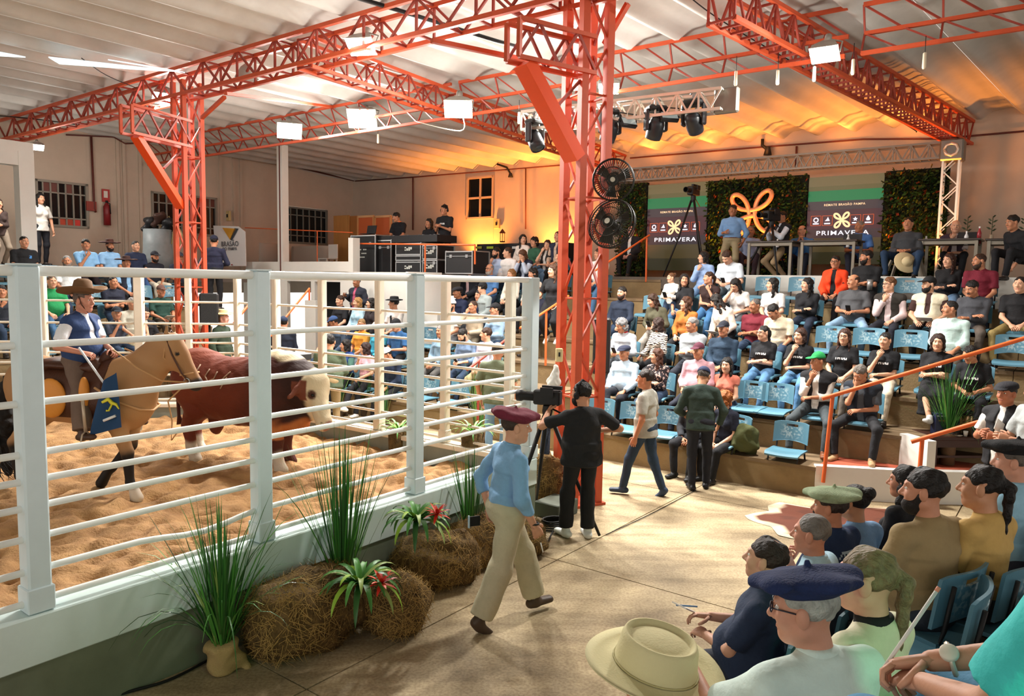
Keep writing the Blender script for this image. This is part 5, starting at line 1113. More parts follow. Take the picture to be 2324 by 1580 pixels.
# --- empty chairs
NE = ('empty blue plastic chair', )
def empty(sec, k, px, py, label):
    p = ata(px, py, T0 + TT * (k - 1) + .14) if sec in 'RB' else atb(px, py, 13.0 + TT * (k - 1) + .14)
    chair((p.x, p.y, .4 * k), AZR if sec in 'RB' else AZL, label)
for q in (('R', 1, 1352, 940, 'empty blue chair peeking out beside the camera operator'), ('R', 1, 1425, 940, 'empty blue chair left of the walker in grey tee'), ('R', 1, 1508, 950, 'empty blue chair between the two walking men'), ('R', 1, 1785, 1000, 'empty blue chair in front of the green cap, nearest the floor'),
          ('R', 2, 1757, 885, 'empty blue chair beside the green capped person'), ('R', 4, 1878, 765, 'empty blue chair behind the reddish haired black tee'), ('R', 4, 1965, 770, 'empty blue chair between two black tee heads'), ('R', 4, 2062, 775, 'empty blue chair behind the person in skirt and sneakers'),
          ('R', 6, 1735, 645, 'empty blue chair on the top row left of the folded black jacket'), ('R', 6, 1812, 645, 'empty blue chair on the top row behind the black jacket'), ('R', 6, 2058, 650, 'empty blue chair on the top row under the cream hat'), ('R', 4, 2300, 785, 'empty blue chair under the long orange handrail'), ('R', 5, 1475, 680, 'empty blue chair behind the olive jacket'), ('R', 2, 1700, 880, 'empty blue chair behind the red haired person'),
          ('B', 1, 880, 880, 'empty blue chair low behind the far fence rails'), ('B', 1, 960, 880, 'empty blue chair behind the third thick fence post'), ('B', 1, 1030, 890, 'empty blue chair facing the pen, nearest the corner'), ('B', 3, 960, 700, 'empty blue chair against the white partition wall'), ('B', 3, 993, 702, 'empty blue chair left of the white cap'), ('B', 3, 930, 698, 'empty blue chair right of the black hat'), ('B', 5, 1085, 620, 'empty blue chair beside the dark blazer'),
          ('L', 6, 118, 560, 'empty blue chair with shiny spot on the far top row'), ('L', 3, 82, 700, 'empty grey blue chair low in the far stand beside the thick post'), ('L', 3, 215, 700, 'empty blue chair behind the rider'), ('L', 5, 330, 640, 'empty blue chair under the cream trousers'), ('L', 5, 398, 640, 'empty bright blue chair beside the lattice column'), ('L', 2, 90, 760, 'empty blue chair in the low row by the thick post'), ('L', 5, 222, 612, 'empty blue chair above the folded arms'), ('L', 6, -8, 560, 'empty blue chair cut by the frame at the far top row')):
    empty(*q)
q = ata(1692, 1005, 10.02); V, Q = nets([cone((0, 0, .16), (0, .02, -.02), (.16, .10), (.19, .12), k=.05), cone((-.12, .05, .05), (-.16, .12, -.22), .07, .06, k=.04), cone((.10, .05, .05), (.14, .12, -.28), .08, .06, k=.04)], .016, noise=.014, nf=22); o = mesh_obj('folded_jacket', np_mesh('folded_jacket', V, [Q], [cloth('#4a4f2c')]), None, Matrix.Translation(q)); tag(o, 'olive green jacket heaped on the chair beside the red haired person', 'jacket')
q = ata(1974, 648, T0 + TT * 5 - .12); t = thing('tumbler', 'steel tumbler held by the bearded person in black tee on the top row', 'cup', q); MB().lathe([(0, -.08), (.04, -.08), (.05, .1), (.046, .1), (.04, -.06)], q, 14).build('cup_body', mat('#9a9a98', .3, .6), t)
# ------------------------------------------------------------ stage backdrop
AP = 17.7
def rect_ab(x0, x1, y0, y1, a):
    ym = (y0 + y1) / 2; b0, b1 = sorted((bof(x0, ym, a), bof(x1, ym, a))); xm = (x0 + x1) / 2
    return b0, b1, ata(xm, y1, a).z, ata(xm, y0, a).z
def em(h, e=.8): return mat(h, .4, emit=e)
def petals(cx, b, z, R, r, name, m, parent, n=72, a=AP - .05, flat=.0):
    B = MB(); V = []
    for i in range(n + 1):
        t = 2 * math.pi * i / n; x = .58 * math.cos(t) + .47 * math.cos(3 * t); y = .58 * math.sin(t) - .47 * math.sin(3 * t); c, s = math.cos(.86), math.sin(.86)
        V.append(W(a - (.5 + .5 * math.sin(4 * t)) * flat, b - R * (x * c - y * s), z + R * (x * s + y * c)))
    B.tube(V, r, 8, cap=False); return B.build(name, m, parent)
def text(name, body, size, loc_a, b, z, m, parent, sx=1.0, depth=.004):
    cu = bpy.data.curves.new(name, 'FONT'); cu.body = body; cu.size = size; cu.align_x = 'CENTER'; cu.align_y = 'CENTER'; cu.extrude = depth; cu.materials.append(m); cu.space_character = 1.18; cu.offset = size * .006
    X = -UB; Z = UA * -1; Y = UZ; o = bpy.data.objects.new(name, cu); p = W(loc_a, b, z)
    Mx = Matrix(((X.x * sx, Y.x, Z.x, p.x), (X.y * sx, Y.y, Z.y, p.y), (X.z * sx, Y.z, Z.z, p.z), (0, 0, 0, 1)))
    col.objects.link(o); me = bpy.data.meshes.new_from_object(o.evaluated_get(bpy.context.evaluated_depsgraph_get())); bpy.data.objects.remove(o); me.name = name
    return mesh_obj(name, me, parent, Mx)
def screen(label, x0, x1, y0, y1):
    b0, b1, z0, z1 = rect_ab(x0, x1, y0, y1, AP); t = thing('led_screen', label, 'screen', W(AP, (b0 + b1) / 2, z0)); H_ = z1 - z0; w_ = b1 - b0; bm = (b0 + b1) / 2
    abox('cabinet', AP, AP + .08, b0, b1, z0, z1, m_black, t)
    for nm, f0, f1, h, e in (('picture_band', .89, 1, '#7c6f48', .55), ('picture_band', .84, .89, '#6f6a40', .5), ('picture_band', .72, .84, '#14804a', .6), ('picture_band', .62, .72, '#4b4148', .4), ('picture_band', .40, .62, '#4e2630', .5), ('picture_band', .30, .40, '#43343c', .4), ('picture_band', .14, .30, '#5a4c28', .45), ('picture_band', 0, .14, '#3f3a1c', .35)):
        abox(nm, AP - .006, AP, b0 + .01, b1 - .01, z0 + f0 * H_, z0 + f1 * H_ - .001, em(h, e), t)
    zc = z0 + H_ * .50; s = w_ / 2.0
    for k, x in enumerate((-.74, -.43, .31, .64)):
        bb = bm - x * s; q = .135 * s; fr = MB()
        for pa, pb in (((-q, -q), (q, -q)), ((q, -q), (q, q)), ((q, q), (-q, q)), ((-q, q), (-q, -q))): fr.tube([W(AP - .012, bb + pa[0], zc + pa[1]), W(AP - .012, bb + pb[0], zc + pb[1])], .008 * s, 4)
        fr.build('icon_box', em('#c8582e', .9), t); ic = MB(); P = lambda x, y: W(AP - .014, bb - x * q, zc + y * q)
        if k == 0: ic.tube([P(.45 * math.cos(i * .7) , .15 + .45 * math.sin(i * .7)) for i in range(10)], .016 * s, 5)
        elif k == 1: ic.poly([P(-.5, -.1), P(.5, -.1), P(.1, .75), P(-.1, .3)], UA * -.004)
        elif k == 2: ic.poly([P(.5 * math.cos(i * math.pi / 5 + 1.571) * (1 if i % 2 == 0 else .45), .15 + .5 * math.sin(i * math.pi / 5 + 1.571) * (1 if i % 2 == 0 else .45)) for i in range(10)], UA * -.004)
        else: ic.poly([P(0, .8), P(-.4, .1), P(-.28, -.2), P(.28, -.2), P(.4, .1)], UA * -.004)
        ic.poly([P(-.6, -.75), P(.6, -.75), P(.6, -.5), P(-.6, -.5)], UA * -.004); ic.build('icon', em('#efe6f2', 1.2), t)
    petals(0, bm + .04 * s, zc, .245 * s, .028 * s, 'emblem', em('#f3cf9a', 1.2), t, a=AP - .03)
    text('lettering', 'PRIMAVERA', .175 * s, AP - .012, bm + .02, z0 + H_ * .355, em('#efeaf2', 1.2), t, 1.35); text('lettering', 'REMATE BRASÃO PAMPA', .085 * s, AP - .012, bm, z0 + H_ * .675, em('#f0c79a', 1.2), t, 1.0)
    return t
screen('left stage screen behind the tripod camera', 1468, 1604, 416, 614); screen('right stage screen above the seated pair in blue', 1831, 2003, 398, 600)
gl = [mat(h, .6) for h in ('#1f3316', '#2c4a1d', '#3b5a22', '#172a12', '#6a5a20', '#7a2f16')]
def hedge(label, x0, x1, y0, n):
    b0, b1, z0, z1 = rect_ab(x0, x1, y0, 600, AP); z0 = ZS; t = thing('hedge_panel', label, 'hedge', W(AP, (b0 + b1) / 2, z0)); abox('backing', AP, AP + .12, b0, b1, z0, z1, mat('#11190d', .9), t)
    V = []; Q = []; mi = []
    for i in range(n):
        c = Vector(W(AP - RNG.uniform(.01, .14), RNG.uniform(b0, b1), RNG.uniform(z0, z1))); d = Vector(RNG.normal(size=3)); d.z -= .5; d = (d - UA * .6).normalized(); u = d.orthogonal().normalized(); L = RNG.uniform(.06, .13); w_ = L * .32; k = len(V)
        V += [c, c + d * L * .5 + u * w_, c + d * L, c + d * L * .5 - u * w_]; Q.append((k, k + 1, k + 2, k + 3)); mi.append(int(RNG.choice(6, p=(.25, .25, .2, .2, .06, .04))))
    o = mesh_obj('leaves', np_mesh('leaves', V, [np.array(Q)], gl, mi, False), t, Matrix.Identity(4)); tag(o, kind='stuff')
hedge('narrow leafy hedge panel left of the left screen', 1405, 1466, 416, 1500); hedge('wide leafy hedge panel behind the ring emblem', 1606, 1829, 404, 4200); hedge('leafy hedge panel right of the right screen', 2005, 2148, 384, 3000)
eb = bof(1713, 485, AP); ez = ata(1713, 485, AP).z
t = thing('ring_emblem', 'large copper coloured looped ring emblem on the middle hedge', 'emblem', W(AP - .2, eb, ez - .6)); petals(0, eb, ez, .60, .055, 'loop', mat('#d99a70', .35, .2), t, 96, AP - .16, .05)
# stage tables
def table(label, x0, x1, a0, a1, ztop, m, legs, cat='table', cloth_=None):
    ym = 560; b0, b1 = sorted((bof(x0, ym, a0), bof(x1, ym, a0))); t = thing('long_table', label, cat, W((a0 + a1) / 2, (b0 + b1) / 2, ZS))
    abox('table_top', a0, a1, b0, b1, ztop - .035, ztop, m, t, .006); abox('apron', a0 + .04, a1 - .04, b0 + .05, b1 - .05, ztop - .10, ztop - .036, legs, t)
    for a in (a0 + .05, a1 - .05):
        for b in (b0 + .06, b1 - .06): bar('leg', W(a, b, ZS), W(a, b, ztop - .03), .05, .05, legs, t)
    return t
m_tt = mat('#3c332e', .35); m_lg = mat('#8d8678', .5)
table('stage table in front of the seated person in bright blue', 1692, 1800, 15.3, 16.0, 3.62, m_tt, m_lg); table('stage table under the laptop and water bottle', 1812, 1944, 15.3, 16.0, 3.62, m_tt, m_lg)
table('stage table of the bald person with phone', 2082, 2224, 15.2, 15.9, 3.60, m_tt, m_lg); table('stage table at the right edge', 2234, 2420, 15.1, 15.8, 3.58, m_tt, m_lg)
def solve(x, y, z):  # distance at which the pixel is at height z
    d = ray(x, y); Y = (z - H) / d.z; return Y
def person_at(who, x, y, Y, zf, az, sit=False, s=.97, fit=True, **kw):
    p = atY(x, y, Y); hipz = .93 if not sit else kw.pop('hipz', .54)
    if fit: hipz = min(1.12, max(.4, (p.z - zf) / s - .643))
    r = RZ(-rad(az)) @ Vector((0, .03, 0)); return human('person', who, (p.x - r.x, p.y - r.y, zf), az, sit=sit, hip=hipz if sit else min(.95, hipz), sc_=s if sit or hipz <= .96 else s * (hipz + .643) / 1.58, **kw)
Yof = lambda x, a: ata(x, 600, a).y
person_at('person standing on stage in sky blue shirt and beige trousers', 1663, 478, Yof(1663, 15.6), ZS, -150, arms=((.10, .24, .16), (-.24, .06, -.06), .6), top='#6f95c2', sleeve='rolled', bottom='#8d8266', sk=SK[3], hair=('short', D), tuck=True, belt='#5a2f1e', bulk=1.12, collar='#6f95c2')
person_at('person in dark vest and white sleeves operating the stage camera', 1774, 492, Yof(1774, 15.9), ZS, -105, arms=((.09, .30, .34), (-.06, .32, .34), .6), top='#cfd8e4', sleeve='long', over='#191b22', bottom='#a38c6c', sk=SK[1], hair=('crop', D))
person_at('person in pale blue shirt seated low behind the speaker', 1702, 548, Yof(1702, 16.1), ZS, -160, sit=True, arms='lap', top='#9aaacb', bottom='#3a2a30', sk=SK[1], hair=('crop', GRY))
person_at('person in bright blue shirt resting his chin at the stage table', 1821, 525, Yof(1821, 16.35), ZS, -150, sit=True, hyaw=20, arms=((.05, .165, .42), (-.05, .165, .42), .8), top='#3f7fc8', sleeve='long', bottom='#1b2130', sk=SK[0], hair=('bald', D), bulk=1.1)
person_at('person in blue shirt behind the open laptop', 1952, 514, Yof(1952, 16.4), ZS, -150, sit=True, hyaw=30, arms='phone', top='#4d7cc0', bottom='#2a2a38', sk=SK[1], hair=('crop', GRY))
person_at('person in dark grey sweater on a high chair before the right hedge', 2061, 508, Yof(2061, 15.3), ZS, -140, sit=True, arms='phone', top='#3a3c40', sleeve='long', bottom='#1f3550', sk=SK[1], hair=('crop', D), legs='wide', bulk=1.12)
person_at('bald person with hand at the ear behind the right stage table', 2168, 533, Yof(2168, 16.2), ZS, -150, sit=True, arms='chin', top='#c9c4c6', over='#3a2f3c', bottom=BK, sk=SK[2], hair=('bald', '#c9c3ba'))
person_at('person in black bending at the right edge of the stage', 2322, 585, Yof(2322, 14.9), ZS, -100, sit=True, lean=30, arms='lap', top='#15161a', sleeve='long', bottom=BK, sk=SK[1], hair=('short', D))
person_at('pale faced person in dark suit left of the left screen', 1432, 524, Yof(1432, 16.6), ZS, -150, sit=True, arms='lap', top='#d8d4d0', over='#1b1c22', overkind='jacket', bottom=BK, sk='#d09a8c', hair=('bald', GRY))
h_ = ata(2056, 596, 14.85); t = thing('felt_hat', 'cream hat hanging below the high chair', 'hat', h_); MB().lathe([(0, .12), (.06, .115), (.085, .06), (.09, 0), (.2, -.01), (.21, 0), (.2, .01), (.095, .02)], h_, 20, Matrix.Rotation(1.1, 3, 'X')).build('crown', mat('#c9b890', .8), t)
hc = ata(2061, 560, 15.4); t = thing('high_chair', 'high chair with slanting pale legs on the stage', 'chair', (hc.x, hc.y, ZS)); abox('seat', 15.15, 15.6, AB(hc)[1] - .24, AB(hc)[1] + .24, 3.28, 3.33, m_black, t)
for a, b in ((15.1, -.34), (15.1, .34), (15.65, -.3), (15.65, .3)): bar('leg', W(a, AB(hc)[1] + b, ZS), W(15.38 + (a - 15.38) * .5, AB(hc)[1] + b * .6, 3.28), .04, .04, m_lg, t)
def laptop(label, x, y, a, rot=0):
    p = ata(x, y, a); t = thing('laptop', label, 'laptop', p, ANG + math.pi / 2 + rot); MB().box((0, 0, .008), (.34, .24, .016)).build('keyboard', m_black, t, local=True); MB().box((0, .13, .12), (.34, .012, .23), Matrix.Rotation(-.2, 3, 'X')).build('lid', m_black, t, local=True)
laptop('black laptop beside the water bottle on the stage table', 1930, 558, 15.5, math.pi); laptop('black laptop on the table of the bald person', 2196, 556, 15.5, math.pi)
def bottle(label, x, y, a, hx='#d9dcdd', hgt=.24, r=.034):
    p = ata(x, y, a); t = thing('bottle', label, 'bottle', p); MB().lathe([(0, 0), (r, .0), (r, hgt * .62), (r * .4, hgt * .82), (r * .4, hgt * .9)], p, 12).build('flask', mat(hx, .2), t); MB().lathe([(r * .45, hgt * .9), (r * .45, hgt), (0, hgt)], p, 10).build('cap', mat('#e8e8e8', .4), t)
bottle('water bottle in front of the open laptop', 1924, 561, 15.4); bottle('water bottle by the potted twigs', 2192, 556, 15.4); bottle('red soft drink bottle on the right stage table', 2221, 553, 15.6, '#a03038', .3); bottle('small bottle at the end of the middle stage table', 2101, 556, 15.4, '#e3e3e3', .16)
bottle('small white bottle beside the camera tripod', 1764, 561, 15.4, '#e3e3e3', .16)
for x, lab in ((2192, 'bare twig vase behind the water bottle'), (2248, 'leafy twig vase on the stage table'), (2322, 'leafy twig vase at the right edge')):
    p = ata(x, 556, 15.7); t = thing('twig_vase', lab, 'plant', p); MB().lathe([(0, 0), (.04, 0), (.05, .06), (.03, .16), (.035, .18)], p, 12).build('vase', mat('#b09a80', .3), t); B = MB()
    B.tube([p + Vector((0, 0, .1)), p + Vector((.01, 0, .5))], .006, 5)
    for k in range(9): c = p + Vector((0, 0, .24 + k * .03)); d = Vector((math.cos(k * 2.4), math.sin(k * 2.4), .5)) * .09; B.add([c, c + d * .5 + Vector((0, 0, .02)), c + d, c + d * .5 - Vector((0, 0, .02))], [(0, 1, 2, 3)])
    B.build('twig', mat('#2f3a20', .7), t)
# tripod cameras on stage
def tripod_cam(label, x, y, Y, zf, az, sc=1.0, spread=.42):
    p = atY(x, y, Y); t = thing('tripod_camera', label, 'camera', (p.x, p.y, zf), -rad(az)); h = p.z - zf; B = MB(); B.box((0, 0, h), (.12 * sc, .30 * sc, .16 * sc), bev=.015); B.box((0, -.05, h + .11 * sc), (.05, .22, .04)); B.build('camera_body', m_black, t, local=True)
    MB().lathe([(.04, 0), (.05, .02), (.05, .14), (.062, .17), (.062, .22), (.05, .22)], (0, .13 * sc, h), 14, Matrix.Rotation(-math.pi / 2, 3, 'X')).build('lens', m_dark, t, local=True); MB().box((-.11, -.02, h + .07), (.02, .14, .10)).build('monitor', m_black, t, local=True)
    MB().lathe([(.05, h - .09), (.06, h - .15), (.04, h - .24)], (0, 0, 0), 12).build('tripod_head', m_black, t, local=True)
    for k in range(3):
        a = k * 2.094 + .5; c, s = math.cos(a), math.sin(a); MB().tube([(.04 * c, .04 * s, h - .2), (spread * .5 * c, spread * .5 * s, h * .45), (spread * c, spread * s, .02)], [.026, .022, .016], 8).build('tripod_leg', m_black, t, local=True)
    MB().tube([(0, -.05, h - .12), (.06, -.45, h - .3)], .011, 6).build('pan_handle', m_black, t, local=True); return t
tripod_cam('black video camera on a tripod before the left screen', 1574, 434, Yof(1574, 16.0), ZS, -140, 1.2, .6); tripod_cam('second black video camera on stage beside the ring emblem', 1752, 490, Yof(1752, 15.6), ZS, -120, 1.25, .55)
# ------------------------------------------------------------ equipment cases and sound crew
def case(label, x0, x1, y0, y1, a, dep=.6, zb=None, marks=True, group=None):
    b0, b1, z0, z1 = rect_ab(x0, x1, y0, y1, a); z0 = ZS if zb is None else zb; t = thing('flight_case', label, 'equipment case', W(a, (b0 + b1) / 2, z0), group=group)
    abox('shell', a, a + dep, b0 + .01, b1 - .01, z0 + .01, z1 - .01, m_black, t)
    for b in (b0, b1):
        for aa in (a, a + dep): bar('edge_rail', W(aa, b, z0), W(aa, b, z1), .025, .025, m_steel, t)
        for z in (z0, z1): bar('edge_rail', W(a, b, z), W(a + dep, b, z), .025, .025, m_steel, t)
    for z in (z0 + .012, z1 - .012): bar('edge_rail', W(a, b0, z), W(a, b1, z), .025, .025, m_steel, t)
    zl = z0 + (z1 - z0) * .78
    if z1 - z0 > .3:
        bar('edge_rail', W(a - .004, b0, zl), W(a - .004, b1, zl), .02, .012, m_steel, t)
        for f in (.2, .8): MB().box(W(a - .01, b0 + f * (b1 - b0), zl), (.02, .07, .07), RA).build('latch', m_grey, t)
    if marks:
        B = MB(); n = 3
        for i in range(n):
            for j in range(4):
                if (i * 3 + j) % 4 != 3: B.box(W(a - .003, (b0 + b1) / 2 + (1.5 - j) * .065, z0 + (z1 - z0) * (.42 + .1 * i)), (.004, .05, .028), RA)
        B.build('stencil_mark', mat('#b9bdb6', .6), t)
    return t
case('tall black equipment case next to the white pillar', 797, 852, 534, 618, 13.0); case('black case with upright rails behind the handrail', 857, 888, 545, 618, 13.1, marks=False)
g = 'stacked equipment cases'; case('lowest stacked case under the sound desk', 899, 955, 594, 618, 13.0, group=g); case('middle stacked case under the sound desk', 899, 955, 580, 592, 13.0, zb=ata(927, 592, 13.0).z, marks=False, group=g); case('upper stacked case under the sound desk', 899, 955, 552, 579, 13.0, zb=ata(927, 579, 13.0).z, group=g)
case('lower case right of the stacked ones', 960, 992, 590, 618, 13.0, group=g); case('upper case right of the stacked ones', 960, 992, 556, 588, 13.0, zb=ata(975, 589, 13.0).z, group=g); case('large flat black case beside the handrail post', 1012, 1072, 570, 620, 12.9, marks=False)
b0, b1, z0, z1 = rect_ab(857, 992, 534, 548, 13.1); t = thing('sound_desk', 'long sound desk on top of the equipment cases', 'sound desk', W(13.3, (b0 + b1) / 2, z0)); abox('console', 13.1, 13.8, b0, b1, z0 - .02, z1, m_black, t)
for i in range(12): MB().box(W(13.25 + .04 * (i % 3), b0 + (i + .5) * (b1 - b0) / 12, z1 + .01), (.05, .03, .02), RA).build('fader', m_grey, t)
laptop('black laptop standing on the tall equipment case', 835, 532, 13.3, math.pi)
for (x, y, who, kw) in ((903, 492, 'person in black polo with orange collar at the sound desk', dict(arms='lap', top='#14151a', collar='#e8743a', hyaw=30, hpitch=-15)), (973, 507, 'person in black tee with dark hair seated at the sound desk', dict(sex='f', sit=True, arms='lap', top='#15161b', hair=('long', D))), (1008, 478, 'person in black tee and headphones standing at the sound desk', dict(arms=((.04, .24, .22), (-.04, .24, .22), .7), top='#131418', hat=('phones', '#1b1b1e'), prt=(-.07, .07, .28, .32, 1, '#d9d9d9', TXT)))):
    kw.setdefault('sk', SK[1]); kw.setdefault('hair', ('short', D)); person_at(who, x, y, Yof(x, 14.05), ZS, -150, bottom=BK, **kw)
def rail(label, pts, posts=(), r=.021, m=None, zf=None):
    m = m or mat('#d2602c', .45, var=.1, vs=5, world=True); t = thing('handrail', label, 'handrail', pts[0])
    for a, b in zip(pts[:-1], pts[1:]): rod('rail', a, b, r, m, t, 'rod12')
    for p, q in posts: rod('post', p, q, r * .95, m, t, 'rod12')
    return t
q = [ata(793, 553, 12.7), ata(1078, 556, 12.7)]; rail('orange handrail in front of the equipment cases', q, [(ata(965, 555, 12.7), ata(965, 622, 12.7)), (ata(1078, 556, 12.7), ata(1078, 600, 12.7))])
q = [ata(556, 517, 12.9), ata(800, 528, 12.9)]; rail('thin orange rail behind the white parapet', q, [(ata(720, 524, 12.9), ata(720, 600, 12.9))], .014)
# black counter with small lights in front of the lit wall
b0, b1, z0, z1 = rect_ab(1082, 1282, 552, 600, 15.6); t = thing('counter', 'black draped counter before the orange lit wall', 'counter', W(15.6, (b0 + b1) / 2, z0)); abox('drape', 15.6, 16.2, b0, b1, z0 - .4, z1, m_black, t)
for x, h in ((1086, '#9aa03a'), (1112, '#b8d23c'), (1170, '#c9c9c4')): p = ata(x, 562, 15.58); MB().box(p, (.01, .22, .06), RA).build('lettering', mat(h, .5), t)
lp = ata(1140, 550, 15.8); t = thing('lantern', 'small dark lantern on the black counter', 'lantern', lp); MB().lathe([(.07, 0), (.07, .03), (.0, .03)], lp, 8).build('base', m_dark, t); MB().lathe([(.09, .24), (.03, .32), (.0, .36)], lp, 8).build('roof', mat('#5a2c18', .6), t)
for k in range(4): a = k * 1.571; MB().cyl(lp + Vector((.055 * math.cos(a), .055 * math.sin(a), .03)), lp + Vector((.055 * math.cos(a), .055 * math.sin(a), .25)), .008, 5).build('bar', m_dark, t)
# banner, draped tables, plywood, saddle stand and wall fittings
P = [ata(x, y, 12.2) for x, y in ((484, 512), (541, 514), (556, 526), (558, 604), (492, 604))]; t = thing('banner', 'white banner with golden triangle emblem behind the person in navy cap', 'banner', P[4]); MB().poly(P, UA * .02).build('sheet', mat('#dcd8d6', .7), t)
for nm, pts, h in (('emblem', ((505, 517), (536, 519), (523, 545)), '#c98f2c'), ('emblem_edge', ((533, 518), (541, 519), (526, 546), (523, 543)), '#3b4148')): MB().poly([ata(x, y, 12.18) for x, y in pts], UA * -.01).build(nm, mat(h, .6), t)
p = ata(521, 554, 12.17); text('lettering', 'BRASÃO', .20, 12.17, AB(p)[1], p.z, mat('#6b6a6e', .6), t); p = ata(521, 565, 12.17); text('lettering', 'DO PAMPA', .125, 12.17, AB(p)[1], p.z, mat('#6b6a6e', .6), t); MB().box(ata(526, 601, 12.17), (.01, .06, .03), RA).build('seal', mat('#a02a2a', .6), t)
for x0, x1, y0, y1, a, lab in ((556, 590, 551, 596, 14.5, 'round draped table behind the banner'), (650, 742, 558, 604, 15.0, 'long draped table under the barred window')):
    b0, b1, z0, z1 = rect_ab(x0, x1, y0, y1, a); z0 = ZS; t = thing('draped_table', lab, 'table', W(a + .4, (b0 + b1) / 2, z0)); V = []; n = 40
    for k, (f, z) in enumerate(((1, z0 + .25), (.97, z1 - .05), (.95, z1), (0, z1))):
        for i in range(n): an = 2 * math.pi * i / n; c, s = math.cos(an), math.sin(an); e = max(abs(c), abs(s)) ** .6; w_ = 1 + (.03 * math.sin(9 * an) if k == 0 else 0); V.append(W(a + .4 + .38 * c / e * f * w_, (b0 + b1) / 2 + (b1 - b0) / 2 * s / e * f * w_, z))
    MB().add(V, [(k * n + i, k * n + (i + 1) % n, k * n + n + (i + 1) % n, k * n + n + i) for k in range(3) for i in range(n)], True).build('cloth', mat('#b7aa9c', .85, bump=.2), t)
    for sb in (-1, 1): bar('leg', W(a + .4, (b0 + b1) / 2 + sb * (b1 - b0) * .3, z0), W(a + .4, (b0 + b1) / 2 + sb * (b1 - b0) * .3, z1 - .03), .05, .05, m_dark, t)
def box_thing(name, label, cat, x0, x1, y0, y1, a, d, m, zb=None, part='board'):
    b0, b1, z0, z1 = rect_ab(x0, x1, y0, y1, a); z0 = z0 if zb is None else zb; t = thing(name, label, cat, W(a, (b0 + b1) / 2, z0)); abox(part, a, a + d, b0, b1, z0, z1, m, t, .004); return t
ply = mat('#a8763e', .6, var=.15, vs=3, stretch=(6, 6, .6)); box_thing('plywood_board', 'wide plywood board leaning by the barred window', 'board', 757, 792, 489, 600, 15.2, .04, ply, ZS); box_thing('plywood_board', 'narrow darker plywood board behind the laptop', 'board', 793, 810, 490, 600, 15.25, .04, mat('#96622f', .6), ZS)
for x0, x1, lab in ((813, 848, 'orange backed wooden chair behind the laptop'), (852, 887, 'orange backed wooden chair beside the sound person')):
    t = box_thing('wooden_chair', lab, 'chair', x0, x1, 493, 533, 15.0, .03, mat('#b4572c', .55), part='backrest'); b0, b1, z0, z1 = rect_ab(x0, x1, 493, 533, 15.0)
    for b in (b0, b1): bar('post', W(15.0, b, ZS), W(15.0, b, z1 + .03), .05, .05, mat('#c08a56', .5), t)
    bar('top_rail', W(15.0, b0, z1 + .02), W(15.0, b1, z1 + .02), .05, .06, mat('#c8996a', .5), t); abox('seat', 15.0, 15.4, b0, b1, ZS + .42, ZS + .46, mat('#b4572c', .55), t)
p = ata(744, 575, 14.6); t = thing('garden_chair', 'white plastic garden chair by the plywood', 'chair', (p.x, p.y, ZS), ANG)
MB().box((0, 0, .42), (.42, .42, .03), bev=.01).build('seat', m_white, t, local=True); MB().box((.2, 0, .65), (.03, .42, .42), bev=.01).build('backrest', m_white, t, local=True)
for sx in (-.18, .18):
    for sy in (-.18, .18): MB().box((sx, sy, .21), (.04, .04, .42)).build('leg', m_white, t, local=True)
p = atb(243, 486, BL - .12); t = thing('extinguisher', 'red fire extinguisher hanging on the far wall', 'extinguisher', p); MB().lathe([(0, -.3), (.09, -.3), (.09, .2), (.05, .27), (.03, .3)], p, 14).build('cylinder', mat('#7a1d20', .4), t); MB().tube([p + Vector((.02, 0, .3)), p + Vector((.1, -.03, .28)), p + Vector((.12, -.04, .0))], .014, 6).build('hose', m_dark, t); MB().box(p + Vector((0, 0, .33)), (.05, .05, .06)).build('valve', m_dark, t)
p = atb(240, 444, BL - .03); t = thing('wall_sign', 'small red and white safety sign above the extinguisher', 'sign', p); MB().box(p, (.20, .02, .34), RA).build('plate', mat('#a83a36', .6), t); MB().box(p + Vector((.01, -.02, .03)), (.10, .02, .18), RA).build('symbol', mat('#d8cfc4', .6), t)
p = atb(207, 468, BL - .05); tag(MB().box(p, (.25, .06, .25), RA).build('valve_box', mat('#8a3a30', .6)), 'red valve box at the foot of the red pipe', 'valve')
p = atb(358, 560, 18.6); t = thing('barrel', 'grey barrel carrying saddle gear below the far window', 'barrel', (p.x, p.y, ZS)); MB().lathe([(0, 0), (.34, 0), (.36, .3), (.34, .6), (.33, 1.0), (.0, 1.0)], (p.x, p.y, ZS), 20).build('drum', mat('#7f8688', .5, var=.15), t); c = Vector((p.x, p.y, ZS + 1.0))
for i, (dx, dz, h, nm) in enumerate(((-.22, .22, '#1c1a1c', 'saddle'), (.05, .34, '#3a241c', 'saddle'), (.25, .18, '#141416', 'saddle'))):
    V, Q = nets([cone((dx - .12, 0, dz - .22), (dx + .1, 0, dz + .02), (.07, .10), (.09, .13), k=.08), ell((dx, 0, dz), (.12, .14, .08), .06), cone((dx + .05, .1, dz), (dx + .2, .15, dz - .3), .045, .03, k=.06)], .03, noise=.02, nf=14); t2 = thing('saddle', 'dark leather saddle gear on the grey barrel, %s' % ('topmost', 'middle one with brown leather', 'lowest beside the column')[i], 'saddle', c); mesh_obj('saddle_body', np_mesh('saddle', V, [Q], [mat(h, .5, bump=.3)]), t2); MB().tube([c + Vector((dx + .2, .1, dz)), c + Vector((dx + .35, .05, dz - .3)), c + Vector((dx + .3, .0, dz - .7))], .02, 6).build('strap', mat('#a89468', .6), t2)
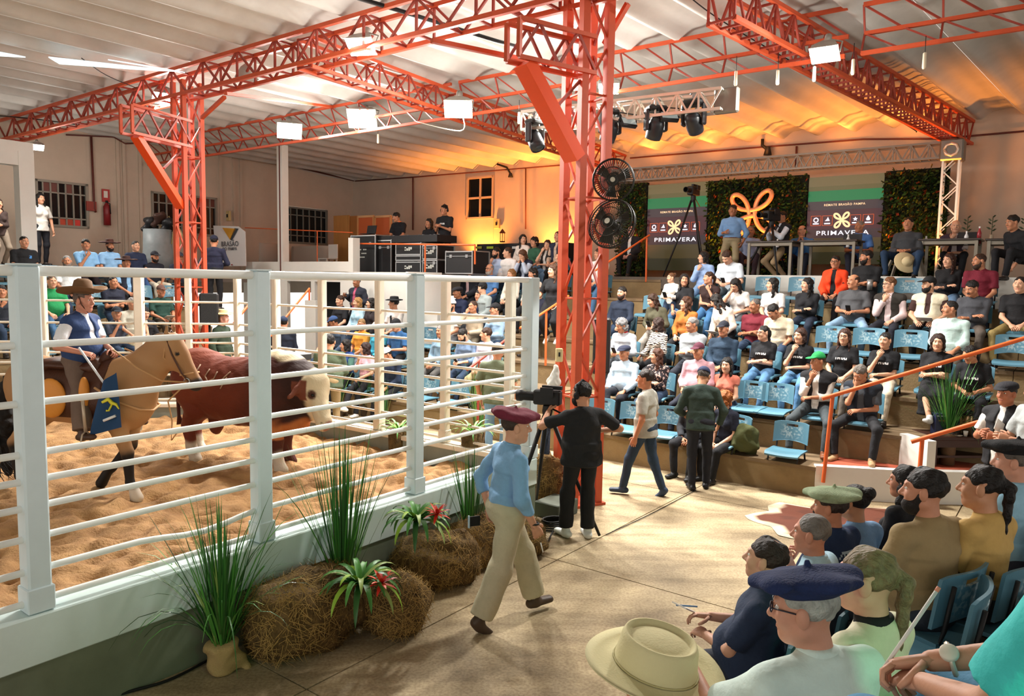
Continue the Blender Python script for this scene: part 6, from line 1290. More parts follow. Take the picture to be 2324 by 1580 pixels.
for x, y, lab in ((518, 490, 'small electric box on the far wall by the banner'), (1128, 508, 'small yellow socket box on the orange lit wall')):
    p = atb(x, y, BL - .05) if x < 800 else ata(x, y, AS - .05); t = thing('socket_box', lab, 'electric box', p); MB().box(p, (.06, .22, .3), RA, .01).build('cover', mat('#c9b07a', .5), t); MB().box(p - UA * .035, (.02, .06, .1), RA).build('switch', m_dark, t)
t = thing('wall_lamp', 'small black spotlight on the wall above the stage truss', 'lamp', ata(1730, 330, AS - .1)); p = ata(1730, 330, AS - .1); MB().tube([p + Vector((0, 0, .15)), p, p + Vector((.08, -.1, -.1))], .04, 8).build('arm', m_dark, t); MB().lathe([(.05, .1), (.1, -.1), (0, -.1)], p + Vector((.1, -.12, -.15)), 12).build('shade', m_black, t)
t = thing('wall_lamp', 'curved black lamp arm at the top of the orange lit wall', 'lamp', ata(1150, 382, AS - .1)); p = ata(1150, 380, AS - .1); MB().tube([p + Vector((-.3, 0, .1)), p, p + Vector((.12, -.05, -.2))], .03, 8).build('arm', m_dark, t); MB().lathe([(.04, .05), (.08, -.08), (0, -.08)], p + Vector((.12, -.05, -.22)), 12).build('shade', m_black, t)
# speakers of the hall
def pa(label, x0, x1, y0, y1, Y, rz, stand_to=None):
    p = atY((x0 + x1) / 2, y1, Y); top = atY((x0 + x1) / 2, y0, Y); w_ = (x1 - x0) * Y / F; h = top.z - p.z; t = thing('loudspeaker', label, 'loudspeaker', p, rz); MB().box((0, 0, h / 2), (w_, w_ * .85, h), bev=.02).build('cabinet', m_black, t, local=True); MB().box((0, -w_ * .43, h * .5), (w_ * .86, .02, h * .9)).build('grille', mat('#1f2022', .7, bump=.6, bs=160), t, local=True); MB().box((-w_ * .05, -w_ * .445, h * .9), (w_ * .25, .006, .03)).build('badge', m_grey, t, local=True)
    if stand_to is not None: MB().cyl((0, 0, 0), (0, 0, stand_to - p.z), .02, 8).build('pole', m_dark, t, local=True)
pa('black loudspeaker standing behind the tall orange column', 1345, 1383, 722, 848, 10.9, -.2); pa('black loudspeaker on a stand behind the far railing', 456, 495, 666, 735, 13.0, .3, .05)
# more people at the far side
person_at('person in navy jacket and cap standing with his back turned', 486, 549, 17.2, 1.9, -10, arms=((.15, .22, .12), (-.15, .22, .12), .5), top='#1d2036', sleeve='long', bottom=BK, sk=SK[1], hair=('crop', D), hat=('cap', '#161a2c'), bulk=1.1)
person_at('person in straw hat and dark green jacket beyond the bull', 507, 722, 13.2, .55, 100, arms='down', top='#2c3a2c', sleeve='long', bottom=KH, sk='#d39a8c', hair=('crop', GRY), hat=('brimhat', '#cdb98c'))
person_at('person in pink shirt and dark jacket leaning on the white wall', 809, 640, Yof(809, 12.0), 1.2, -150, arms=((.3, .1, .30), (-.15, .2, .12), .7), top='#a8506a', over='#202430', overkind='jacket', bottom=BK, sk=SK[3], hair=('crop', D), bulk=1.05)
person_at('person in dark cap low beside the orange stair rail', 643, 735, 15.0, .2, -20, arms='lap', top='#1c2334', sleeve='long', bottom=BK, sk=SK[0], hair=('crop', D), hat=('cap', '#1d2a44'))
person_at('large person in olive shirt seen from behind beyond the bull', 748, 778, 12.6, .0, -10, arms='thigh', top='#4a5642', sleeve='long', bottom=KH, sk=SK[0], hair=('short', D), bulk=1.2, lean=6)
person_at('person in black with long hair standing on the aisle stairs', 1255, 615, 14.5, 1.6, -150, sex='f', hyaw=20, arms=((.22, .22, .12), (-.15, .1, -.05), .6), top='#15161a', over=None, bottom='#131419', bkind='wide', sk=SK[2], hair=('long', '#4a3020'), collar='#5a4a38', shoe='#d0d0cc')
person_at('balding person in olive shirt and jeans outside the pen corner', 1130, 798, 11.2, .0, 15, arms='down', top='#5d6650', bottom='#6f93b4', sk=SK[1], hair=('bald', D), bulk=1.12)
person_at('person in dark clothes standing by the white pillar at far left', 92, 452, 18.2, ZS, 120, arms='down', top='#c9c4bc', bottom='#17181f', sk=SK[0], hair=('long', D), sex='f')
person_at('person in brown clothes standing at the far left edge', -4, 462, 17.4, ZS, 120, arms='chin', top='#3a2c28', sleeve='long', bottom='#8a7c6c', sk=SK[0], hair=('long', BRN), sex='f')
# stair handrails of the stands
rail('orange stair rail beside the tall column climbing to the stage', [atY(1180, 745, 12.6), atY(1290, 672, 13.9)], [(atY(1240, 705, 13.3), atY(1238, 830, 13.2))]); rail('orange stair rail climbing to the left stage screen', [atY(1345, 618, 15.0), atY(1474, 534, 16.4)], [(atY(1468, 540, 16.3), atY(1466, 640, 16.3)), (atY(1370, 604, 15.2), atY(1368, 700, 15.0))])
rail('orange stair rail before the dark doorway', [atY(612, 765, 14.6), atY(702, 655, 16.4)], [(atY(637, 735, 15.0), atY(637, 808, 15.0)), (atY(702, 655, 16.4), atY(702, 682, 16.4))]); rail('short orange stair rail behind the pen corner', [atY(1060, 840, 11.6), atY(1160, 762, 12.7)], [(atY(1088, 822, 11.8), atY(1084, 960, 11.6))], .022, m_orange_unlit)
rail('pale orange rail behind the straw hat', [atY(530, 735, 14.5), atY(566, 690, 15.2)], [], .025)
p1_, p2_ = atY(1866, 905, 9.4), atY(2345, 762, 9.0); rail('long bright orange handrail crossing the right side', [p1_, p2_], [(atY(1890, 898, 9.4), atY(1868, 1095, 9.4))], .026)
p1_, p2_ = atY(2068, 1003, 8.7), atY(2345, 922, 8.2); rail('lower bright orange handrail by the coffee table', [p1_, p2_], [(atY(2093, 998, 8.68), Vector((*atY(2090, 1000, 8.68).xy, .0)))], .026)
box_thing('white_box', 'white box beside the orange stair rail', 'box', 692, 716, 682, 760, 12.1, .3, m_white, 0.8)
# ------------------------------------------------------------ horse with rider, bull
def tinted(name, prims, h, m, parent, fn, **kw):
    V, Q = nets(prims, h, **kw); me = np_mesh(name, V, [Q], [m]); c = np.ones((len(V), 4), np.float32); c[:, :3] = fn(V)
    a = me.color_attributes.new('tint', 'FLOAT_COLOR', 'POINT'); a.data.foreach_set('color', c.ravel()); return mesh_obj(name, me, parent)
def L3(h): return np.array(lin(h)[:3])
def sstep(a, b, x): t = np.clip((x - a) / (b - a), 0, 1); return t * t * (3 - 2 * t)
def wob(V, f, s=0): return np.sin(f * V[:, 0] + 2 * np.sin(f * .7 * V[:, 2] + s)) * np.sin(f * 1.3 * V[:, 2] + s + np.sin(f * V[:, 1]))
HAZ = 99
hp_ = Vector((-4.32, 7.55, .50)); HMx = Matrix.Translation(hp_) @ Matrix.Rotation(-rad(HAZ - 90), 4, 'Z')
ho = thing('horse', 'buckskin horse with black tail ridden beside the bull', 'horse', Mx=HMx)
def leg(pts, rs, k=.03): return [cone(pts[i], pts[i + 1], rs[i], rs[i + 1], k=k) for i in range(len(pts) - 1)]
HP = [cone((-.45, 0, 1.0), (.40, 0, .98), (.27, .28), (.27, .31), lat=(0, 1, 0), k=.08), ell((-.56, 0, 1.08), (.32, .27, .31), .08), ell((.46, 0, 1.0), (.27, .24, .33), .08), ell((.30, 0, 1.24), (.28, .10, .12), .08),
      cone((.48, 0, 1.10), (.90, 0, 1.52), (.16, .26), (.085, .16), lat=(0, 1, 0), k=.10), cone((.80, 0, 1.50), (.97, 0, 1.56), (.075, .10), (.08, .10), lat=(0, 1, 0), k=.06),
      cone((.96, 0, 1.54), (1.20, 0, 1.17), (.085, .115), (.055, .068), lat=(0, 1, 0), k=.05), ell((1.0, 0, 1.42), (.115, .082, .13), .05), ell((1.205, 0, 1.15), (.072, .058, .068), .03),
      cone((.93, .05, 1.62), (.955, .075, 1.76), (.030, .022), (.008, .006), k=.02), cone((.93, -.05, 1.62), (.955, -.075, 1.76), (.030, .022), (.008, .006), k=.02), ell((1.06, -.075, 1.46), (.028, .014, .022), .02), ell((1.06, .075, 1.46), (.028, .014, .022), .02)]
HP += leg([(.44, -.13, .95), (.44, -.15, .74), (.53, -.13, .46), (.55, -.13, .15), (.60, -.13, .07)], [(.15, .12), (.10, .08), .058, .040, .046]) + [cone((.60, -.13, .06), (.62, -.13, .0), .052, .064, k=.01)]
HP += leg([(.42, .13, .95), (.40, .15, .74), (.38, .13, .47), (.16, .13, .22), (.08, .13, .14)], [(.15, .12), (.10, .08), .058, .042, .046]) + [cone((.08, .13, .13), (.03, .13, .05), .050, .058, k=.01)]
for sy, o in ((-1, .0), (1, -.16)):
    HP += leg([(-.56, sy * .13, 1.02), (-.44 + o, sy * .16, .78), (-.74 + o, sy * .13, .50), (-.70 + o, sy * .13, .15), (-.64 + o, sy * .13, .07)], [(.22, .15), (.13, .10), .060, .042, .046]) + [cone((-.64 + o, sy * .13, .06), (-.62 + o, sy * .13, .0), .052, .064, k=.01)]
def horse_col(V):
    x, y, z = V.T; c = np.tile(L3('#ab8258'), (len(V), 1)); mx = lambda c, h, t: c * (1 - t[:, None]) + L3(h) * t[:, None]; n = .5 + .5 * wob(V, 6)
    c = mx(c, '#94693f', .55 * n); c = mx(c, '#c79c6c', sstep(.75, .6, np.abs(z - .75) * 4) * .3 * (z < 1)); lg = sstep(.60, .44, z + .05 * wob(V, 9)); c = mx(c, '#17120f', lg)
    fore = (x > .5) & (y < 0); c = mx(c, '#cfc3b2', np.where(fore, sstep(.13, .08, z), 0)); hd = sstep(.95, 1.15, x) * (z > .9); c = mx(c, '#8f6238', .5 * hd); c = mx(c, '#2b2523', sstep(.075, .05, np.sqrt((x - 1.22) ** 2 + y ** 2 + (z - 1.13) ** 2) - .035) * (z > .8))
    c = mx(c, '#0c0908', np.where((np.abs(x - 1.065) < .022) & (np.abs(z - 1.462) < .016) & (np.abs(y) > .06), 1.0, 0)); c = mx(c, '#221814', sstep(.055, .02, np.abs(y)) * (z > 1.27) * (x > .3) * (x < .92) * sstep(0, .12, z - (1.02 + (x - .3) * .72))); return c
tinted('body', HP, .018, attr_mat('m_horse', .6, .15, 120), ho, horse_col)
hl = lambda p: HMx @ Vector(p)
mt_ = mat('#15110f', .55, bump=.5, bs=90, stretch=(4, 4, .5))
V, Q = nets([cone((-.84, 0, 1.18), (-.98, -.02, .95), (.05, .05), (.08, .08), k=.03), cone((-.98, -.02, .95), (-.96, -.04, .45), (.10, .09), (.12, .10), k=.04), cone((-.96, -.04, .45), (-.90, -.05, .16), (.11, .09), (.04, .04), k=.04)], .02, noise=.012, nf=40); tl = mesh_obj('tail', np_mesh('tail', V, [Q], [mt_]), ho)
B = MB()
for k in range(26):
    a = RNG.uniform(0, 6.28); r = RNG.uniform(.03, .13); z = RNG.uniform(.15, .6); B.tube([hl((-.96 + r * .5 * math.cos(a), r * math.sin(a) - .04, z + .3)), hl((-.93 + r * math.cos(a), 1.2 * r * math.sin(a) - .05, z)), hl((-.80 + RNG.uniform(-.1, .22), 1.6 * r * math.sin(a) - .1, z - .08))], [.006, .005, .002], 4)
s_ = B.build('tail_hair', mt_, tl); tag(s_, kind='stuff')
# tack
m_lea = mat('#4a2a1a', .5, bump=.2, bs=60); m_tanl = mat('#a06a3a', .5); m_rope = mat('#b58a5c', .7)
def offs(P, d, q): return [p if 'c' not in p else p for p in P]
BODY = HP[:4]
def shell(name, x0, x1, zlo, th, m, par=ho, h=.018, prim=None):
    P = [dict(p) for p in BODY]
    for p in P:
        if 'c' in p: p['r'] = p['r'] + th
        else: p['rp'] = tuple(r + th for r in p['rp']); p['rq'] = tuple(r + th for r in p['rq'])
    V, Q = nets(P, h, cuts=[((x0, 0, 0), (-1, 0, 0)), ((x1, 0, 0), (1, 0, 0)), ((0, 0, zlo), (0, 0, -1))]); return mesh_obj(name, np_mesh(name, V, [Q], [m]), par)
shell('saddle_blanket', -.42, .36, .80, .018, m_lea); 
for sy in (-1, 1):
    for x, rx, z, rz in ((-.17, .17, 1.0, .20), (.20, .05, 1.06, .17)): sdf_obj('saddle_flap', [ell((x, sy * .285, z), (rx, .05, rz), .02)], .016, mat('#d38a35', .5, bump=.15), ho)
V, Q = nets([cone((-.30, 0, 1.31), (.14, 0, 1.29), (.20, .06), (.18, .06), lat=(0, 1, 0), k=.05), cone((-.36, -.16, 1.26), (-.36, .16, 1.26), (.05, .11), k=.05), cone((.20, -.12, 1.30), (.20, .12, 1.30), (.05, .10), k=.05), ell((.26, 0, 1.40), (.06, .06, .07), .04)], .018); mesh_obj('saddle', np_mesh('saddle', V, [Q], [m_lea]), ho)
MB().tube([hl(p) for p in ((-.40, -.20, 1.24), (-.50, -.30, 1.08), (-.52, -.30, .90), (-.46, -.29, .74))], .05, 8).build('crupper_roll', mat('#5a3626', .6), ho)
def strap(name, pts, r, m=m_rope): return MB().tube([hl(p) for p in pts], r, 6).build(name, m, ho)
strap('bridle', ((.96, -.085, 1.60), (1.02, -.098, 1.45), (1.11, -.085, 1.27), (1.16, -.066, 1.20)), .009, m_lea); strap('bridle', ((.96, -.085, 1.60), (.95, 0, 1.68), (.96, .085, 1.60)), .009, m_lea); strap('noseband', ((1.09, -.085, 1.25), (1.20, -.05, 1.27), (1.21, .05, 1.27), (1.09, .085, 1.25)), .010); strap('throat_strap', ((.95, -.09, 1.60), (.93, -.10, 1.42), (.99, 0, 1.30)), .007)
strap('bit_ring', [(1.155 + .03 * math.cos(i * .8), -.072, 1.19 + .03 * math.sin(i * .8)) for i in range(9)], .006, m_steel)
strap('reins', ((1.15, -.075, 1.18), (.95, -.17, 1.20), (.72, -.20, 1.32), (.40, -.12, 1.48)), .009); strap('reins', ((1.15, .075, 1.18), (.9, .17, 1.25), (.40, .05, 1.48)), .009)
strap('breastplate', ((.30, -.27, 1.12), (.55, -.255, .98), (.70, -.16, .90), (.735, 0, .87), (.70, .16, .90), (.30, .27, 1.12)), .013); strap('lead_rope', ((1.13, -.07, 1.15), (1.0, -.15, 1.0), (1.02, -.12, .8), (1.05, -.18, .62), (1.12, -.2, .7)), .008)
# rider
rd = human('person', 'person in wide brown hat and navy waistcoat riding the horse', HMx @ Vector((-.06, 0, 0)), HAZ, sit=True, hip=1.46, sc_=.93, lean=4, hyaw=-2, arms=((.25, .22, .12), (-.02, .36, .14), .9), top='#e6e9ee', sleeve='short', over='#2d4470', bottom='#6e5b4f', bkind='wide', shoe='#4a3428', sk='#c88a72', hair=('crop', '#6b5a50'), hat=None, bulk=1.18,
           legk=1.22, feet=((.42, .34, .66), (-.42, .34, .66)), poles=((.5, -.5, -.6), (-.5, -.5, -.6)), h=.013, hh=.0065, collar='#cfd4da')
HM = rd['HM']; hb = MB(); pr = []
hb.lathe([(0, .19), (.05, .188), (.085, .165), (.10, .10), (.105, .045), (.108, .03)], (0, -.012, .03), 28, Matrix.Rotation(-.10, 3, 'X')); V = []; n = 32
for k, (r, z) in enumerate(((.104, .03), (.16, .015), (.235, .03), (.237, .037), (.16, .024), (.104, .04))):
    for i in range(n): a = 2 * math.pi * i / n; c, s = math.cos(a), math.sin(a); V.append((r * c, -.012 + r * s * 1.06, z + .03 + .07 * (r / .237) ** 2 * abs(c) ** 2 + .03 * (r / .237) ** 2 * max(0, s)))
hb.add(V, [(k * n + i, k * n + (i + 1) % n, k * n + n + (i + 1) % n, k * n + n + i) for k in range(5) for i in range(n)], True)
hat_ = mesh_obj('hat', hb.mesh('hat'), rd['t'], HM @ Matrix.Rotation(.05, 4, 'X') @ Matrix.Translation((0, 0, .022)), mat('#6e5034', .8, var=.1)); MB().tube([HM @ Vector(p) for p in ((.082, .0, .05), (.076, .03, -.04), (.02, .06, -.125), (-.02, .06, -.125), (-.076, .03, -.04), (-.082, 0, .05))], .005, 5).build('chin_strap', m_lea, rd['t'])
w0 = rd['hands'][0]; c0 = HMx.inverted() @ w0; fl_ = thing('flag', 'navy flag with yellow figure on a white stick in the hand of the rider', 'flag', w0)
MB().tube([hl((c0.x - .02, c0.y - .02, c0.z + .05)), hl((c0.x + .32, c0.y - .10, c0.z - .30))], .011, 8).build('stick', mat('#dfe3e6', .4), fl_)
V = []; Q = []
for i in range(9):
    for j in range(9): u, v = i / 8, j / 8; V.append(hl((c0.x + .30 + .34 * u * (.35 + .65 * v) - .14 * v, c0.y - .11 - .035 * math.sin(5 * u + 2 * v), c0.z - .27 - .52 * v + .10 * u)))
for i in range(8):
    for j in range(8): Q.append((i * 9 + j, i * 9 + j + 1, i * 9 + j + 10, i * 9 + j + 9))
mesh_obj('flag_cloth', np_mesh('flag_cloth', [tuple(WM[fl_.name].inverted() @ v) for v in V], [np.array(Q)], [mat('#1d4066', .8)]), fl_)
fp = lambda u, v: hl((c0.x + .30 + .34 * u * (.35 + .65 * v) - .14 * v, c0.y - .118 - .035 * math.sin(5 * u + 2 * v), c0.z - .27 - .52 * v + .10 * u))
MB().tube([fp(.3, .42), fp(.5, .40), fp(.62, .50), (fp(.8, .56)), fp(.95, .66)], [.012, .022, .02, .014, .006], 6).build('figure', mat('#d9d23c', .6), fl_); MB().tube([fp(.62, .52), fp(.5, .62), fp(.42, .6)], .010, 6).build('figure', mat('#d9d23c', .6), fl_); MB().tube([fp(.35, .78), fp(.75, .76)], .014, 6).build('lettering', mat('#e8e8e8', .6), fl_)
for sx in (-1, 1):
    f0 = HMx.inverted() @ (rd['Mx'] @ Vector((sx * .42, .37, .62))); B = MB(); B.tube([hl((f0.x - .02, f0.y, f0.z + .45)), hl((f0.x, f0.y, f0.z + .13))], .016, 6); B.tube([hl((f0.x + .0, f0.y + .065 * math.sin(a), f0.z + .05 + .085 * math.cos(a))) for a in [i * .7854 for i in range(9)]], .008, 6); B.build('stirrup', mat('#b9a994', .4, .3), ho)
# bull
BAZ = 112; bp_ = Vector((-3.24, 8.93, .50)); BMx = Matrix.Translation(bp_) @ Matrix.Rotation(-rad(BAZ - 90), 4, 'Z') @ Matrix.Scale(1.03, 4); bu = thing('bull', 'red brown bull with white face and branded number walking in the sand', 'bull', Mx=BMx)
hz = -.16
BP = [cone((-.50, 0, .84), (.45, 0, .83), (.36, .36), (.37, .42), lat=(0, 1, 0), k=.1), ell((-.66, 0, .95), (.30, .31, .33), .1), ell((-.60, 0, 1.10), (.30, .22, .18), .1), ell((.50, 0, .90), (.34, .33, .42), .1), ell((.55, 0, 1.12), (.34, .18, .18), .1), cone((.68, 0, .98), (1.05, hz * .5, .94), (.25, .31), (.19, .23), lat=(0, 1, 0), k=.1), ell((.74, 0, .58), (.20, .17, .20), .08), cone((.6, 0, .56), (1.05, hz * .5, .70), (.06, .12), (.07, .12), lat=(0, 1, 0), k=.08),
      cone((1.08, hz * .6, .99), (1.30, hz * 1.3, .62), (.128, .132), (.085, .088), lat=(0, 1, 0), k=.05), ell((1.12, hz * .6, .98), (.125, .14, .13), .05), ell((1.315, hz * 1.4, .575), (.075, .09, .068), .03), cone((1.03, hz * .5 - .15, .97), (1.0, hz * .5 - .34, .89), (.03, .07), (.015, .03), lat=(1, 0, 0), k=.03), cone((1.03, hz * .5 + .15, .97), (1.0, hz * .5 + .34, .89), (.03, .07), (.015, .03), lat=(1, 0, 0), k=.03),
      ell((-.40, 0, .40), (.09, .08, .13), .04), cone((-.25, 0, .46), (.05, 0, .44), (.04, .05), (.03, .04), k=.05), ell((1.32, hz * 1.4 - .055, .615), (.02, .016, .014), .012, sub=True)]
for sy, o in ((-1, .10), (1, -.06)):
    BP += leg([(.52, sy * .20, .80), (.52 + o * .4, sy * .20, .58), (.54 + o, sy * .18, .34), (.55 + o, sy * .18, .12), (.58 + o, sy * .18, .05)], [(.17, .14), .115, .075, .058, .068]) + [cone((.58 + o, sy * .18, .05), (.60 + o, sy * .18, .0), .068, .078, k=.01)]
for sy, o in ((-1, .10), (1, -.14)):
    BP += leg([(-.62, sy * .18, .88), (-.55 + o * .5, sy * .20, .62), (-.76 + o, sy * .17, .40), (-.72 + o, sy * .17, .13), (-.68 + o, sy * .17, .05)], [(.24, .17), .14, .078, .058, .066]) + [cone((-.68 + o, sy * .17, .05), (-.66 + o, sy * .17, .0), .066, .076, k=.01)]
def bull_col(V):
    x, y, z = V.T; c = np.tile(L3('#6a3020'), (len(V), 1)); mx = lambda c, h, t: c * (1 - t[:, None]) + L3(h) * t[:, None]; n = wob(V, 5); n2 = wob(V, 17, 2)
    c = mx(c, '#4a231a', sstep(-.1, .6, x + .2 * n)); c = mx(c, '#7d3d26', .5 * sstep(.1, .9, n) * (x < .3)); c = mx(c, '#2e1915', sstep(.5, .9, x + .06 * n2) * (z > .55)); wh = '#cdbd9d'
    c = mx(c, '#b06a38', sstep(.62, .5, z + .06 * n2) * sstep(.45, .6, x) * (z > .36)); c = mx(c, wh, sstep(1.03, 1.08, x + .03 * n2) * (z > .42)); c = mx(c, wh, sstep(1.235, 1.27, z + .03 * n2) * sstep(.30, .42, x)); c = mx(c, '#c9b48c', sstep(.03, -.02, np.abs(y) - .03) * sstep(.50, .45, z) * (x > -.3) * (x < .4) * (z > .38))
    c = mx(c, '#bfb3a2', sstep(.24, .17, z + .03 * n2) * ((x < 0) | (y < 0))); ear = (np.abs(y - hz * .5) > .17) & (x > .9) & (x < 1.1); c = mx(c, '#6d3a28', np.where(ear, 1.0, 0)); c = mx(c, '#8d6152', sstep(.09, .06, np.sqrt((x - 1.39) ** 2 + (y - hz * 1.45) ** 2 + (z - .56) ** 2)))
    for sy in (-1, 1): c = mx(c, '#4a2a20', sstep(.065, .04, np.sqrt((x - 1.17) ** 2 + (y - hz * .8 - sy * .125) ** 2 + (z - .90) ** 2)))
    return c
tinted('body', BP, .02, attr_mat('m_bull', .75, .5, 45), bu, bull_col, noise=.004, nf=30)
def onside(x, z, side=-1):
    y = side * .7; P = np.array([[x, y, z]])
    for _ in range(40): d = field(BP, P)[0] - .006; P[0, 1] -= side * max(-.02, min(d, .06)) * .8
    return BMx @ Vector(P[0])
for nm, st in (('brand_digit', [[(-.50, 1.16), (-.46, 1.05), (-.38, 1.06)], [(-.39, 1.14), (-.40, .99)]]), ('brand_digit', [[(-.22, 1.10), (-.24, 1.02), (-.18, .97), (-.10, 1.0), (-.09, 1.08)]]), ('brand_digit', [[(.10, 1.09), (.02, 1.0), (.12, .99)], [(.08, 1.03), (.02, .90)]])):
    B = MB()
    for s in st:
        pts = []
        for a, b in zip(s[:-1], s[1:]): pts += [onside(a[0] + (b[0] - a[0]) * i / 4, a[1] + (b[1] - a[1]) * i / 4) for i in range(4)]
        B.tube(pts + [onside(*s[-1])], .008, 5)
    B.build(nm, mat('#a88d78', .8), bu)
MB().tube([BMx @ Vector(p) for p in ((-.93, 0, 1.1), (-1.0, 0, .9), (-.98, 0, .45), (-.96, 0, .35))], [.04, .03, .022, .05], 8).build('tail', mat('#4a231a', .8), bu)
for sy in (-1, 1):
    v, q = _sph((1.185, hz * .8 + sy * .124, .895), (.022, .015, .02)); mesh_obj('eye', np_mesh('eye', v, [q], [mat('#120b08', .2)]), bu)
# ------------------------------------------------------------ people on the walkway
def walker(who, x, y, az, **kw):
    p = atz(x, y, 0); return human('person', who, p, az, sit=False, **kw)
f1 = walker('person in burgundy beret blue shirt and pale baggy trousers walking past the hay', 1146, 1412, 66, hip=.90, sc_=1.03, h=.011, hh=.0055, feet=((.10, -.26, .07), (-.09, .30, .10)), hyaw=18, lean=4, arms=((.25, .12, -.06), (-.22, -.06, -.04), .55), top='#7ba6cd', sleeve='rolled', bottom='#b9b296', bkind='wide', shoe='#4a3b2e', sk='#c99478', hair=('crop', '#3a2a20'), hat=None, tuck=True, belt='#b58a5c', collar='#7ba6cd', bulk=1.12, legk=1.22, fold=.006)
def beret(f, hx, s=1.0, rot=(0, 0), h=.008, nm='beret'):
    """soft wide beret with a rolled band and a stalk"""
    P = [ell((0, -.03, .098), (.142 * s, .160 * s, .040 * s), .03), ell((.03, -.09, .085), (.11 * s, .10 * s, .038), .03), ell((-.02, .07, .10), (.09 * s, .07 * s, .03), .03), cone((0, -.012, .052), (0, -.012, .082), (.088, .104), (.094, .11), k=.02, cap=.012), cone((0, -.03, .13), (.004, -.032, .158), .005, k=.005)]
    V, Q = nets(P, h, noise=.005, nf=32); mesh_obj(nm, np_mesh(nm, V, [Q], [mat(hx, .9, var=.15, vs=40, bump=.35, bs=120)]), f['t'], f['HM'] @ Matrix.Rotation(rot[0], 4, 'X') @ Matrix.Rotation(rot[1], 4, 'Y'))
beret(f1, '#6d2236', 1.0, (-.16, .05))
hd_ = f1['hands'][0]; t = thing('cigarette', 'white cigarette in the lowered hand of the walker in burgundy beret', 'cigarette', hd_); MB().cyl(hd_ + Vector((.05, -.03, -.12)), hd_ + Vector((.07, -.045, -.19)), .005, 6).build('paper', m_white, t)
tag(MB().tube([hd_ + Vector((.034 * math.cos(i * .7), .034 * math.sin(i * .7), .02)) for i in range(10)], .008, 6).build('bracelet', m_dark), 'black bracelet on the wrist of the walker in burgundy beret', 'bracelet')
q = atY(1076, 1183, 5.75); t = thing('notebook', 'dark notebook with pale blue edge behind the hip of the burgundy beret', 'notebook', q, .4); MB().box((0, 0, 0), (.10, .012, .08), bev=.003).build('cover', m_dark, t, local=True); MB().box((-.045, -.004, .0), (.012, .02, .10), bev=.003).build('edge', mat('#a9c4d6', .5), t, local=True)
f2 = walker('bearded person in black tee and headphones filming with the tripod camera', 1316, 1224, -22, hip=.92, sc_=1.0, h=.011, hh=.006, feet=((.10, .02, .07), (-.12, .10, .07)), hyaw=-28, arms=((.34, .20, .20), (-.26, .30, .42), .6), poles=((.9, -.3, -.5), (-.9, -.1, -.6)), top='#1c1d1f', bottom='#17181a', bkind='wide', shoe='#d8dcd8', sk='#c08a6c', hair=('short', '#14100e'), hat=('phones', '#1b1a1c'), beard=('beard', '#16110f'), bulk=1.25, fold=.006)
f3 = walker('person in grey tee and dark jeans walking towards the pen', 1460, 1124, -62, hip=.90, sc_=.98, h=.012, hh=.006, feet=((.08, -.24, .07), (-.10, .26, .07)), hyaw=-12, arms='down', top='#a5a398', bottom='#26374a', shoe='#2a3a50', sk='#b87d5c', hair=('short', '#2a1e18'), bulk=1.1, fold=.005)
f4 = walker('person in dark green jacket and navy cap leaning towards the front row', 1584, 1110, 8, hip=.92, sc_=.98, h=.012, hh=.006, feet=((.11, .06, .07), (-.09, -.08, .07)), lean=10, hpitch=-25, hyaw=20, arms=((.26, .16, -.02), (-.2, .25, .1), .5), top='#2b3a33', sleeve='long', bottom='#1a1c24', shoe='#111216', sk='#a87858', hair=('crop', '#4a4440'), hat=('cap', '#1c2746'), bulk=1.08)
tripod_cam('broadcast camera on the tripod beside the tall orange column', 1243, 902, 8.05, 0, -70, 1.0, .62)
p = atz(1232, 1140, 0); t = thing('light_stand', 'dark cloth wrapped stand beside the corner post', 'stand', p); MB().tube([p + Vector((-.03, 0, 0)), p + Vector((0, 0, .5)), p + Vector((.03, 0, 1.0))], [.075, .07, .05], 10).build('wrap', mat('#1c2a38', .8, bump=.5, bs=40), t); MB().cyl(p + Vector((.03, 0, 1.0)), p + Vector((.04, 0, 1.35)), .02, 8).build('pole', m_dark, t)
q = atY(1269, 806, 8.75); t = thing('junction_box', 'cream electric box on the tall orange column', 'electric box', q); MB().box(q, (.085, .06, .16), None, .01).build('cover', mat('#cdbb8a', .5), t); MB().box(q + Vector((0, -.033, .01)), (.02, .01, .05)).build('switch', m_dark, t)
q = atY(1262, 852, 8.7); V, Q = nets([cone((0, 0, .10), (-.02, 0, -.10), (.03, .03), (.075, .06), k=.03), ell((-.03, 0, -.08), (.075, .06, .06), .03)], .012, noise=.006, nf=50); o = mesh_obj('plastic_bag', np_mesh('plastic_bag', V, [Q], [mat('#d5d0c8', .3)]), None, Matrix.Translation(q)); tag(o, 'white plastic bag tied to the tall orange column', 'bag')
MB().box(atz(1262, 1168, 0) + Vector((0, 0, .09)), (.42, .34, .18), RA, .01).build('concrete_block', mat('#565a50', .9)); tag(col.objects[-1], 'grey concrete block at the foot of the tall column', 'block')
c = atz(1255, 1198, 0); t = thing('cable_coil', 'black coiled cable on the floor by the concrete block', 'cable', c)
for k in range(5): MB().tube([c + Vector(((.17 - .012 * k) * math.cos(i * .5236), (.15 - .01 * k) * math.sin(i * .5236 + .2), .014 + .02 * k)) for i in range(13)], .011, 6).build('loop', m_dark, t)
cable('black cable trailing from the coil past the burgundy beret', [atz(1255, 1205, .012), atz(1240, 1235, .012), atz(1215, 1262, .012)], .009); cable('thin cable from the tripod to the seated crowd', [atz(1375, 1214, .01), atz(1480, 1165, .01), atz(1580, 1112, .01)], .005)
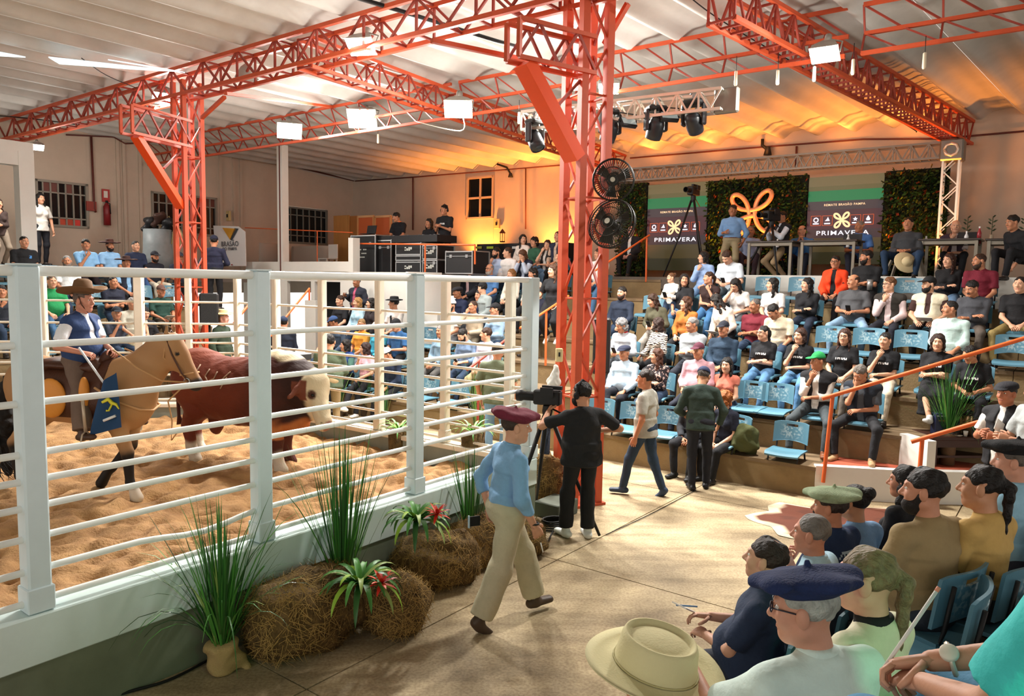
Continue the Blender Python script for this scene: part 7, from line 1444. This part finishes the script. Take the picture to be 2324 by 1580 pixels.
cable('black cables along the kerb at lower left', [atz(40, 1672, .015), atz(230, 1582, .015), atz(330, 1545, .015), atz(400, 1495, .02), atz(430, 1470, .04)], .014); cable('second black cable hugging the kerb', [atz(100, 1665, .015), atz(250, 1585, .015), atz(380, 1545, .015), atz(470, 1500, .02)], .010)
# ------------------------------------------------------------ coffee corner at the right
wc = thing('wall_landing', 'white landing wall beside the stand steps', None, kind='structure'); P = [atz(1848, 1130, 0), atz(2062, 1143, 0), atz(2330, 1150, 0)]
for p, q in zip(P[:-1], P[1:]):
    d = (q - p).normalized(); n_ = Vector((-d.y, d.x, 0)); R = Matrix((d, n_, UZ)).transposed(); MB().box((p + q) / 2 + n_ * .06 + UZ * .21, ((q - p).length, .12, .42), R).build('panel', m_white, wc)
E_ = [W(11.54, -1.2), W(11.54, 1.44), W(10.74, 1.44), W(10.74, 2.54)]; MB().poly([v + UZ * .01 for v in (P[0] + UA * .1, P[1] + UA * .1, P[2] + UA * .1, *E_)], UZ * .40).build('landing', mat('#a8523a', .7, var=.15, world=True), wc)
p = atz(2078, 1064, .42); MB().box(p + UZ * .2, (.12, .5, .42), RZ(.2)).build('pillar', m_white, wc)
tb = atz(2178, 1052, .42); t = thing('coffee_table', 'low dark brown wooden table with coffee flasks', 'table', tb, .05); m_wood = mat('#3a2018', .45, var=.2, stretch=(1, 8, 8)); MB().box((0, .1, .36), (.95, .5, .05), bev=.006).build('table_top', m_wood, t, local=True); MB().box((0, .1, .12), (.9, .46, .03)).build('shelf', m_wood, t, local=True); MB().box((0, -.13, .29), (.9, .03, .09)).build('apron', m_wood, t, local=True)
for sx in (-1, 1):
    for sy in (-.1, .3): MB().box((sx * .43, sy, .17), (.06, .06, .34)).build('leg', m_wood, t, local=True)
TZ = .42 + .386
def on_table(x, dy=0): k = (x - 2178) * tb.y / F; return Vector((tb.x + k, tb.y + .02 + dy, TZ))
for x, lab in ((2166, 'steel coffee flask with black lid beside the grass vase'), (2192, 'steel coffee flask with black lid, the farther one')):
    p = on_table(x); t = thing('flask', lab, 'flask', p); MB().lathe([(0, 0), (.062, 0), (.062, .24), (.05, .27)], p, 18).build('body', mat('#a58a66', .25, .7), t); MB().lathe([(.056, .25), (.06, .27), (.055, .31), (.02, .335), (0, .335)], p, 16).build('lid', m_dark, t); MB().box(p + Vector((-.07, -.02, .29)), (.05, .03, .02)).build('spout', m_dark, t); MB().tube([p + Vector((.06, 0, .24)), p + Vector((.10, 0, .22)), p + Vector((.10, 0, .08)), p + Vector((.06, 0, .05))], .01, 6).build('handle', m_dark, t)
p = on_table(2127); t = thing('box_sign', 'small navy box standing on the coffee table', 'box', p); MB().box(p + UZ * .14, (.17, .12, .28), None, .006).build('carton', mat('#1d2440', .5), t); MB().box(p + Vector((0, -.062, .25)), (.15, .004, .012)).build('stripe', mat('#b9bfcc', .5), t); MB().box(p + Vector((0, -.062, .19)), (.10, .004, .02)).build('stripe', mat('#7a5a34', .5), t)
for x, lab in ((2176, 'white paper cup on the coffee table'), (2157, 'white saucer on the coffee table')):
    p = on_table(x, -.12); t = thing('cup' if 'cup' in lab else 'saucer', lab, 'cup', p); (MB().lathe([(0, 0), (.022, 0), (.03, .07), (.027, .07), (.02, .005)], p, 14) if 'cup' in lab else MB().lathe([(0, .004), (.05, .006), (.065, .016), (.06, .012)], p, 18)).build('bowl', m_white, t)
for i in range(5):
    p = on_table(2216 + i * 5, .05); t = thing('glass', 'tall thin glass, %s in the row of five behind the coffee flasks' % ('first', 'second', 'third', 'fourth', 'fifth')[i], 'glass', p, group='tall thin glasses'); MB().lathe([(0, 0), (.016, 0), (.02, .2), (.017, .2), (.013, .01)], p, 10).build('vessel', mat('#c9b9ac', .15), t)
p = atz(1937, 1020, .4); t = thing('plastic_cup', 'clear plastic cup on the step between the brown boots', 'cup', p); MB().lathe([(0, 0), (.03, 0), (.042, .12), (.039, .12), (.028, .01)], p, 14).build('bowl', mat('#a89a88', .15), t)
person_at('person in black hat and black vest over white shirt at the coffee table', 2284, 896, 7.9, .02, -115, arms=((.10, .26, .22), (-.08, .27, .2), .7), top='#d5d3cd', sleeve='short', over='#17181c', bottom='#15171c', sk='#a8694c', hair=('crop', D), hat=('flatcap', '#1a1a20'), collar='#8d9a96', bulk=1.08, h=.013)
person_at('person in grey tee at the right edge with wristwatch', 2352, 890, 7.4, .02, -95, arms=((.08, .30, .16), (-.06, .30, .20), .6), top='#9aa0a0', bottom='#2a2c30', sk='#c08a6c', hair=('crop', D), h=.013)
q = atY(2268, 968, 7.75); t = thing('papers', 'white papers held by the person in black vest', 'paper', q, .5); MB().box((0, 0, 0), (.16, .005, .12), Matrix.Rotation(.5, 3, 'Y')).build('sheet', m_white, t, local=True)
# cowhide on the floor
def cowhide():
    O = [(1690, 1170), (1722, 1163), (1745, 1160), (1742, 1148), (1770, 1140), (1800, 1145), (1840, 1152), (1900, 1150), (1960, 1152), (2060, 1152), (2110, 1160), (2120, 1205), (2080, 1235), (2000, 1240), (1900, 1232), (1830, 1225), (1795, 1222), (1765, 1215), (1750, 1195), (1715, 1185), (1697, 1178)]
    C = atz(1900, 1190, .006); V = []; rings = 14; N_ = 160; pts = [atz(x, y, .006) for x, y in O]
    L = [0];
    for a, b in zip(pts, pts[1:] + pts[:1]): L.append(L[-1] + (b - a).length)
    edge = []
    for i in range(N_):
        s = L[-1] * i / N_; k = max(j for j in range(len(pts)) if L[j] <= s); f = (s - L[k]) / (L[k + 1] - L[k]); p = pts[k].lerp(pts[(k + 1) % len(pts)], f); edge.append(p)
    for r in range(rings + 1):
        for p in edge: q = C.lerp(p, r / rings); V.append((q.x, q.y, .012 + .004 * math.sin(9 * q.x) * math.sin(8 * q.y) - (.006 if r == rings else 0)))
    V = np.array(V); Q = np.array([(r * N_ + i, (r + 1) * N_ + i, (r + 1) * N_ + (i + 1) % N_, r * N_ + (i + 1) % N_) for r in range(rings) for i in range(N_)])
    me = np_mesh('cowhide', V, [Q], [attr_mat('m_hide', .75, .5, 90)]); R = np.repeat(np.arange(rings + 1) / rings, N_); n = np.sin(3.1 * V[:, 0] + 2 * np.sin(4 * V[:, 1])) * np.sin(5 * V[:, 1] + 1.2); w_ = sstep(.88, .93, R + .10 * n)[:, None] * (1 - .0); c = np.ones((len(V), 4), np.float32); c[:, :3] = L3('#5a2c1a') * (1 - w_) + L3('#d6c3a6') * w_; c[:, :3] *= (1 - .25 * (np.sin(11 * V[:, 0]) * np.sin(13 * V[:, 1]) > .5))[:, None]
    a = me.color_attributes.new('tint', 'FLOAT_COLOR', 'POINT'); a.data.foreach_set('color', c.ravel()); tag(mesh_obj('cowhide_rug', me), 'brown and white cowhide lying on the floor before the landing', 'rug')
cowhide()
# ------------------------------------------------------------ hay bales and plants along the kerb
m_hay = mat('#7a6036', .95, var=.45, vs=16, bump=.9, bs=70, h2='#3f301a'); m_straw = mat('#a5864c', .9, var=.3, vs=30)
def bale(label, x, y, az, size, n, sd):
    p = atz(x, y, 0); Mx = Matrix.Translation(p) @ Matrix.Rotation(-rad(az), 4, 'Z'); t = thing('hay_bale', label, 'hay bale', Mx=Mx); lx, ly, lz = size
    V, Q = nets([cone((0, -ly / 2 + .12, lz * .5), (0, ly / 2 - .12, lz * .5), (lx * .52, lz * .5), k=.1, cap=.14), ell((lx * .2, 0, lz * .42), (lx * .38, ly * .42, lz * .42), .08), ell((-lx * .2, 0, lz * .5), (lx * .38, ly * .45, lz * .46), .08)], .022, noise=.022, nf=16, seed=sd, cuts=[((0, 0, .004), (0, 0, -1))]); mesh_obj('bale_body', np_mesh('bale', V, [Q], [m_hay]), t)
    i = RNG.integers(0, len(V), n); B = MB(); c = np.array([0, 0, lz * .45])
    for k in i:
        o = V[k]; d = _nrm(o - c); tan = _nrm(np.cross(d, RNG.normal(size=3))); a = o + d * .002; L = RNG.uniform(.04, .13); q = a + tan * L + d * RNG.uniform(.0, .03); w_ = np.cross(d, tan) * .0022
        if q[2] < .004: q[2] = .004
        B.add([a - w_, a + w_, q + w_ * .5, q - w_ * .5], [(0, 1, 2, 3)])
    s = B.build('straw', m_straw, t, local=True); tag(s, kind='stuff')
BAZ_ = 36.5
bale('largest hay bale between the grass pot and the red bromeliad', 695, 1462, BAZ_ + 6, (.52, .88, .52), 2800, 1); bale('round ended hay bale under the near bromeliad flower', 893, 1428, BAZ_ + 60, (.42, .50, .42), 1800, 2); bale('hay bale under the far bromeliad', 990, 1325, BAZ_ + 22, (.48, .74, .44), 2200, 3); bale('hay bale beside the hip of the burgundy beret', 1092, 1275, BAZ_ + 10, (.42, .6, .44), 1200, 4); bale('hay bale partly hidden by the pale trousers', 1185, 1262, BAZ_ + 20, (.30, .45, .34), 700, 5); bale('hay bale standing by the corner post behind the stand', 1236, 1140, BAZ_, (.36, .4, .62), 600, 6)
gm = [mat(h, .5, coat=.15) for h in ('#2d6128', '#3f7d33', '#4f8f3c', '#8fa85a', '#1f4a20')]
def blade(root, d, L, w_, droop, m, parent, n=7, name='leaf', fold=.3):
    d = Vector(d).normalized(); s = d.cross(UZ); s = s.normalized() if s.length > .05 else Vector((1, 0, 0)); V = []; p = Vector(root)
    for i in range(n + 1):
        f = i / n; ww = w_ * (1 - f) ** .6 * (.6 + .8 * f if f < .5 else 1) + .0006; up = s.cross(d).normalized(); V += [p - s * ww + up * ww * fold, p - up * 0, p + s * ww + up * ww * fold]; p = p + d * (L / n); d = (d + Vector((0, 0, -droop * (i + 1) / n))).normalized()
    return MB().add(V, [(3 * i, 3 * i + 1, 3 * i + 4, 3 * i + 3) for i in range(n)] + [(3 * i + 1, 3 * i + 2, 3 * i + 5, 3 * i + 4) for i in range(n)], True).build(name, m, parent)
def grass(label, base, n, L, sp, droop, w_=.006, pot=None):
    t = thing('potted_grass', label, 'plant', base); b = Vector(base)
    for i in range(n):
        a = RNG.uniform(0, 6.28); r = abs(RNG.normal(0, sp)); l = L * RNG.uniform(.55, 1.0); o = b + Vector((math.cos(a), math.sin(a), 0)) * RNG.uniform(0, .07) + UZ * (.2 if pot else 0); blade(o, (math.cos(a) * r, math.sin(a) * r, 1), l, w_ * RNG.uniform(.7, 1.2), droop * RNG.uniform(.1, 1.2) * (.3 + r * 1.5), gm[int(RNG.choice(5, p=(.3, .3, .2, .06, .14)))], t)
    if pot:
        V, Q = nets([cone((0, 0, .02), (0, 0, .2), .095, .115, k=.02, cap=.03), cone((.11, .05, .06), (.15, .06, .02), .05, .03, k=.05)], .012, noise=.008, nf=34); mesh_obj('burlap_wrap', np_mesh('wrap', V, [Q], [mat(pot, .9, bump=.6, bs=140)]), t, Matrix.Translation(b)); MB().lathe([(0, .19), (.09, .19)], b, 14).build('soil', mat('#2a2018', .9), t)
    return t
grass('grass plant in burlap pot at the lower left of the hay', atz(505, 1524, 0), 150, 1.08, .42, .55, .0095, '#b59a68'); grass('tall upright grass clump behind the largest hay bale', atz(778, 1395, 0), 110, 1.4, .20, .18, .0095, '#3a2c1c'); grass('grass clump behind the far bromeliad and the beret', atz(1068, 1268, 0), 70, .95, .22, .25, .009, '#3a2c1c')
for x, y, n, L, lab in ((1085, 962, 55, 1.0, 'tall grass outside the pen corner in front of the olive shirt'), (1120, 948, 40, 1.0, 'second tall grass outside the pen corner'), (768, 905, 40, .75, 'grass clump beyond the bull face'), (830, 905, 36, .5, 'low grass clump beyond the far railing'), (870, 935, 30, .45, 'low grass clump by the middle far post'), (8, 905, 40, .6, 'grass clump at the left edge behind the horse')):
    d = ray(x, y); p = atz(x, y, .35); Y = p.y; grass(lab, (p.x, p.y, 0), n, L + .35, .25, .3, .007, '#4a3a26')
p = on_table(2146); t = grass('tall grass in a cream vase beside the navy box', (p.x, p.y, TZ), 110, .95, .50, .35, .006); MB().lathe([(0, 0), (.05, 0), (.055, .14), (.04, .2), (.045, .2)], p, 14).build('vase', mat('#a8875c', .5), t); p = Vector((5.75, 9.7, .82)); t = grass('second tall grass rising at the right edge by the steps', p, 70, 1.0, .4, .35, .007); MB().lathe([(0, -.4), (.09, -.4), (.10, 0), (.09, .02)], p, 14).build('pot', mat('#5a4630', .7), t)
def bromeliad(label, x, y, Y, L, flower):
    b = atY(x, y, Y); t = thing('bromeliad', label, 'plant', b)
    for i in range(30):
        a = i * 2.4; el_ = .15 + .9 * (i / 30); d = (math.cos(a), math.sin(a), el_ * 1.2); blade(b + Vector((0, 0, .02)), d, L * (1.0 - .25 * (i / 30)), .034, .75 * (1.1 - .5 * i / 30), gm[(1, 2, 0, 2, 1, 3)[i % 6]] if i % 7 else mat('#8fb83a', .45), t, 8, 'leaf', .45)
    c = atY(*flower, Y - .12); MB().tube([b, b.lerp(c, .5) + UZ * .05, c - UZ * .02], .008, 6).build('flower_stem', gm[0], t); mr = [mat('#c9301f', .5), mat('#e0512e', .5), mat('#b3241c', .5)]
    for i in range(16): a = i * 2.4; blade(c, (math.cos(a), math.sin(a), 1.3 - 1.7 * i / 16), .125, .021, .3, mr[i % 3], t, 4, 'petal', .3)
bromeliad('bromeliad with red flower on the round ended bale', 818, 1335, 5.35, .44, (866, 1325)); bromeliad('bromeliad with orange red flower on the far bale', 945, 1190, 6.25, .42, (992, 1168))
for x, y, Y, lab in ((905, 978, 9.6, 'low leafy bromeliad beyond the far railing'), (1072, 982, 9.0, 'bromeliad outside the corner of the pen')):
    b = atY(x, y, Y); t = thing('bromeliad', lab, 'plant', (b.x, b.y, 0)); MB().lathe([(0, 0), (.12, 0), (.14, max(.1, b.z)), (0, max(.1, b.z))], (b.x, b.y, 0), 12).build('pot', m_hay, t)
    for i in range(18): a = i * 2.4; blade(b, (math.cos(a), math.sin(a), .3 + .9 * i / 18), .36, .02, .6, mat('#6fae2e', .5) if i % 2 else gm[2], t, 6)
q = atY(963, 967, 9.2); t = thing('paper_sheet', 'white paper sheet fixed to the far railing', 'paper', q); MB().box(q, (.13, .01, .09), RZ(.6)).build('sheet', m_white, t)
# ------------------------------------------------------------ near stand at the lower right
nt_ = thing('floor_tier', 'brown steps of the near stand under the foreground spectators', None, kind='structure')
for k, (b1, z) in enumerate(((1.62, .4), (.80, .8), (-.02, 1.2))):
    abox('riser_board', -3, 6.1, b1 - .04, b1, z - .4, z - .05, m_conc, nt_); abox('tread_board', -3, 6.1, b1 - .86, b1 + .015, z - .05, z, m_tread, nt_); abox('core', -2.99, 6.09, b1 - .85, b1 - .03, 0, z - .045, m_tread, nt_)
def front(who, row, x, y, az=-31, daz=0, sc_=.98, ch=True, dz=0, chlab=None, **kw):
    hz = .4 * row + .225 + dz; lean = kw.get('lean', 0); zc = hz + .643 * sc_; p = atz(x, y, zc); az += daz
    off = RZ(-rad(az)) @ Vector((0, (.03 + .6 * math.sin(rad(lean))) * sc_, 0)); root = Vector((p.x - off.x, p.y - off.y, .4 * (row - 1)))
    kw.setdefault('hyaw', -26); kw.setdefault('fold', .0055); kw.setdefault('h', .011); kw.setdefault('hh', .0055)
    o = human('person', who, root, az, hip=(hz - root.z) / sc_, sc_=sc_, **kw)
    if ch: chair((root.x, root.y, .4 * row + .02), az - 8, chlab or 'blue plastic chair holding the ' + ' '.join(who.replace('person ', 'person ', 1).split()[:9]))
    return o
g1 = front('person in wide pale straw hat at the bottom edge', 1, 1494, 1548, arms='lap', top='#b9c7c0', bottom='#3a4a5a', sk='#c08a6c', hair=('crop', '#6b6058'), hpitch=-8)
n = 48; V = []; PR = [(.0, .128), (.04, .127), (.07, .121), (.086, .116), (.093, .121), (.099, .132), (.105, .131), (.111, .115), (.119, .05), (.123, .024), (.150, .014), (.19, .010), (.222, .015), (.224, .020), (.19, .017), (.15, .021), (.126, .030)]
for k, (r, z) in enumerate(PR):
    for i in range(n): a = 2 * math.pi * i / n; c, s = math.cos(a), math.sin(a); V.append((r * c, -.012 + r * s * (1.13 if r < .13 else 1.03), z + (.022 * (r / .224) ** 3 * c * c if r > .13 else 0)))
m_felt = mat('#cfc79a', .85, bump=.15, bs=120); hM = g1['HM'] @ Matrix.Translation((0, 0, .045)) @ Matrix.Rotation(.30, 4, 'X') @ Matrix.Scale(1.16, 4); b_ = MB().add(V, [(k * n + i, k * n + (i + 1) % n, k * n + n + (i + 1) % n, k * n + n + i) for k in range(len(PR) - 1) for i in range(n)] + [tuple(range(n))], True)
ho_ = mesh_obj('straw_hat', b_.mesh('straw_hat'), g1['t'], hM, m_felt); MB().tube([hM @ Vector((.1245 * math.cos(i * .2618), -.012 + .140 * math.sin(i * .2618), .034)) for i in range(25)], .0035, 6).build('hat_cord', mat('#b5ad7c', .7), ho_)
g2 = front('person in navy beret and red framed glasses in pale shirt', 2, 1842, 1376, daz=10, hyaw=-42, h=.009, hh=.0045, arms=((.12, .30, .10), (-.20, .44, .27), .6), top='#cfe3dc', sleeve='short', bottom='#3d4f66', sk='#c48e76', hair=('crop', '#a9aca4'), glasses='#25222e', collar='#cfe3dc', bulk=1.32, sw_=.215, hpitch=-6)
beret(g2, '#1c2a52', .93, (-.10, .10), .006)
g3 = front('person with receding dark hair in navy polo holding papers', 1, 1732, 1268, daz=-26, hyaw=-2, arms=((.10, .30, .16), (-.02, .28, .10), .6), top='#22314c', bottom='#232a38', sk='#c99a80', hair=('crown', '#2a1f1a'), collar='#2a3a58', bulk=1.28, sw_=.20, lean=-6, hpitch=6)
g4 = front('grey haired person in pale blue shirt beside the navy polo', 1, 1840, 1210, daz=-16, hyaw=-12, arms='chin', top='#a9cde0', bottom='#3a4250', sk='#c48a72', hair=('crop', '#77736e'), collar='#a9cde0', bulk=1.1)
g5 = front('person in green beret and navy tee with printed cattle badge on the back', 1, 1884, 1150, arms='lap', top='#1b2f52', bottom='#3a4250', sk='#b57c60', hair=('short', '#2a1d16'), bulk=1.1, prt=(-.085, .085, .22, .38, -1, '#9fb4c4', ['..xxxxxxxx..', '.x.x.xx.x.x.', 'x..........x', '...xxxxx....', '..xxxxxxxx..', '..xxxxxxxxx.', '...xxxxxxx..', '...xx..xx...', '............', '..x.xx.x.x..']), beard=('moustache', '#2a1d16'))
beret(g5, '#8f9f7e', .95, (-.06, .0), .007)
g6 = front('person in denim shirt with dark hair tied up behind the green beret', 1, 1938, 1138, sex='f', daz=10, dz=-.04, arms='lap', top='#6f93b8', sleeve='long', bottom='#2c3a50', sk='#b98a6a', hair=('bun', '#17110e'))
g7 = front('fair haired person with long ponytail in cream and black top', 2, 1966, 1312, sex='f', daz=-4, h=.009, hh=.0045, arms='lap', top='#cdcbb0', sleeve='cap', bottom='#2a2c34', sk='#cf9c84', hair=('pony', '#7d6a4c'), collar='#16181a')
g8 = front('bearded dark haired person in khaki tee seen from behind', 2, 2098, 1112, daz=6, hyaw=-34, arms='lap', top='#94805a', bottom='#2f3540', sk='#bd8468', hair=('short', '#15110f'), beard=('beard', '#1b1512'), bulk=1.3, sw_=.21)
g10 = front('person with black ponytail in mustard tee', 2, 2228, 1104, sex='f', daz=4, arms='lap', top='#c2a05e', bottom='#33343a', sk='#c08c6c', hair=('pony', '#120e0d'), bulk=1.05)
g11 = front('person in black beret and light blue shirt at the right edge', 2, 2298, 1046, daz=-4, arms='lap', top='#8fbcd4', bottom='#2c3240', sk='#c79078', hair=('crop', '#5d5650'), bulk=1.05, beard=('moustache', '#b9b0a6'))
beret(g11, '#17181b', 1.0, (-.05, .1), .007)
g9 = front('person in black cap mostly hidden beyond the khaki tee', 1, 2052, 1092, daz=0, dz=.02, arms='lap', top='#15161a', sleeve='long', bottom='#1a1c22', sk='#b57c60', hair=('long', '#120e0d'), sex='f')
# person in turquoise, only arms, shoulder and knees enter the picture
def fine_hand(side, curl, spread=.05):
    """detailed right hand (mirrored for side -1), wrist at origin, fingers +y, palm -z"""
    P = [cone((0, -.03, 0), (0, .03, 0), (.029, .020), (.036, .018), lat=(1, 0, 0), k=.012), cone((0, .02, 0), (0, .075, .0), (.038, .0165), (.041, .0135), lat=(1, 0, 0), k=.012), cone((-.024, .01, -.006), (-.040, .045, -.012), .016, .0135, k=.012), cone((-.040, .045, -.012), (-.046, .078, -.026), .0125, .0110, k=.005), cone((-.046, .078, -.026), (-.034, .100, -.034), .0110, .0085, k=.004)]
    for i, (x, L, r) in enumerate(((-.030, .078, .0088), (-.010, .088, .0092), (.0115, .082, .0088), (.031, .064, .0076))):
        p = np.array([x, .078, .002]); a = curl * .55 + .05 * i; sp = x / .03 * spread
        for j, seg in enumerate((.46, .30, .24)):
            q = p + np.array([math.sin(sp), math.cos(a) * math.cos(sp), -math.sin(a)]) * L * seg; P.append(cone(p, q, r * (1.05 - .1 * j), r * (.98 - .13 * j), k=.0035)); p = q; a += curl * (1.15 - .2 * j)
    V, Q = nets(P, .0042)
    if side < 0: V = V * np.array([-1, 1, 1]); Q = Q[:, ::-1]
    return V, Q
g12az = -30; ro = Vector((1.27, 1.50, 1.16)); g12 = human('person', 'person in turquoise shirt with wristwatch and pencil cut by the right edge', ro, g12az, hip=.53, sc_=1.0, lean=4, h=.009, hh=.006, arms=((-.02, .36, .13), (-.09, .34, .10), .8), top='#3fc0bd', sleeve='short', bottom='#4f86a8', sk='#c08c70', hair=('short', '#2a1d16'), bulk=1.12, feet=((.14, .48, .07), (-.20, .50, .07)), fold=.008)
w_ = g12['hands'][0]; el0 = g12['Mx'] @ Vector(g12['el'][0]); dr = (el0 - w_).normalized(); c = w_ + dr * .045; t = thing('wristwatch', 'wristwatch with pale dial on the arm in turquoise sleeve', 'watch', c); x_ = dr.orthogonal().normalized(); y_ = dr.cross(x_)
MB().tube([c + (x_ * math.cos(i * .4488) + y_ * math.sin(i * .4488)) * .036 for i in range(15)], .007, 6).build('strap', mat('#c9c3b4', .4, .4), t); up_ = (Vector((-.35, -.55, .75)) - dr * Vector((-.35, -.55, .75)).dot(dr)).normalized(); q_ = up_.to_track_quat('Z', 'Y').to_matrix(); MB().lathe([(0, .044), (.019, .044), (.022, .040), (.022, .032)], c, 20, q_).build('dial', mat('#d8d2c2', .3), t)
pe = w_ + Vector((-.06, .03, .03)); t = thing('pencil', 'white pencil held up in the hands of the person in turquoise', 'pencil', pe); MB().cyl(pe + Vector((-.05, .0, -.08)), pe + Vector((.09, .02, .13)), .005, 8).build('barrel', m_white, t); MB().cyl(pe + Vector((.09, .02, .13)), pe + Vector((.097, .021, .141)), .0055, 8).build('eraser', mat('#d08a70', .6), t)
for (x, y, z, lab, az) in ((2108, 1370, 1.06, 'empty blue chair end behind the fair ponytail', AZG), ):
    p = atz(x, y, z + .1); chair((p.x, p.y, .82), az, lab)
# papers and small things held in the near rows
q = g3['hands'][0]; t = thing('papers', 'folded white papers in the hands of the navy polo', 'paper', q); MB().box(q + Vector((-.12, .05, .02)), (.16, .11, .008), RZ(.6) @ Matrix.Rotation(.5, 3, 'Y')).build('sheet', m_white, t); MB().cyl(q + Vector((-.19, .03, .05)), q + Vector((-.06, .06, .03)), .005, 6).build('pen', mat('#5f8fc0', .4), t)
q = g2['hands'][1]; t = thing('pen', 'small green pen in the fist beside the straw hat', 'pen', q); MB().cyl(q + Vector((-.05, .06, .03)), q + Vector((.02, .05, .05)), .006, 8).build('barrel', mat('#1d8a6a', .4), t)
